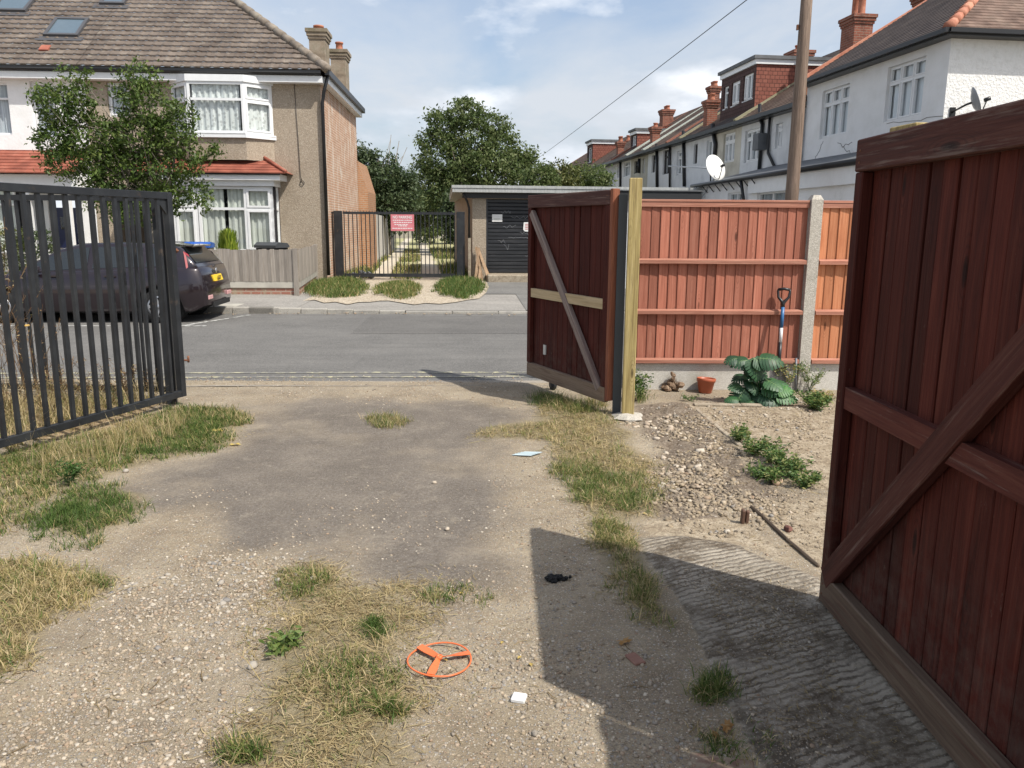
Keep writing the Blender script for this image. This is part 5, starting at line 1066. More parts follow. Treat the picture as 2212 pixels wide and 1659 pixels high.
# skylights
def skylight(par,x,d,w,l):
    m=MB(); e=.09; m.T=Matrix.Translation((x,-.36+d*cosP,EZ+.02+d*sinP))@Matrix.Rotation(PT,4,'X'); 
    m.box(0,w,0,e,.0,.11); m.box(0,w,l-e,l,.0,.11); m.box(0,e,e,l-e,.0,.11); m.box(w-e,w,e,l-e,.0,.11); m.box(-.15,w+.15,-.22,-.004,.035,.047)
    f=m.build('skylight',flat('lead_grey_flashing',(.10,.10,.105),.5,.3),par)
    g=MB(); g.T=m.T; g.quad((e,e,.085),(w-e,e,.085),(w-e,l-e,.085),(e,l-e,.085)); g.build('pane',flat('sky_glass',(.10,.14,.17),.05,0,1.0),f,fix=False)
def rhit(px,py):
    n=-HF.v*sinP+Vector((0,0,1))*cosP; p=hitp(px,py,HF.w(0,-.36,EZ+.1),n); q=HF.loc(p); return q.x,(q.z-EZ)/sinP
# upper bay (canted)
def bay_glaze(par,x0,x1,off,cant,z0,z1,trans,cur,rightc,leftc,mid,nm):
    """three sided bay: centre at y=-off, canted sides"""
    cx0=x0+cant; cx1=x1-cant; L=math.hypot(cant,off); a=math.degrees(math.atan2(off,cant)); h=z1-z0
    win(par,cx0,-off,z0,cx1-cx0,h,cols=mid,trans=trans,cur=cur,bar=.065,casement=())
    win(par,cx1,-off,z0,L,h,trans=trans,cur=cur,rot=a,bar=.06,casement=(0,))
    win(par,x0,0,z0,L,h,trans=trans,cur=cur,rot=-a,bar=.06,casement=(0,))
    return cx0,cx1
bay_glaze(hs,-4.05,-1.33,.6,.62,4.10,5.42,.66,M_net,1,1,(1,),'u')
m=MB(); hexb=[(-4.10,.0),(-3.46,-.63),(-1.92,-.63),(-1.28,.0)]
m.prism(hexb,2,5.425,5.60); m.prism([(-4.12,.0),(-3.47,-.66),(-1.91,-.66),(-1.26,.0)],2,3.98,4.095); m.build('bay_trim',M_upvc,hs)
m=MB(); m.add([(-4.05,0,3.4),(-3.44,-.58,3.4),(-1.94,-.58,3.4),(-1.33,0,3.4),(-4.05,0,3.98),(-3.44,-.58,3.98),(-1.94,-.58,3.98),(-1.33,0,3.98)],[(0,1,5,4),(1,2,6,5),(2,3,7,6)]); m.build('bay_apron',M_pebl,hs,fix=False)
# ground floor bay: box with opening lights, tiled skirt roof
win(hs,-3.98,-.7,.93,2.7,1.76,cols=(.62,.1,1.25,.75),trans=[.66,None,.66,.66],cur=(M_drape,[(0,.21),(.26,.50),(.54,.70),(.73,.97)]),bar=.07,casement=(0,3))
win(hs,-1.28,-.7,.93,.70,1.76,trans=.66,cur=M_drape,rot=90,bar=.06,room_shade=False)
win(hs,-3.98,0,.93,.70,1.76,trans=.66,cur=M_drape,rot=-90,bar=.06,room_shade=False)
m=MB(); m.box(-4.05,-1.21,-.78,.02,2.70,2.86); m.box(-4.18,-1.02,-.88,.02,2.855,3.02); m.build('bay_fascia',M_upvc,hs); m=MB(); m.box(-4.0,-1.26,-.76,.0,.86,.925); m.build('bay_sill',M_upvc,hs)
m=MB(); m.box(-3.97,-1.29,-.69,.0,.0,.86); m.build('bay_plinth',M_pebl,hs)
m=MB(); m.box(-4.2,-1.0,-.93,-.885,2.99,3.05); m.build('bay_gutter',M_gut,hs)
m=MB(); pz=.50; tiles(m,(0,-.95,3.04),(1,0,0),(0,.95,pz),lambda d:-4.95+d*.1,lambda d:-.84-d*.86,1.07,.165,.26,.025,flatp=True); m.add([(-.84,-.95,3.05),(-.84,.0,3.05),(-1.75,.0,3.58)],[(0,1,2)]); 
m.tube([(-.84,-.95,3.08),(-1.75,-.02,3.60)],.05,6); m.build('bay_roof',M_tileR,hs,fix=False)
# small window, porch
win(hs,-5.78,.08,4.55,.6,.9,cols=(1,),trans=.66,cur=M_blind,casement=(0,)); 
m=MB(); m.box(-5.75,-4.35,1.2,1.22,.1,2.35); m.box(-5.77,-5.75,.1,1.2,.1,2.35); m.box(-4.35,-4.33,.1,1.2,.1,2.35); m.box(-5.75,-4.35,.1,1.2,2.35,2.37); m.build('porch',flat('porch_interior',(.16,.13,.10),.9),hs)
m=MB(); m.box(-5.45,-4.6,1.15,1.19,.15,2.15); m.box(-5.38,-5.08,1.13,1.149,1.0,1.9); m.box(-4.98,-4.68,1.13,1.149,1.0,1.9); f=m.build('door',flat('brown_door',(.10,.06,.04),.5),hs)
m=MB(); m.tube([(-1.02+.32,-.02,EZ-.3),(-.66,-.02,4),(-.64,-.02,3.0),(-.60,-.02,2.9)],.008,5); m.tube([(-.6+.06*math.cos(a),-.02,2.83+.06*math.sin(a)) for a in np.linspace(0,6.28,13)],.008,5); m.build('cable',M_gut,hs)
for (a,b_,w,l) in ((rhit(88,80)[0],rhit(110,82)[1],1.02,1.05),): skylight(hs if a>XB else None,a,b_,w,l) if a>XB else None
# neighbour
nh=thing('white_neighbour_house','white rendered semi behind the street tree with red tiled bay roof and dark blue door','house',HF.w(XB-.004,0),3.0)
m=MB(); nb=(-4.35,-1.9,.9,2.7); nw=(-1.45,-.82,3.95,5.45); nd=(-1.30,-.55,.1,2.4); nw2=(-4.2,-2.05,4.05,5.4)
wallh(m,-7,0,0,EZ+.1,[nb,nw,nd,nw2]); m.build('wall',M_white,nh,fix=False)
m=MB(); m.box(-7,-.004,-.32,-.005,EZ-.30,EZ-.13); m.build('fascia',M_upvc,nh)
m=MB(); m.tube([(-7,-.37,EZ-.06),(-.004,-.37,EZ-.06)],.055,8); m.box(-7,-.004,-.42,-.32,EZ-.06,EZ); m.build('gutter',M_gut,nh)
m=MB(); tiles(m,(0,-.36,EZ+.02),(1,0,0),(0,cosP,sinP),lambda d:-7,lambda d:.03,5.7,.285,.26,.05,.012); m.build('roof',M_tileB,nh,fix=False)
win(nh,-1.45,.08,3.95,.63,1.5,cols=(1,),trans=.7,cur=M_blind,casement=(0,)); win(nh,-4.2,.08,4.05,2.15,1.35,cols=(1,1),trans=.7,cur=M_blind,fm=M_upvc)
win(nh,-4.35,-.5,.9,2.45,1.8,cols=(1,1,1),trans=.7,cur=M_drape); 
m=MB(); m.box(-1.28,-.57,.12,.17,.1,2.1); f=m.build('door',flat('dark_blue_door',(.012,.018,.06),.35),nh); m=MB(); m.box(-1.05,-.8,.10,.118,1.5,1.85); m.build('door_light',M_glassd,f)
m=MB(); m.box(-.5,-.36,-.7,-.56,.1,2.62); m.box(-1.55,-1.41,-.7,-.56,.1,2.62); m.box(-4.5,-.1,-.75,-.004,2.63,2.95); m.build('porch_canopy',M_upvc,nh)
m=MB(); tiles(m,(0,-1.0,2.98),(1,0,0),(0,1.0,.66),lambda d:-5.0+d*.5,lambda d:-.02,1.2,.165,.26,.025,flatp=True); m.build('bay_roof',M_tileR,nh,fix=False)
def nsky(px,py,w,l): 
    x,d=rhit(px,py); skylight(nh,x-XB,d,w,l)
nsky(90,81,.95,1.05); nsky(-25,27,1.0,1.05); nsky(212,12,.72,1.05)
x,d=rhit(80,112); m=MB(); m.T=Matrix.Translation((x-XB,-.36+d*cosP,EZ+.02+d*sinP))@Matrix.Rotation(PT,4,'X'); m.box(0,.25,0,.26,.03,.075); m.build('odd_tile',M_tileR,nh)
m=MB(); m.box(-7.2,7+XB*0,7.0,7.1,0,EZ)
# front garden fence
a=G(448,630,.1); b_=G(641,636,.1); cfn=HF.w(-.35,-.25,.1)
M_gfence=wood_mat('grey_weathered_boards',[(.18,.155,.13),(.27,.24,.205),(.36,.325,.285)],'Z',.22)
def low_fence(label,a,b_,h,seed,plinth=True):
    a=Vector(a);b_=Vector(b_);L=(b_-a).length;r=random.Random(seed);t=thing('garden_fence',label,'fence',(a.x,a.y,.09),math.degrees(math.atan2(b_.y-a.y,b_.x-a.x)))
    m=MB();n=int(L/.09)
    for i in range(n):
        x=i*L/n; m.T=Matrix.Translation((x,0,.30))@Matrix.Rotation(R_(r.uniform(-7,-1)),4,'Z')@Matrix.Rotation(r.uniform(-.02,.02),4,'Y'); m.box(-.004,L/n+.003,0,.010,0,h-.3+r.uniform(-.02,.012))
    m.build('boards',M_gfence,t); m=MB(); m.box(0,L,.002,.026,.16,.30); m.build('gravel_board',M_slab,t)
    m=MB(); m.box(0,L,.03,.13,-.1,.17,bev=.01); m.build('brick_plinth',M_brickW,t)
    m=MB(); m.box(L-.05,L+.05,-.03,.07,-.1,h+.02); m.build('post',M_gfence,t)
    return t
aa=Vector((b_.x,b_.y,0))-ST.u*5.2
low_fence('low grey weathered board fence along the pavement beside the parked car',aa,Vector((b_.x,b_.y,0)),1.03,1)
low_fence('low grey board fence running back from the pavement to the house corner',Vector((b_.x+.06,b_.y+.08,0)),HF.w(-.22,-.35),1.03,2)
# bins and shrub
def bin_(label,px,py,Y,lid,seed):
    p=V(px,py,Y); t=thing('wheelie_bin',label,'bin',(p.x,p.y,.1),seed)
    m=MB(); m.add([(-.22,-.24,.03),(.22,-.24,.03),(.22,.24,.03),(-.22,.24,.03),(-.28,-.31,.98),(.28,-.31,.98),(.28,.31,.98),(-.28,.31,.98)],[(0,1,2,3),(4,7,6,5),(0,4,5,1),(1,5,6,2),(2,6,7,3),(3,7,4,0)]); m.build('body',M_gut,t)
    m=MB(); m.prism([(-.35,.985),(.33,.985),(.34,1.03),(.25,1.10),(-.2,1.13),(-.36,1.05)],0,-.31,.31); m.build('lid',lid,t)
    m=MB(); m.tube([(-.2,.36,1.0),(.2,.36,1.0)],.018,6); m.build('handle',M_gut,t)
    for s in(-1,1):
        m=MB(); m.T=Matrix.Translation((s*.25,.2,.1))@Matrix.Rotation(R_(90),4,'Y'); m.lathe([(0,-.02),(.1,-.02),(.1,.02),(0,.02)],12); m.build('wheel',M_gut,t)
M_bluelid=flat('blue_lid',(.02,.10,.42),.45); M_greylid=flat('grey_lid',(.06,.065,.07),.45)
bin_('wheelie bin with bright blue lid behind the low fence',432,540,20.6,M_bluelid,8); bin_('wheelie bin with dark grey lid left of the blue lidded bin',402,541,20.9,M_greylid,-5); bin_('dark grey lidded wheelie bin by the right end of the bay window',588,540,20.9,M_greylid,-14)

# ---------------------------------------------------------------- garage at the mouth of the alley
GF=Frame(-1.24,24.7,5.0)
gt=thing('lockup_garage','pebbledashed lock-up garage with black roller door and pale flat roof edge','garage',GF.w(0,0),5.0)
m=MB(); gx1=9.5; wallh(m,0,gx1,0,2.72,[(.42,3.3,.25,2.48),(4.1,6.9,.25,2.48)]); m.build('wall',M_pebl,gt,fix=False)
sd=Vector((math.cos(R_(92.5)),math.sin(R_(92.5)),0)) # side wall leans with the alley
m=MB(); m.add([(0,0,0),tuple(sd*9),tuple(sd*9+Vector((0,0,2.72))),(0,0,2.72)],[(0,1,2,3)]); m.box(.0,gx1,9,9.1,0,2.7); m.build('side_wall',pm('grimy_render',[(.20,.16,.13),(.30,.25,.20)],3,bump=.5),gt,fix=False)
m=MB(); m.box(-.62,gx1,-.42,9.2,2.78,2.86); m.box(-.60,gx1,-.40,9.2,2.66,2.779); m.build('roof',pm('zinc_edge',[(.30,.31,.30),(.42,.43,.42)],3,stretch=(6,6,1),bump=.2,rough=.6),gt)
m=MB(); m.box(-.3,gx1,-.10,-.02,2.50,2.655); m.build('lintel',M_gut,gt)
m_,t,b=newmat('black_roller'); v=coords(t); col=ramp(t,noise_(t,coords(t,'Object',(.6,1,5)),2,7,.7),[(.012,.014,.017),(.022,.024,.028),(.05,.05,.052)],.3,.75); col=mixc(t,step_(t,noise_(t,coords(t,'Object',(1,1,1.6)),5.5,9,.75),.64,.70,0,.5),col,(.22,.22,.22)); t.links.new(col,b.inputs['Base Color']); b.inputs['Roughness'].default_value=.45; M_roll=m_
for k,x0 in enumerate((.42,4.1)):
    m=MB(); w=2.88 if k==0 else 2.8
    for i in range(20): z=.26+i*.111; m.prism([(.060,z),(.040,z+.02),(.036,z+.09),(.060,z+.108)],0,x0+.06,x0+w-.06)
    m.box(x0,x0+w,.07,.10,.25,2.48); f=m.build('roller_door',M_roll,gt)
    m=MB(); m.box(x0,x0+.055,.0,.06,.25,2.48); m.box(x0+w-.055,x0+w,.0,.06,.25,2.48); m.build('door_rail',M_blackm,f)
    if k==0:
        # scratched writing on the slats
        m=MB(); r=random.Random(9)
        def scr(x,z,w_,h_,n):
            p=[]; 
            for q in range(n): p.append((x0+x+w_*q/n+r.uniform(-.02,.02),.032,z+h_*(.5+.5*math.sin(q*2.4+r.random()))))
            for a_,c_ in zip(p[:-1],p[1:]): m.beam(a_,c_,.006,.009,up=(0,1,0))
        for a_ in ((.45,2.05,.35,.10,9),(.75,1.9,.6,.08,9),(.5,1.6,.5,.12,7),(1.05,1.42,.5,.10,14),(.35,1.15,.3,.12,5),(1.25,1.25,.35,.11,10),(.55,.95,.2,.2,4),(1.2,.75,.3,.06,8),(1.5,1.7,.4,.2,8),(.7,1.32,.8,.03,12)): scr(*a_)
        m.build('scratched_marks',flat('pale_scratch',(.30,.31,.32),.7),f)
m=MB(); m.box(.42,3.3,-.95,-.0,.0,.24,bev=.02); m.build('threshold',M_edg,gt)
for lab,px0,px1,py0,py1 in (('white paper notice on the black roller door, left of the two',1063,1085,463,479),('torn white notice with red lines half hidden by the gate',1130,1152,478,500)):
    a0=GF.loc(hitp(px0,py0,GF.w(0,.03),GF.v)); a1=GF.loc(hitp(px1,py1,GF.w(0,.03),GF.v)); c=GF.w(a0.x,.018,a1.z); m=MB(); ww=a1.x-a0.x; hh=a0.z-a1.z
    if 'torn' in lab: m.prism([(0,.06),(.05,0),(ww,-.02),(ww,hh),(ww*.55,hh),(ww*.5,hh*.93),(.02,hh*.9)],1,0,.004)
    else: m.box(0,ww,0,.004,0,hh)
    t=thing('paper_notice',lab,'notice',c,5.0); m.build('sheet',flat('paper',(.72,.72,.7),.7),t)
    m=MB(); n=2 if 'torn' not in lab else 4
    for i in range(n): m.box(ww*.2,ww*(.8 if i%2 else .7),-.003,-.0005,hh*(.2+.16*i),hh*(.2+.16*i)+.018)
    m.build('printed_lines',flat('red_ink' if 'torn' in lab else 'faint_ink',(.45,.08,.07) if 'torn' in lab else (.5,.52,.45),.7),t)
m=MB(); m.tube([(-.28,-.25,2.62),(-.16,-.1,2.4),(-.10,-.06,2.2),(-.10,-.06,1.3)],.035,8); m.build('downpipe',M_gut,gt)
p=GF.w(-.1,-.35); m=MB(); m.box(-.04,.04,-.04,.04,0,1.32); tag(m.build('timber_stump_post',M_edg,loc=p),'pale square post beside the garage corner, right of the alley gate','post')
# leaning timber debris
p=GF.w(.32,-.35); t=thing('timber_debris','broken timber pallet pieces leaning by the garage corner','timber debris',(p.x,p.y,.03)); r=random.Random(6)
M_deb=wood_mat('debris_timber',[(.20,.12,.07),(.34,.23,.14),(.45,.34,.23)],'Z',.3)
for i in range(7):
    m=MB(); m.beam((r.uniform(-.25,.35),r.uniform(-.25,.1),0),(r.uniform(-.3,.05)-.05*i*.3,.22,r.uniform(.5,1.15)),.07,.025,up=(0,1,0)); m.build('plank',M_deb,t)
# ---- alley gate
AG=Frame(-5.6,24.25,3.5)
a0=AG.hit(742,500)[0]; a1=AG.hit(984,500)[0]; pl0=AG.hit(722,500)[0]; pr1=AG.hit(1004,500)[0]; gtop=AG.hit(860,458)[1]; gbot=.14
ag=thing('alley_gate','black steel bar gate across the grassy alley with a red sign','gate',AG.w(a0,0),3.5); L=a1-a0
m=MB(); m.box(0,L,-.025,.025,gtop-.07,gtop); m.build('top_rail',M_blackr,ag); m=MB(); m.box(0,L,-.025,.025,gbot,gbot+.1); m.build('bottom_rail',M_blackr,ag)
nb_=27
for i in range(nb_): x=.03+i*(L-.06)/(nb_-1); m=MB(); m.box(x-.013,x+.013,-.013,.013,gbot+.101,gtop-.071); m.build('bar',M_blackr,ag)
m=MB()
for i in range(40): x=.02+i*(L-.04)/39; m.lathe([(.012,0),(.001,.05)],5,c=(x,0,gtop))
m.build('spikes',M_blackr,ag)
for nm_,x0,x1 in (('thick black steel post at the left end of the alley gate',pl0,a0-.03),('thick black steel post at the right end of the alley gate',a1+.03,pr1)):
    m=MB(); m.box(x0,x1,-.08,.08,-.05,gtop+.02,bev=.006); tag(m.build('steel_post',M_blackr,loc=AG.w(0,0),rotz=3.5),nm_,'post')
fl=AG.hit(713,500)[0]; m=MB()
for x in (fl,fl+.09): m.box(x-.012,x+.012,-.012,.012,.0,gtop)
m.box(fl-.02,pl0,-.02,.02,gtop-.06,gtop-.01); tag(m.build('steel_railing',M_blackr,loc=AG.w(0,0),rotz=3.5),'narrow black bar infill between the brick wall and the alley gate post','railing')
s0=AG.hit(844,463); s1=AG.hit(895,499); sg=thing('no_parking_sign','faded red NO PARKING sign fixed to the alley gate','sign',AG.w(s0[0],-.035,s1[1]),3.5); sw_=s1[0]-s0[0]; sh_=s0[1]-s1[1]
m_,t,b=newmat('faded_red_board'); v=coords(t); xz=N(t,'ShaderNodeSeparateXYZ'); t.links.new(v,xz.inputs[0]); col=mixc(t,step_(t,noise_(t,v,4,5,.6),.3,.7),(.50,.13,.16),(.62,.22,.24)); t.links.new(col,b.inputs['Base Color']); b.inputs['Roughness'].default_value=.5
m=MB(); m.box(0,sw_,0,.006,0,sh_); m.build('board',m_,sg)
M_sw=flat('white_lettering',(.75,.70,.70),.6)
def text(body,size,loc,par,mat,name='lettering',rotx=90,ext=.0015,align='CENTER',sx=1.0):
    cu=bpy.data.curves.new(name,'FONT'); cu.body=body; cu.size=size; cu.extrude=ext; cu.align_x=align; cu.offset=size*.02; tmp=bpy.data.objects.new(name+'_t',cu); S.collection.objects.link(tmp)
    bpy.context.view_layer.update(); me=bpy.data.meshes.new_from_object(tmp.evaluated_get(bpy.context.evaluated_depsgraph_get())); bpy.data.objects.remove(tmp); me.name=name
    me.materials.clear(); me.materials.append(mat); o=bpy.data.objects.new(name,me); S.collection.objects.link(o); o.parent=par; o.location=loc; o.rotation_euler=(R_(rotx),0,0); o.scale=(sx,1,1); return o
text('NO PARKING',sh_*.24,(sw_/2,-.003,sh_*.75),sg,M_sw,sx=.82)
m=MB(); r=random.Random(3)
for j,(z,a_,b_) in enumerate(((.62,.08,.94),(.49,.12,.90),(.36,.15,.75),(.28,.32,.68),(.13,.06,.92))):
    x=a_
    while x<b_: w=r.uniform(.04,.11); m.box(sw_*x,sw_*min(b_,x+w),-.003,-.0004,sh_*z,sh_*(z+.05)); x+=w+.02
m.build('small_print',M_sw,sg)
# alley boundary board fence + side walls
a_=V(797,500,31.5); b_=V(852,500,54); plain_fence('pale weathered board fence on the left side of the alley',(a_.x,a_.y,0),(b_.x,b_.y,0),2.15,wood_mat('pale_boards',[(.34,.32,.29),(.46,.44,.40),(.54,.52,.48)],'Z',.2),seed=5)
plain_fence('dark board fence on the right side of the alley beyond the garage',AL.w(3.2,17,0),AL.w(3.1,40,0),1.8,wood_mat('dark_boards',[(.07,.05,.04),(.11,.085,.07),(.16,.13,.11)],'Z',.25),seed=6)
m=MB(); p=G(770,598)
m=MB(); r=random.Random(2)
for i in range(7): m.rock((r.uniform(-.25,.3),r.uniform(-.1,.1),.12+r.random()*.1),r.uniform(.09,.16),.8,seg=9,rings=6)
tag(m.build('rubbish_bag',flat('black_white_bag',(.12,.125,.13),.35),loc=AG.w(a0+.45,.45)),'slumped grey rubbish bags behind the left end of the alley gate','rubbish bag')
# ---------------------------------------------------------------- terrace on the right
tcn=V(2057,67,17.9); TF=Frame(tcn.x,tcn.y,-82.5)
def z4(x,y): return x*.4793+1151.7, y*.4793
def T4(x,y,off=0.): return TF.hit(*z4(x,y),off)
def xat(x,y=600,off=0.): return T4(x,y,off)[0]
M_lead=pm('lead_flash',[(.10,.105,.11),(.16,.165,.17)],4)
M_beige=pm('beige_render',[(.40,.37,.30),(.50,.47,.39),(.55,.52,.44)],2,bump=.5,bscale=14,bdist=.012,dirt=((.25,.23,.19),1.5,.6,.85))
M_pale=pm('pale_grey_render',[(.52,.53,.53),(.62,.63,.63),(.68,.69,.69)],2,bump=.5,bscale=14,bdist=.012,dirt=((.33,.33,.32),1.5,.6,.85))
EB=5.2
def W4(l,r_,yt,yb,**k):
    """a window from its picture edges"""
    ym=(yt+yb)/2; xa=T4(l,ym)[0]; xb=T4(r_,ym)[0]; xm=(l+r_)/2; zt=T4(xm,yt)[1]; zb=T4(xm,yb)[1]; return (min(xa,xb),max(xa,xb),zb,zt,k)
def terrace(name,label,x0,x1,ez,wins,wall,roofm,verge=None,rise=2.6,dep=4.0,front=True,tile=True):
    """x0<x1 local x range (x grows towards us); slope faces -y"""
    t=thing(name,label,'house',TF.w(0,0),-82.5,'terraced houses running up the right')
    m=MB(); wallh(m,x0,x1,0,ez+.05,[(a,b_,c,d) for a,b_,c,d,k in wins]); m.build('wall',wall,t,fix=False)
    for a,b_,c,d,k in wins: win(t,a,.08,c,b_-a,d-c,**{**dict(cols=(1,1),trans=.7,cur=M_blind,bar=.05),**k})
    sl=math.hypot(dep+.3,rise+.15); s=Vector((0,dep+.3,rise+.15))/sl
    m=MB(); tiles(m,(0,-.30,ez),(1,0,0),s,lambda d:x0,lambda d:x1,sl,.16 if tile else .3,.17,.018,flatp=True)
    m.add([(x0,dep,ez+rise+.0),(x1,dep,ez+rise),(x1,dep*2,ez),(x0,dep*2,ez)],[(0,1,2,3)],.5); m.build('roof',roofm,t,fix=False)
    m=MB(); m.box(x0,x1,-.40,-.29,ez-.10,ez+.02); m.box(x0,x1,-.28,.0,ez-.12,ez-.06); m.build('gutter',M_gut,t)
    m=MB(); m.tube([(x0,dep,ez+rise+.06),(x1,dep,ez+rise+.06)],.10,8); m.build('ridge',roofm if verge is None else verge[0],t)
    if verge:
        m=MB(); m.beam(Vector((x0+.06,-.3,ez+.05)),Vector((x0+.06,dep,ez+rise+.10)),.16 if len(verge)<2 else verge[1],.12); m.build('verge',verge[0],t)
    return t
# corner house
A0=-6.17
WA=[W4(1591,1757,281,532,cols=(1,1,1),trans=.70,cur=M_grey,bar=.042,casement=(0,1,2)),W4(1298,1418,395,614,cols=(1,1,1),trans=.70,cur=M_grey,bar=.042,casement=(0,1,2))]
ta=thing('white_corner_house','large white rendered corner house with dark hip roof, orange ridge tiles and brick chimney','house',TF.w(0,0),-82.5,'terraced houses running up the right')
EA=5.72
m=MB(); wallh(m,A0,0,0,EA+.05,[w[:4] for w in WA]); m.build('wall',M_white,ta,fix=False)
m=MB(); m.add([(0,0,0),(0,8.5,0),(0,8.5,EA+.05),(0,0,EA+.05)],[(0,1,2,3)]); m.build('end_wall',M_white2,ta,fix=False)
m=MB(); m.box(A0-.02,A0,0,8.5,0,EA); m.build('far_wall',M_white,ta)
for a,b_,c,d,k in WA: win(ta,a,.08,c,b_-a,d-c,**k)
dp,rs=4.0,2.6; sl=math.hypot(dp+.3,rs+.15); s=Vector((0,dp+.3,rs+.15))/sl
m=MB(); tiles(m,(0,-.3,EA),(1,0,0),s,lambda d:A0,lambda d:.3-d*(dp+.3)/sl*.93,sl,.165,.17,.018,flatp=True); m.build('roof',M_tileD,ta,fix=False)
m=MB(); s2=Vector((-(dp+.0),0,rs+.15)).normalized(); tiles(m,(.3,0,EA),(0,1,0),s2,lambda d:-.3+d*.83,lambda d:8.6-d*.83,4.8,.165,.17,.018,flatp=True); m.build('end_roof',pm('brown_end_tile',[(.10,.065,.05),(.15,.10,.078),(.19,.135,.105)],2,tint=.2,rough=.9),ta,fix=False)
m=MB(); m.add([(A0,dp,EA+rs),(-4,dp,EA+rs),(-.2,8.6,EA),(A0,8.6,EA)],[(0,1,2,3)]); m.build('back_slope',M_tileD,ta,fix=False)
M_rdg=pm('orange_ridge_tile',[(.34,.13,.08),(.46,.19,.12),(.52,.26,.17)],4,tint=.15,rough=.8)
hp=[Vector((.3,-.3,EA+.05)).lerp(Vector((-3.75,dp,EA+rs+.08)),f) for f in np.linspace(0,1,15)]
m=MB()
for a,b_ in zip(hp[:-1],hp[1:]): m.tube([a,b_+Vector((0,0,-.02))],[.115,.10],8,tint=random.random())
m.build('hip_tiles',M_rdg,ta)
m=MB()
for f in np.arange(A0,-3.75,.45): m.tube([(f,dp,EA+rs+.06),(min(-3.75,f+.45),dp,EA+rs+.05)],[.115,.10],8,tint=random.random())
m.build('ridge_tiles',M_rdg,ta)
m=MB(); m.beam(Vector((A0+.05,-.3,EA+.05)),Vector((A0+.05,dp,EA+rs+.1)),.14,.12); m.build('verge',M_rdg,ta)
m=MB(); m.box(A0,.36,-.40,-.30,EA-.06,EA+.03); m.box(.30,.40,-.3,8.6,EA-.06,EA+.03); m.box(A0,.3,-.29,0,EA-.10,EA-.06); m.box(.004,.3,-.0,8.6,EA-.10,EA-.06); m.build('gutter',M_gut,ta)
xp=xat(1225,560); m=MB(); m.tube([(xp,-.30,EA-.1),(xp,-.08,EA-.5),(xp,-.08,.3)],.05,8); m.build('downpipe',M_gut,ta)
# chimney of the corner house: on the party line
off=3.0; cxl=T4(1385,200,off)[0]; cxr=T4(1530,160,off)[0]; zc=T4(1470,75,off)[1]
chimney(ta,(cxl+cxr)/2,off,6.2,zc,(cxr-cxl)*.42,.62,M_brickC,2,.125,1.0)
x2=TF.hit(2016,14,5.2); chimney(ta,x2[0],5.2,7.0,x2[1]+.35,.9,.8,M_brickC,2,.15,.5)
# cracks drawn as fine dark filler lines
m=MB(); r=random.Random(4)
for (xa,ya),(xb,yb) in (((1310,630),(1270,720)),((1370,640),(1430,690)),((1590,560),(1850,520)),((1390,660),(1440,640))):
    p0=T4(xa,ya); p1=T4(xb,yb); n=8; pts=[(p0[0]+(p1[0]-p0[0])*k/n+r.uniform(-.04,.04),-.003,p0[1]+(p1[1]-p0[1])*k/n+r.uniform(-.04,.04)) for k in range(n+1)]
    m.tube(pts,.007,4)
m.build('cable_and_cracks',flat('dark_filler',(.16,.155,.15),.9),ta)
# small sat dish on end wall
def dish(label,p,rad,az,el,arm,mat,rotz=0,grp=None,bracket=None):
    t=thing('satellite_dish',label,'satellite dish',p,0); D=Vector((math.cos(R_(el))*math.cos(R_(az)),math.cos(R_(el))*math.sin(R_(az)),math.sin(R_(el))))
    Q=D.to_track_quat('Z','Y').to_matrix().to_4x4(); m=MB(); m.T=Q; m.lathe([(0.001,0)]+[(rad*k/6,.22*rad*(k/6)**2) for k in range(1,7)]+[(rad,.22*rad+.012),(rad*.5,.05*rad-.012),(.001,-.012)],26); m.build('reflector',mat,t)
    m=MB(); a=Vector((0,0,0)); low=(Vector((0,0,-1))-D*D.z*-1).normalized(); foc=D*rad*.9+low*rad*.15; m.tube([low*rad*.95+D*.02,low*rad*.9+D*rad*.35,foc],.014,6); m.tube([foc-D*.06,foc+D*.06],.04,8); m.build('feed_arm',M_gut,t)
    if bracket is not None:
        m=MB(); b_=Vector(bracket); m.tube([-D*.02,-D*.12,b_*.55-D*.05,b_],.022,8); m.box(b_.x-.06,b_.x+.06,b_.y-.06,b_.y+.06,b_.z-.1,b_.z+.1); m.build('bracket',M_gut if rad<.4 else M_galv,t)
    return t
M_dish=flat('white_dish',(.80,.80,.77),.5); M_dishg=flat('grey_dish',(.28,.29,.30),.5)
pd=V(2101,221,17.2); wp=V(2055,243,17.95); dish('grey satellite dish seen side on at the corner of the white house',pd,.29,-20,20,1,M_dishg,bracket=wp-pd)
# the rest of the row
OR=pm('dull_ridge',[(.22,.09,.06),(.30,.14,.10)],4); MOSS=pm('mossy_verge',[(.24,.22,.13),(.34,.32,.22)],4); LDV=pm('pale_verge',[(.36,.39,.34),(.50,.53,.47)],5)
xB=xat(940,600); xC=xat(820,640); xD=xat(688,640); xE=xat(627,680); xF=xat(518,720); xG=xat(441,740); xH=xat(374,760)
tb=terrace('terraced_house','pale grey terraced house with brown tiles next to the white corner house',xB,A0-.004,EB,[W4(953,1024,582,728,cols=(1,1,1),trans=.72,casement=(0,1,2),cur=M_grey),W4(1092,1122,556,668,cols=(1,1),trans=.75,fm=M_upvc,casement=(0,)),W4(1205,1218,520,640,cols=(1,),trans=.7)],M_pale,M_tileM,verge=(MOSS,))
tc_=terrace('terraced_house','beige terraced house under the big dark boxy dormer',xC,xB-.004,EB,[W4(856,908,600,732,cols=(1,1,1),trans=.7,casement=(0,1,2),cur=M_grey)],M_beige,M_tileD)
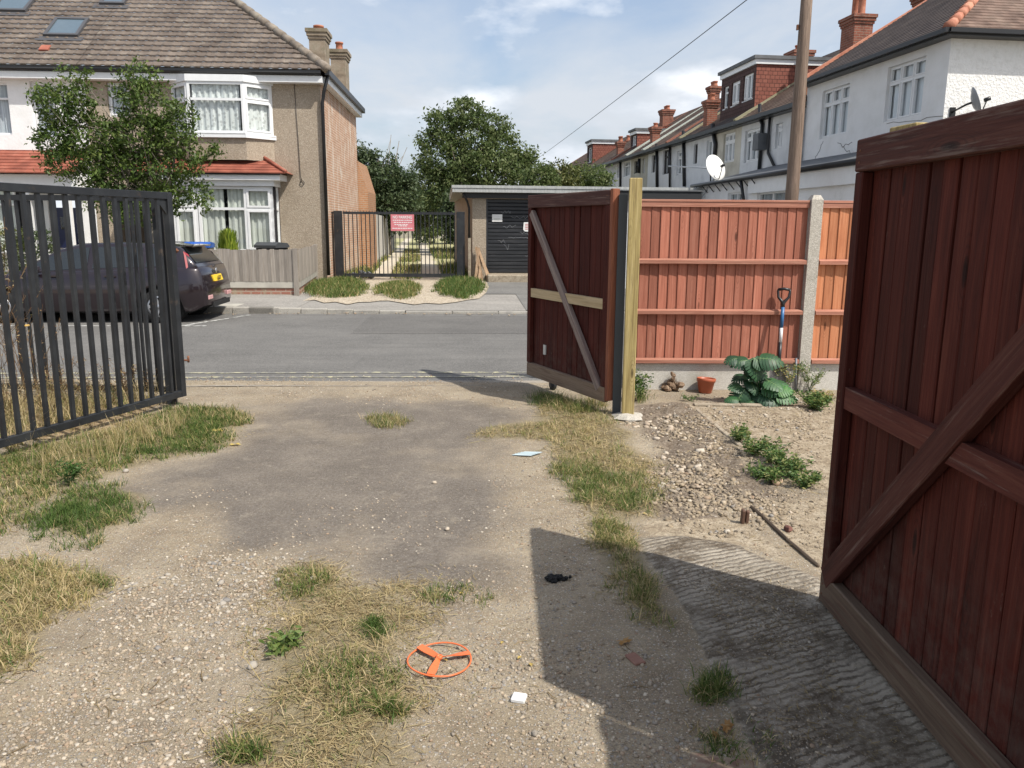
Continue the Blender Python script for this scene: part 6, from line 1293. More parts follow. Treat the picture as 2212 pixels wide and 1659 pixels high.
td=terrace('terraced_house','terraced house with narrow windows left of the beige one, brick chimney at its eaves',xD,xC-.004,EB,[W4(781,803,632,715,cols=(1,),trans=None),W4(723,740,650,738,cols=(1,),trans=None,fm=M_dkwin)],M_pale,M_tileM,verge=(MOSS,))
te=terrace('terraced_house','narrow pale terraced house behind the large white satellite dish',xE,xD-.004,EB,[W4(646,680,678,788,cols=(1,1),trans=.72,casement=(0,))],M_pale,M_tileD,verge=(OR,))
tf=terrace('terraced_house','pale terraced house with dark window frames and the red chimney behind',xF,xE-.004,EB,[W4(584,616,676,784,cols=(1,1),trans=.72,fm=M_dkwin),W4(534,549,700,778,cols=(1,),fm=M_dkwin)],M_white,M_tileM,verge=(LDV,.3))
tgx=terrace('terraced_house','cream terraced house second from the far visible end',xG,xF-.004,EB,[W4(455,480,725,780,cols=(1,1),fm=M_dkwin),W4(492,503,715,780,cols=(1,))],M_beige,M_tileM,verge=(LDV,.3))
th=terrace('terraced_house','farthest clearly seen white terraced house with a white framed window',xH,xG-.004,EB,[W4(408,435,728,795,cols=(1,1)),W4(378,391,740,800,cols=(1,))],M_white,M_tileM,verge=(OR,))
ti=terrace('terraced_house','terraced house beyond the row, mostly hidden by bushes, with red tile hung dormer',-52,xH-.004,EB,[],M_pale,M_tileM,verge=(OR,))
# pipes
def pipe(par,pts,rad=.05,off=-.07):
    m=MB(); m.tube([(T4(x,y)[0],off,T4(x,y)[1]) for x,y in pts],rad,8); m.build('waste_pipe',M_gut,par)
pipe(tb,[(1030,470),(1032,535),(1042,560),(1038,620),(1027,770)],.06); pipe(tb,[(1078,520),(1070,600),(1068,690),(1100,757)],.045)
pipe(tc_,[(818,560),(820,600),(830,650),(826,700)],.08); pipe(td,[(684,590),(688,840)],.07); pipe(te,[(624,650),(622,850)],.05); pipe(tf,[(563,650),(565,850)],.07); pipe(tgx,[(484,715),(482,780)],.07); pipe(th,[(398,720),(398,850)],.06)
m=MB(); a=T4(1048,640); m.box(a[0]-.2,a[0]+.2,-.35,-.004,a[1]-.25,a[1]+.25); m.build('extract_unit',M_lead,tb)
# dormers
def dormer(par,xa,xb,z0,z1,off,wins,front=M_hungD,cheek=M_hung,fas=M_upvc,deep=4.2):
    m=MB(); wallh(m,xa,xb,z0,z1,[w[:4] for w in wins],y=off); m.build('dormer_front',front,par,fix=False)
    for xc_ in (xb,xa):
        m=MB(); m.add([(xc_,off,z0),(xc_,deep,z0+2.),(xc_,deep,z1),(xc_,off,z1)],[(0,1,2,3)]); m.build('dormer_cheek',cheek,par,fix=False)
    m=MB(); m.box(xa-.05,xb+.06,off-.06,deep,z1+.001,z1+.16); f=m.build('dormer_fascia',fas,par); m=MB(); m.box(xa-.10,xb+.12,off-.14,deep+.1,z1+.161,z1+.27); m.build('dormer_roof',M_lead,f)
    for a,b_,c,d,k in wins: win(par,a,off+.06,c,b_-a,d-c,**{**dict(cols=(1,1),cur=M_blind,bar=.06),**k})
def D4(l,r_,yt,yb,off,**k):
    ym=(yt+yb)/2; xa=T4(l,ym,off)[0]; xb=T4(r_,ym,off)[0]; xm=(l+r_)/2; return (xa,xb,T4(xm,yb,off)[1],T4(xm,yt,off)[1],k)
o=.35; xa=T4(846,450,o)[0]; xb=T4(1003,380,o)[0]; z0=T4(925,520,o)[1]; z1=T4(1000,292,o)[1]
dormer(tc_,xa,xb,5.4,z1,o,[D4(858,879,390,488,o,cols=(1,),trans=.7),D4(893,930,368,472,o,casement=(0,1)),D4(946,990,335,448,o,cols=(1,1,1),casement=(0,))])
o=.6; xa=T4(440,640,o)[0]; xb=T4(468,640,o)[0]; dormer(tgx,xa,xb,5.3,T4(468,602,o)[1],o,[D4(445,463,612,655,o)],deep=3.5)
o=.5; xa=T4(243,700,o)[0]; xb=T4(268,700,o)[0]; dormer(ti,max(-51,xa),xb,5.3,T4(268,648,o)[1],o,[D4(248,262,665,730,o,cols=(1,))],cheek=M_hung,deep=4.3)
# chimneys
def ch4(par,xl,xr,yt,yb,off,pots,ph=.35,pr=.11):
    c=T4((xl+xr)/2,yb,off); a=T4(xl,(yt+yb)/2,off)[0]; b_=T4(xr,(yt+yb)/2,off)[0]; zt=T4((xl+xr)/2,yt,off)[1]
    Yd=TF.w(c[0],off).y; wpx=(xr-xl)*.4793*Yd/1760   # true width across the line of sight
    chimney(par,(a+b_)/2,off,4.9,zt,wpx*.72,wpx*.72,M_brickC,pots,pr,ph)
ch4(tc_,1142,1252,236,400,2.6,2,.25); ch4(td,768,832,455,560,.5,2,.25); ch4(td,786,842,392,460,2.2,3,.22); ch4(tf,568,634,497,600,2.8,3,.22); ch4(tf,526,574,574,660,.6,1,.2); ch4(th,374,412,640,700,.7,2,.3); ch4(th,415,440,632,670,2.5,1,.3)
m=MB(); a=T4(1240,390,2); 
# ground floor extension with white fascia
EX=-2.5
ex=thing('rear_extension','white single storey extension with dark gutter in front of the terrace','extension',TF.w(0,0),-82.5)
def E4(x,y): return TF.hit(*z4(x,y),EX)
xe0=E4(742,835)[0]; xe1=E4(1436,705)[0]+.9; xfa=E4(985,830)[0]
w1=(E4(1010,875)[0],E4(1140,875)[0],E4(1075,905)[1]-.3,E4(1075,862)[1]); w2=(E4(878,880)[0],E4(948,880)[0],1.2,E4(910,866)[1])
m=MB(); wallh(m,xe0,xe1,0,2.95,[w1,w2],y=EX); m.add([(xe1,EX,0),(xe1,0,0),(xe1,0,3.5),(xe1,EX,2.95)],[(0,1,2,3)]); m.build('wall',M_white,ex,fix=False)
for w in (w1,w2): win(ex,w[0],EX+.06,w[2],w[1]-w[0],w[3]-w[2],cols=(1,1),trans=None,cur=M_blind)
m=MB(); m.box(xfa,xe1+.05,EX-.10,EX-.02,2.55,2.96); m.build('fascia',M_upvc,ex)
m=MB(); m.add([(xe0,EX-.14,2.97),(xe1+.08,EX-.14,2.97),(xe1+.08,0,3.6),(xe0,0,3.6),(xe0,EX-.14,2.90),(xe1+.08,EX-.14,2.90)],[(0,1,2,3),(0,4,5,1)]); m.build('roof',M_lead,ex,fix=False)
m=MB(); m.tube([(xe0,EX-.2,2.93),(xe1,EX-.2,2.97)],.055,8)
for k in range(9): x=xe0+.4+k*.5; m.tube([(x,EX-.2,2.9),(x,EX-.02,2.7)],.015,5)
m.tube([(E4(965,820)[0],EX-.18,2.9),(E4(965,850)[0],EX-.08,2.4),(E4(962,890)[0],EX-.06,.4)],.045,8); m.build('gutter',M_gut,ex)
# big dish on the roof edge of the extension
pd=V(*z4(812,760),24.3); foot=V(*z4(800,845),25.3); dish('large white satellite dish on struts above the extension gutter',pd,.39,-56,20,1,M_dish,bracket=foot-pd)
m=MB(); w_=V(*z4(725,724),27.)-V(*z4(790,724),24.4); m.tube([(0,.1,.02),(-1.1,1.2,.15)],.02,6); m.tube([(.05,.1,-.3),(-.3,.5,-1.0)],.022,6); m.tube([(.1,.1,-.4),(.65,.25,-.5)],.018,6); m.lathe([(0,0),(.05,0),(.05,.1),(0,.1)],8,c=(.65,.25,-.55)); m.tube([(.1,.3,-.3),(.12,.6,-1.0)],.022,6); m.build('strut',M_galv,bpy.data.objects[[o.name for o in bpy.data.objects if o.name.startswith('satellite_dish')][-1]])
# dark flat-roofed garage peeking over the fence
pa=V(1325,412,21.5); pb=V(1520,411,21.5); t=thing('flat_roofed_garage','garage with black felt roof edge just above the closeboard fence','garage',(pa.x,21.5,0),4)
L=pb.x-pa.x; m=MB(); m.box(.15,L-.15,.15,5,0,2.45); m.build('wall',M_pale,t); m=MB(); m.box(0,L,0,5.2,2.36,pa.z); m.build('roof',flat('black_felt',(.02,.022,.024),.8),t); m=MB(); m.box(-.01,L+.01,-.03,5.2,pa.z+.001,pa.z+.03); m.build('roof_trim',M_lead,t)
# ---------------------------------------------------------------- pole and wire
b0=V(1710,430,17.2); m=MB(); px_=b0.x
m.tube([(0,0,-.2),(0,0,2.5),(.01,0,5),(.015,0,8.6)],[.145,.135,.12,.10],16); 
M_pole=wood_mat('telegraph_pole',[(.10,.07,.05),(.19,.135,.10),(.27,.20,.155)],'Z',.05,wear=((.06,.045,.035),.52,.7)); pole=thing('telegraph_pole','weathered brown timber telegraph pole rising in front of the terrace','telegraph pole',(px_,17.2,0)); m.build('shaft',M_pole,pole)
m=MB(); m.box(.12,.15,-.03,.03,4.35,4.5); m.box(-.15,-.12,-.03,.03,5.6,5.7); m.build('bracket',M_rust,pole)
top=V(1750,-106,17.2); 
e=V(1148,352,58); 
# hang the wire so that it passes the picture point where it leaves the frame
m=MB(); pts=[]; 
for k in range(25):
    f=k/24; p=top.lerp(e,f); p.z-=4*f*(1-f)*.06; pts.append(p)
m.tube(pts,.011,4); tag(m.build('overhead_wire',M_gut),'thin overhead telephone wire crossing the sky from the pole','wire')
# ---------------------------------------------------------------- trees
def foliage(mb_name,par,lobes,n,size,mat,seed,clump=.28,loc=(0,0,0),tint=(0,1),shell=.55,aspect=.45,nclump=None,twigs=None):
    """leaf shaped quads gathered in clumps through ellipsoid lobes"""
    r=np.random.default_rng(seed); vol=np.array([l[3]*l[4]*l[5] for l in lobes])**.8; nc=nclump or max(20,n//26); k=r.choice(len(lobes),nc,p=vol/vol.sum()); Lb=np.array(lobes)[k]
    d=r.normal(size=(nc,3)); d/=np.linalg.norm(d,axis=1)[:,None]; rad=(shell+(1-shell)*r.random(nc))**.6*(.85+.3*r.random(nc)); C=Lb[:,:3]+d*Lb[:,3:6]*rad[:,None]
    j=r.integers(0,nc,n); cs=clump*(.5+r.random(nc)); P=C[j]+r.normal(size=(n,3))*cs[j][:,None]*np.array([1,1,.75])*.5
    u=r.normal(size=(n,3))+d[j]*.6+np.array([0,0,-.25]); u/=np.linalg.norm(u,axis=1)[:,None]; w=np.cross(u,r.normal(size=(n,3))); w/=np.linalg.norm(w,axis=1)[:,None]+1e-9; L=size*(.6+.8*r.random(n))[:,None]
    fold=np.cross(u,w)*L*.12
    V_=np.stack([P-u*L*.5,P+w*L*aspect*.5+fold,P+u*L*.5,P-w*L*aspect*.5+fold],1).reshape(-1,3); F_=np.arange(n*4).reshape(-1,4)
    ct=r.random(nc); tt=np.clip(tint[0]+(tint[1]-tint[0])*(ct[j]*.55+r.random(n)*.45),0,1)
    return mesh_np(mb_name,V_,F_,mat,tt,par),C
M_bark=pm('bark',[(.10,.085,.065),(.18,.155,.125),(.26,.235,.19)],6,stretch=(3,3,.5),bump=.8,bdist=.01)
def tree(name,label,base,lobes,n,size,mat,seed,trunks,clump=.3,group=None,limbs=26,**kw):
    """lobes in world space; base = ground point"""
    t=thing(name,label,'tree',base,0,group); b_=Vector(base); lb=[(l[0]-b_.x,l[1]-b_.y,l[2]-b_.z,l[3],l[4],l[5]) for l in lobes]
    _,C=foliage('crown',t,lb,n,size,mat,seed,clump,**kw); r=random.Random(seed); m=MB(); tops=[]
    for pts,rad in trunks:
        pp=[Vector(p) for p in pts]; m.tube(pp,[rad*(1-.7*k/(len(pp)-1)) for k in range(len(pp))],8); tops.append((pp,rad))
    for i in range(limbs):
        pp,rad=r.choice(tops); k=r.uniform(.35,1)*(len(pp)-1); i0=min(int(k),len(pp)-2); a=pp[i0].lerp(pp[i0+1],k-i0); c=Vector(C[r.randrange(len(C))]); mid=a.lerp(c,.5)+Vector((0,0,-.1*(c-a).length)); m.tube([a,mid,c],[rad*.3,rad*.18,rad*.05],5)
    m.build('trunk',M_bark,t); return t
def LB(px,py,Y,rx,rz,ry=None):
    p=V(px,py,Y); s=Y/1760.; return (p.x,p.y,p.z,rx*s,(ry or rx)*s,rz*s)
M_leafS=leaf_mat('street_tree_leaf',[(.026,.052,.009),(.055,.098,.016),(.10,.15,.03),(.18,.21,.06)],.5,.3)
M_leafT=leaf_mat('far_tree_leaf',[(.055,.085,.028),(.095,.14,.042),(.155,.195,.07),(.24,.26,.12)],.6,.45)
M_leafD=leaf_mat('dark_tree_leaf',[(.038,.062,.028),(.062,.095,.038),(.095,.13,.055),(.15,.18,.085)],.55,.35)
M_leafY=leaf_mat('yellow_green_leaf',[(.03,.045,.012),(.07,.09,.02),(.13,.14,.04),(.22,.20,.07)],.5,.25)
Yt=18.6; pb_=V(345,640,Yt)
lob=[LB(130,225,Yt,42,50),LB(175,215,Yt,30,45),LB(138,150,Yt,16,34),LB(95,215,Yt,25,26),LB(200,300,Yt,58,50),LB(120,300,Yt,45,45),LB(145,350,Yt,45,36),LB(305,165,Yt,42,26),LB(320,230,Yt,55,50),LB(270,200,Yt,20,22),LB(300,300,Yt,60,50),LB(370,290,Yt,50,45),LB(395,240,Yt,24,22),LB(260,370,Yt,60,48),LB(340,370,Yt,55,48),LB(410,350,Yt,34,36),LB(430,420,Yt,26,34),LB(240,430,Yt,46,36),LB(350,430,Yt,55,36),LB(300,460,Yt,60,26),LB(190,395,Yt,28,22),LB(445,330,Yt,20,14),LB(470,318,Yt,15,14),LB(185,160,Yt,9,14),LB(230,345,Yt,45,40)]
tr=tree('street_tree','leafy green tree with uneven crown in front of the left houses',(pb_.x,Yt,.09),lob,22000,.092,M_leafS,5,[([(0,0,0),(.0,.02,.8),(-.05,0,1.6),(-.5,.1,2.6),(-1.1,.2,3.7)],.07),([(0,0,.3),(.05,0,1.4),(.1,0,2.6),(.05,.1,4.0)],.06),([(0,0,.5),(.25,0,1.5),(.5,-.1,2.6),(.7,0,3.4)],.05),([(0,0,.6),(-.2,.1,1.5),(-.35,0,2.8),(-.3,0,4.2)],.045)],clump=.17,shell=.45,limbs=70,nclump=1500)
Yb=50; lob=[LB(1015,310,Yb,60,60),LB(1005,250,Yb,40,32),LB(950,265,Yb,28,24),LB(1080,330,Yb,48,45),LB(960,340,Yb,60,55),LB(1050,370,Yb,90,45),LB(940,400,Yb,45,40),LB(1120,360,Yb,32,36),LB(1065,270,Yb,35,25),LB(1000,420,Yb,80,40),LB(1145,335,Yb,14,16),LB(912,360,Yb,16,18),LB(1000,226,Yb,18,14),LB(1032,236,Yb,14,12),LB(938,250,Yb,18,16),LB(925,300,Yb,24,20),LB(1100,290,Yb,18,18),LB(1130,345,Yb,26,18),LB(1085,268,Yb,14,12)]
tree('broadleaf_tree','tall broadleaf tree above the garage, the biggest crown in the distance',(V(1020,490,Yb).x,Yb,0),lob,30000,.21,M_leafT,6,[([(0,0,0),(0,0,2),(-.3,0,4),(-.5,0,6.5)],.3),([(0,0,1),(.6,0,3),(1.4,0,5)],.2)],clump=.36,shell=.6,limbs=50,nclump=2200)
Yb=42; lob=[LB(790,365,Yb,30,40),LB(835,390,Yb,45,38),LB(805,430,Yb,45,40),LB(870,415,Yb,34,34),LB(775,330,Yb,12,24),LB(845,345,Yb,10,16),LB(812,335,Yb,8,20),LB(860,445,Yb,45,25),LB(890,385,Yb,14,20),LB(770,430,Yb,30,50)]
tree('dark_tree','dark spiky tree just right of the brick side wall',(V(820,490,Yb).x,Yb,0),lob,20000,.17,M_leafD,7,[([(0,0,0),(0,0,2),(0,0,5)],.16),([(0,0,1),(.5,0,3),(1.1,0,5.9)],.05),([(0,0,1),(.3,0,3),(.7,0,6.2)],.04),([(0,0,1),(.3,0,3),(1.5,0,5.6)],.04)],clump=.3,shell=.5,limbs=30,nclump=1200)
gb='bushes behind the garages'
for i,(px,py,rx,rz,lab) in enumerate([(1165,392,34,36,'green bush left of three above the middle garage roof'),(1215,386,38,36,'green bush middle of three with a notched top above the garage'),(1275,388,46,34,'green bush right of three touching the terrace end')]):
    Yb=36+i*1.5; p=V(px,490,Yb); lob=[LB(px,py,Yb,rx,rz),LB(px-rx*.5,py+18,Yb,rx*.6,rz*.7),LB(px+rx*.5,py+14,Yb,rx*.6,rz*.7),LB(px,py+45,Yb,rx,rz)]
    tree('bush',lab,(p.x,Yb,0),lob,6500,.15,[M_leafT,M_leafY,M_leafT][i],30+i,[([(0,0,0),(0,0,1.5),(0,0,2.6)],.07)],clump=.3,group=gb,shell=.5,limbs=10)
for i,(px,py,rx,rz,Yb,mat,lab) in enumerate([(905,430,40,34,58,M_leafY,'yellow green bush at the far end of the alley'),(960,425,40,30,56,M_leafT,'mid green shrub right of the yellow green bush'),(842,440,30,26,46,M_leafD,'dark low shrub overhanging the alley fence'),(930,462,34,14,72,M_leafT,'low hedge closing the alley in the distance'),(985,450,24,40,46,M_leafD,'dark shrub beside the garage side wall')]):
    p=V(px,490,Yb); tree('shrub',lab,(p.x,Yb,0),[LB(px,py,Yb,rx,rz),LB(px-rx*.5,py+15,Yb,rx*.7,rz*.7),LB(px+rx*.5,py+15,Yb,rx*.7,rz*.8),LB(px,py+35,Yb,rx*.9,rz)],6000,.20,mat,50+i,[([(0,0,0),(0,0,1),(0,0,2)],.06)],clump=.4,shell=.4,limbs=6)
# distant treeline beyond
lob=[]; r=random.Random(8)
for i in range(26): lob.append((r.uniform(-40,-3),78+r.uniform(-3,3),1.6+r.random()*1.2,2.4,2,2.0))
o,_=foliage('distant_trees',None,lob,16000,.42,M_leafT,70,.8,shell=.5); tag(o,kind='stuff')
# conifer shrub behind fence, front hedge
p=V(493,530,20.9); t=thing('golden_conifer','bright yellow green dwarf conifer behind the low fence','shrub',(p.x,20.9,.1)); r=np.random.default_rng(4); n=1500; a=r.random(n)*6.28; h=r.random(n)**.7; rd=.42*(1-h*.55)*r.random(n)**.5; P=np.stack([rd*np.cos(a),rd*np.sin(a),.1+h*(1.25-.35*rd)],1)
u=np.stack([np.cos(a)*.3,np.sin(a)*.3,np.ones(n)],1)*.16; w=np.stack([-np.sin(a),np.cos(a),0*a],1)*.022; V_=np.stack([P-w,P+w,P+u+w*.2,P+u-w*.2],1).reshape(-1,3)
mesh_np('foliage',V_,np.arange(n*4).reshape(-1,4),leaf_mat('golden_leaf',[(.10,.17,.02),(.22,.30,.03),(.36,.42,.06)],.5,.3),r.random(n),t)
m=MB(); m.tube([(0,0,0),(0,0,.6)],.03,6); m.build('stem',M_bark,t)
for i,(px,Y_,lab) in enumerate([(20,21.4,'hedge bush with orange tips behind the black bars, far left'),(75,21.6,'dark green hedge bush next to the orange tipped one')]):
    p=V(px,540,Y_); t=thing('hedge_bush',lab,'shrub',(p.x,Y_,.1)); foliage('foliage',t,[(0,0,.55,.55,.5,.5),(.1,0,1.1,.45,.4,.35)],2600,.07,M_leafY if i==0 else M_leafD,80+i,.16); m=MB(); m.tube([(0,0,0),(0,0,.9)],.03,6); m.build('stem',M_bark,t)
# grass mounds at the alley mouth
def mound(name,cx,cy,rx,ry,n,h,seed,gg,zt=.03):
    po=np.array([[G(cx+rx*math.cos(a),cy+ry*math.sin(a),.05).x,G(cx+rx*math.cos(a),cy+ry*math.sin(a),.05).y] for a in np.linspace(0,2*math.pi,14)[:-1]]); P=ptsin(po,n,seed,.4,.08); c=po.mean(0); R0=np.abs(po-c).max(0); dd=1-np.clip((((P-c)/R0)**2).sum(1),0,1); z=np.full(n,zt)+dd*.10
    parts=[]; s=0; rr_=np.random.default_rng(seed); P=P[rr_.permutation(n)]; dd=1-np.clip((((P-c)/R0)**2).sum(1),0,1); z=zt+dd*.10
    for sh,a_,b_ in gg: e=s+int(sh*n); parts.append(blades(P[s:e],z[s:e],h[0],h[1],.016,seed+s,lean=.8,tlo=a_,thi=b_)); s=e
    v_,f_,t_=joinm(parts); tag(mesh_np(name,v_,f_,M_grass,t_),kind='stuff')
mound('mouth_grass',720,624,74,22,9000,(.05,.19),401,[(.75,.0,.4),(.25,.35,.8)]); mound('mouth_grass',860,628,50,20,6500,(.04,.15),402,[(.65,.0,.45),(.35,.4,.8)]); mound('mouth_grass',993,624,54,22,8000,(.05,.21),403,[(.85,.0,.35),(.15,.3,.7)]); mound('mouth_grass',1000,588,34,20,1800,(.15,.42),404,[(.9,.0,.35),(.1,.3,.7)])
def strip(name,x0,x1,y0,y1,n,h,seed,gg):
    r=np.random.default_rng(seed); L_=r.random((n,2)); X=x0+(x1-x0)*L_[:,0]; Yv=y0+(y1-y0)*L_[:,1]; u=np.array(AL.u)[:2]; v=np.array(AL.v)[:2]; P=np.array(AL.o)[:2]+X[:,None]*u+Yv[:,None]*v; q=vnoise(P,.6,3)>.45; P=P[q]; parts=[]; s=0
    for sh,a_,b_ in gg: e=s+int(sh*len(P)); parts.append(blades(P[s:e],np.full(e-s,.03),h[0],h[1],.03,seed+s,lean=.7,tlo=a_,thi=b_)); s=e
    v_,f_,t_=joinm(parts); tag(mesh_np(name,v_,f_,M_grass,t_),kind='stuff')
strip('alley_grass',-2.1,-1.15,7,34,5200,(.06,.32),411,[(.5,.0,.4),(.5,.4,.9)]); strip('alley_grass',-.5,.5,6.5,38,5200,(.05,.24),412,[(.5,.05,.45),(.5,.4,.9)]); strip('alley_grass',1.2,2.9,7,38,7000,(.08,.4),413,[(.6,.0,.4),(.4,.4,.9)])
# ---------------------------------------------------------------- cars
M_tyre=pm('tyre_rubber',[(.012,.012,.012),(.025,.025,.025)],20,rough=.85); M_rim=flat('alloy_rim',(.42,.43,.45),.3,.7); M_cglass=flat('tinted_car_glass',(.012,.016,.018),.05,0,1.0); M_red_l=flat('red_lamp',(.28,.01,.012),.15,0,.8,1.0)
def car(label,loc,rot,paint,plate,name='parked_car',group=None):
    t=thing(name,label,'car',loc,rot,group); Lc=4.34; xr=.78; xf=3.42; wr=.325
    def sm(a,b_,x): q=min(1,max(0,(x-a)/(b_-a))); return q*q*(3-2*q)
    def inter(tab,x):
        for (a,va),(b_,vb) in zip(tab[:-1],tab[1:]):
            if x<=b_: return va+(vb-va)*(x-a)/(b_-a)
        return tab[-1][1]
    belt=[(0,.70),(.03,.76),(.07,.92),(.12,1.04),(.5,1.03),(1.5,.99),(2.9,.93),(3.0,.93),(3.5,.88),(4.0,.76),(4.22,.66),(4.34,.52)]
    hw=[(0,.70),(.06,.80),(.25,.87),(.8,.905),(2.5,.91),(3.4,.895),(3.9,.83),(4.2,.70),(4.34,.52)]
    m=MB(); m.smooth=True; xs=sorted(set(list(np.linspace(0,Lc,74))+[.02,.05])); rows=[]
    for x in xs:
        zb=.22+.10*(1-sm(0,.25,x))+.06*sm(4.0,4.34,x); arch=0
        for c in (xr,xf):
            if abs(x-c)<.385: zb=max(zb,.31+math.sqrt(.385**2-(x-c)**2)*.98)
        zt=inter(belt,x); w=inter(hw,x); z1=min(max(zb+.02,.36),zt-.05); z2=max(z1+.02,min(.62,zt-.03)); fl=.018*sum(max(0,1-abs(abs(x-c)-.385)/.12) for c in (xr,xf))
        rows.append([(w*.965+fl,zb),(w+fl,z1),(w,z2),(w*.985,max(z2+.005,zt-.06)),(w*.93,zt)])
    n=5; vs=[]
    for x,row in zip(xs,rows):
        for y,z in row: vs.append((x,y,z))
        for y,z in row: vs.append((x,-y,z))
    fs=[]
    for i in range(len(xs)-1):
        a=i*10; b_=(i+1)*10
        for k in range(4): fs.append((a+k,b_+k,b_+k+1,a+k+1)); fs.append((a+5+k,a+6+k,b_+6+k,b_+5+k))
        fs.append((a+4,b_+4,b_+9,a+9))
    fs.append((0,1,2,3,4,9,8,7,6,5)); e=(len(xs)-1)*10; fs.append((e,e+5,e+6,e+7,e+8,e+9,e+4,e+3,e+2,e+1)); m.add(vs,fs,.5); body=m.build('body',paint,t)
    # greenhouse
    roof=[(.13,1.04),(.30,1.26),(.42,1.40),(.75,1.455),(1.5,1.485),(2.1,1.46),(2.45,1.36),(2.8,1.14),(3.08,.935)]; rw=[(.13,.74),(.42,.60),(.75,.585),(1.5,.585),(2.1,.59),(2.45,.61),(3.08,.72)]
    m=MB(); m.smooth=True; xs2=list(np.linspace(.13,3.08,46)); vs=[]
    for x in xs2:
        zb=inter(belt,x)-.01; zt=max(zb+.012,inter(roof,x)); wb=inter(hw,x)*.93; wt=inter(rw,x); f=(zt-zb)/.47; wt=wb+(wt-wb)*min(1,f)
        for s in (1,-1): vs+=[(x,s*wb,zb),(x,s*(wt+.015),zt-.03*min(1,f)),(x,s*(wt-.05),zt)]
    fs=[]
    for i in range(45):
        a=i*6;b_=a+6
        for k in range(2): fs.append((a+k,b_+k,b_+k+1,a+k+1)); fs.append((a+3+k,a+4+k,b_+4+k,b_+3+k))
        fs.append((a+2,b_+2,b_+5,a+5))
    m.add(vs,fs,.5); m.build('roof',paint,t)
    def gside(x,f,s,out=.006):
        zb=inter(belt,x)-.01; zt=inter(roof,x); wb=inter(hw,x)*.93; wt=inter(rw,x); ff=(zt-zb)/.47; wt=wb+(wt-wb)*min(1,ff); return (x,s*(wb+(wt+.015-wb)*f+out),zb+(zt-.03-zb)*f)
    for s in (1,-1):
        for seg in ((.52,.98),(1.06,1.86),(1.95,2.78)):
            m=MB(); q=[]; nn=8
            for k in range(nn+1):
                x=seg[0]+(seg[1]-seg[0])*k/nn; q+=[gside(x,.10,s),gside(x,.90,s)]
            m.add(q,[(2*k,2*k+2,2*k+3,2*k+1) for k in range(nn)]); m.build('side_window',M_cglass,t,fix=False)
    def topq(x,f,out=.008): 
        zt=inter(roof,x); zb=inter(belt,x)-.01; wb=inter(hw,x)*.93; wt=inter(rw,x); ff=min(1,(zt-zb)/.47); wt=wb+(wt-wb)*ff; return (x,(wt-.08)*f,zt+out)
    m=MB(); m.add([topq(.17,1,.02),topq(.17,-1,.02),topq(.41,-1,.02),topq(.41,1,.02)],[(0,1,2,3)]); m.build('rear_window',M_cglass,t,fix=False)
    m=MB(); m.add([topq(2.16,1),topq(2.16,-1),topq(2.45,-1),topq(2.45,1),topq(2.8,-1),topq(2.8,1),topq(3.0,-1),topq(3.0,1)],[(0,1,2,3),(3,2,4,5),(5,4,6,7)]); m.build('windscreen',M_cglass,t,fix=False)
    m=MB(); m.prism([(.27,1.40),(.46,1.425),(.46,1.44),(.25,1.43)],1,-.52,.52); m.build('spoiler',paint,t)
    for s in (1,-1):
        m=MB(); m.add([(.16,s*.775,.93),(.30,s*.835,.96),(.37,s*.72,1.33),(.30,s*.68,1.27)],[(0,1,2,3)]); m.v=[(x-.01,y+s*.012,z) for x,y,z in m.v]; m.build('rear_lamp',M_red_l,t,fix=False)
        m=MB(); m.box(-.012,.05,s*.45,s*.70,.42,.50,bev=.01); m.build('reflector',flat('rear_reflector',(.55,.30,.30),.2),t)
        m=MB(); m.prism([(3.85,.62),(4.2,.56),(4.22,.66),(3.95,.77)],1,s*.60,s*.80); m.build('headlamp',flat('lamp_glass',(.5,.52,.55),.1),t)
        for c in (xr,xf):
            m=MB(); m.T=Matrix.Translation((c,s*.80,.31))@Matrix.Rotation(R_(90),4,'X'); m.lathe([(.20,-.10),(.27,-.10),(.315,-.075),(.325,0),(.315,.075),(.27,.10),(.20,.10),(.20,-.10)],28); w=m.build('wheel',M_tyre,t)
            m=MB(); sgn=s; m.T=Matrix.Translation((c,s*.885,.31))@Matrix.Rotation(R_(90),4,'X')
            m.lathe([(.17,-.02),(.205,-.012),(.205,.012),(.17,.02),(.17,-.02)],28); m.lathe([(0,-.022),(.045,-.022),(.045,.02),(0,.02)],14)
            for k in range(5):
                a=k*2*math.pi/5; m.beam((.03*math.cos(a),.03*math.sin(a),0),(.18*math.cos(a),.18*math.sin(a),0),.06,.02,up=(0,0,1))
            m.build('rim',M_rim,w)
            m=MB(); m.T=Matrix.Translation((c,s*.62,.31))@Matrix.Rotation(R_(90),4,'X'); m.lathe([(0,-.14),(.39,-.14),(.39,.14),(0,.14)],20); m.build('wheel_arch',M_tyre,t)
        m=MB(); m.rock((2.72,s*.98,1.0),.10,.7,seg=8,rings=6); m.build('mirror',paint,t)
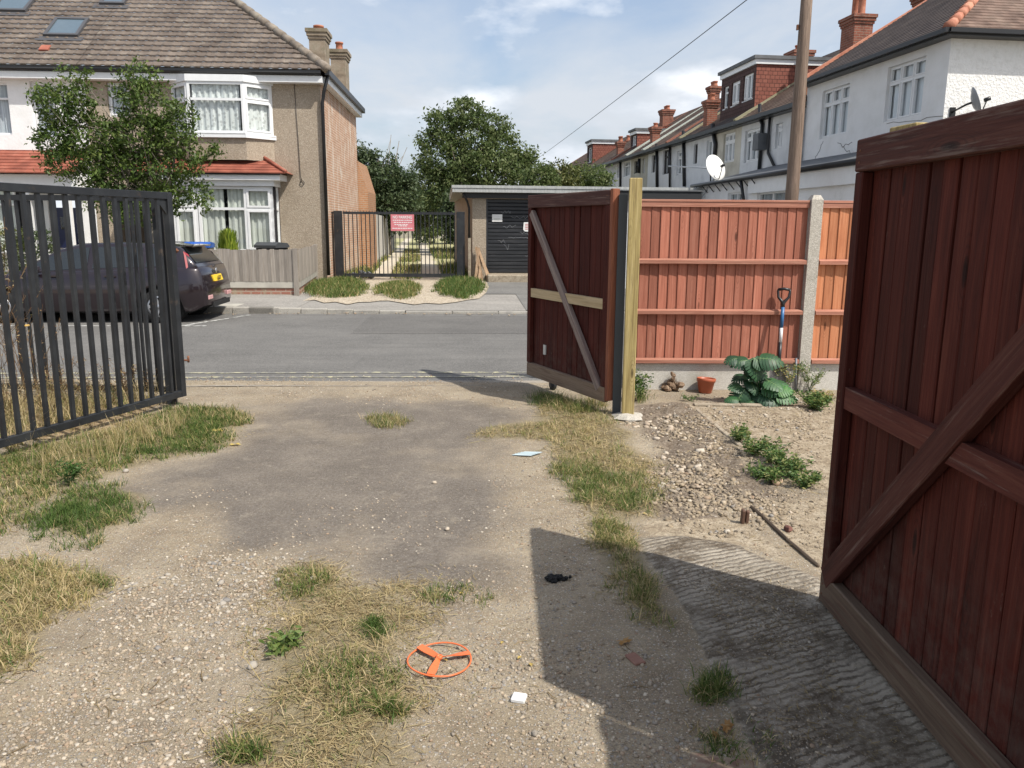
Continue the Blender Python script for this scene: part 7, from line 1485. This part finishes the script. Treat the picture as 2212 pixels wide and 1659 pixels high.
        for xx in (1.55,2.45): m=MB(); m.box(xx-.09,xx+.09,s*.895,s*.925,.86,.885); m.build('door_handle',paint,t)
        m=MB()
        for xx in (1.10,1.92,2.86): m.box(xx-.004,xx+.004,s*.90,s*.9145,.34,.93)
        m.build('door_seam',M_tyre,t)
    m=MB(); m.box(-.035,-.006,-.50,.50,.27,.36); m.build('bumper_trim',M_tyre,t)
    m=MB(); m.box(.0,.055,-.26,.26,.74,.86,bev=.003); m.v=[(x+(z-.74)*.30-.004,y,z) for x,y,z in m.v]; pn=m.build('number_plate',flat('yellow_plate',(.75,.50,.03),.5),t)
    if plate:
        o=text(plate,.10,(-.010,0,.765),pn,M_gut,'plate_text'); o.rotation_euler=(R_(90),0,R_(-90)); 
    m=MB(); m.lathe([(0,0),(.05,0),(.05,.01),(0,.012)],16); m.v=[(.045-z,x,y+.94) for x,y,z in m.v]; m.build('badge',M_rim,t)
    m=MB(); m.box(.3,4.1,-.75,.75,.18,.28); m.build('underbody',M_tyre,t)
    return t
def paintm(name,c):
    m,t,b=newmat(name); t.links.new(mixc(t,step_(t,noise_(t,coords(t),2,6,.6),.4,.8,0,.3),c,tuple(min(1,x*1.5+.01) for x in c)),b.inputs['Base Color']); b.inputs['Roughness'].default_value=.32; b.inputs['Metallic'].default_value=.35; b.inputs['Coat Weight'].default_value=1.0; b.inputs['Coat Roughness'].default_value=.06; return m
car('dark purple hatchback with yellow rear plate parked across the road',Vector((-5.36,14.62,-.02)),184,paintm('dark_purple_paint',(.014,.007,.010)),'EZ77').scale=(1,1,.92)
pc_=V(968,505,47); car('small blue grey car parked up the alley beyond the gate',Vector((pc_.x+1.3,51,.05)),277,paintm('blue_grey_paint',(.16,.20,.26)),None)
# wooden marker in far distance, white posts in alley
for i,(px,lab) in enumerate([][:0] and [(915,'white post in the alley distance, left of a pair'),(936,'white post in the alley distance, right of a pair')]):
    p=V(px,480,60); m=MB(); m.box(-.16,.16,-.1,.1,0,2.0); tag(m.build('white_post',M_upvc,loc=(p.x,60,0)),lab,'post')
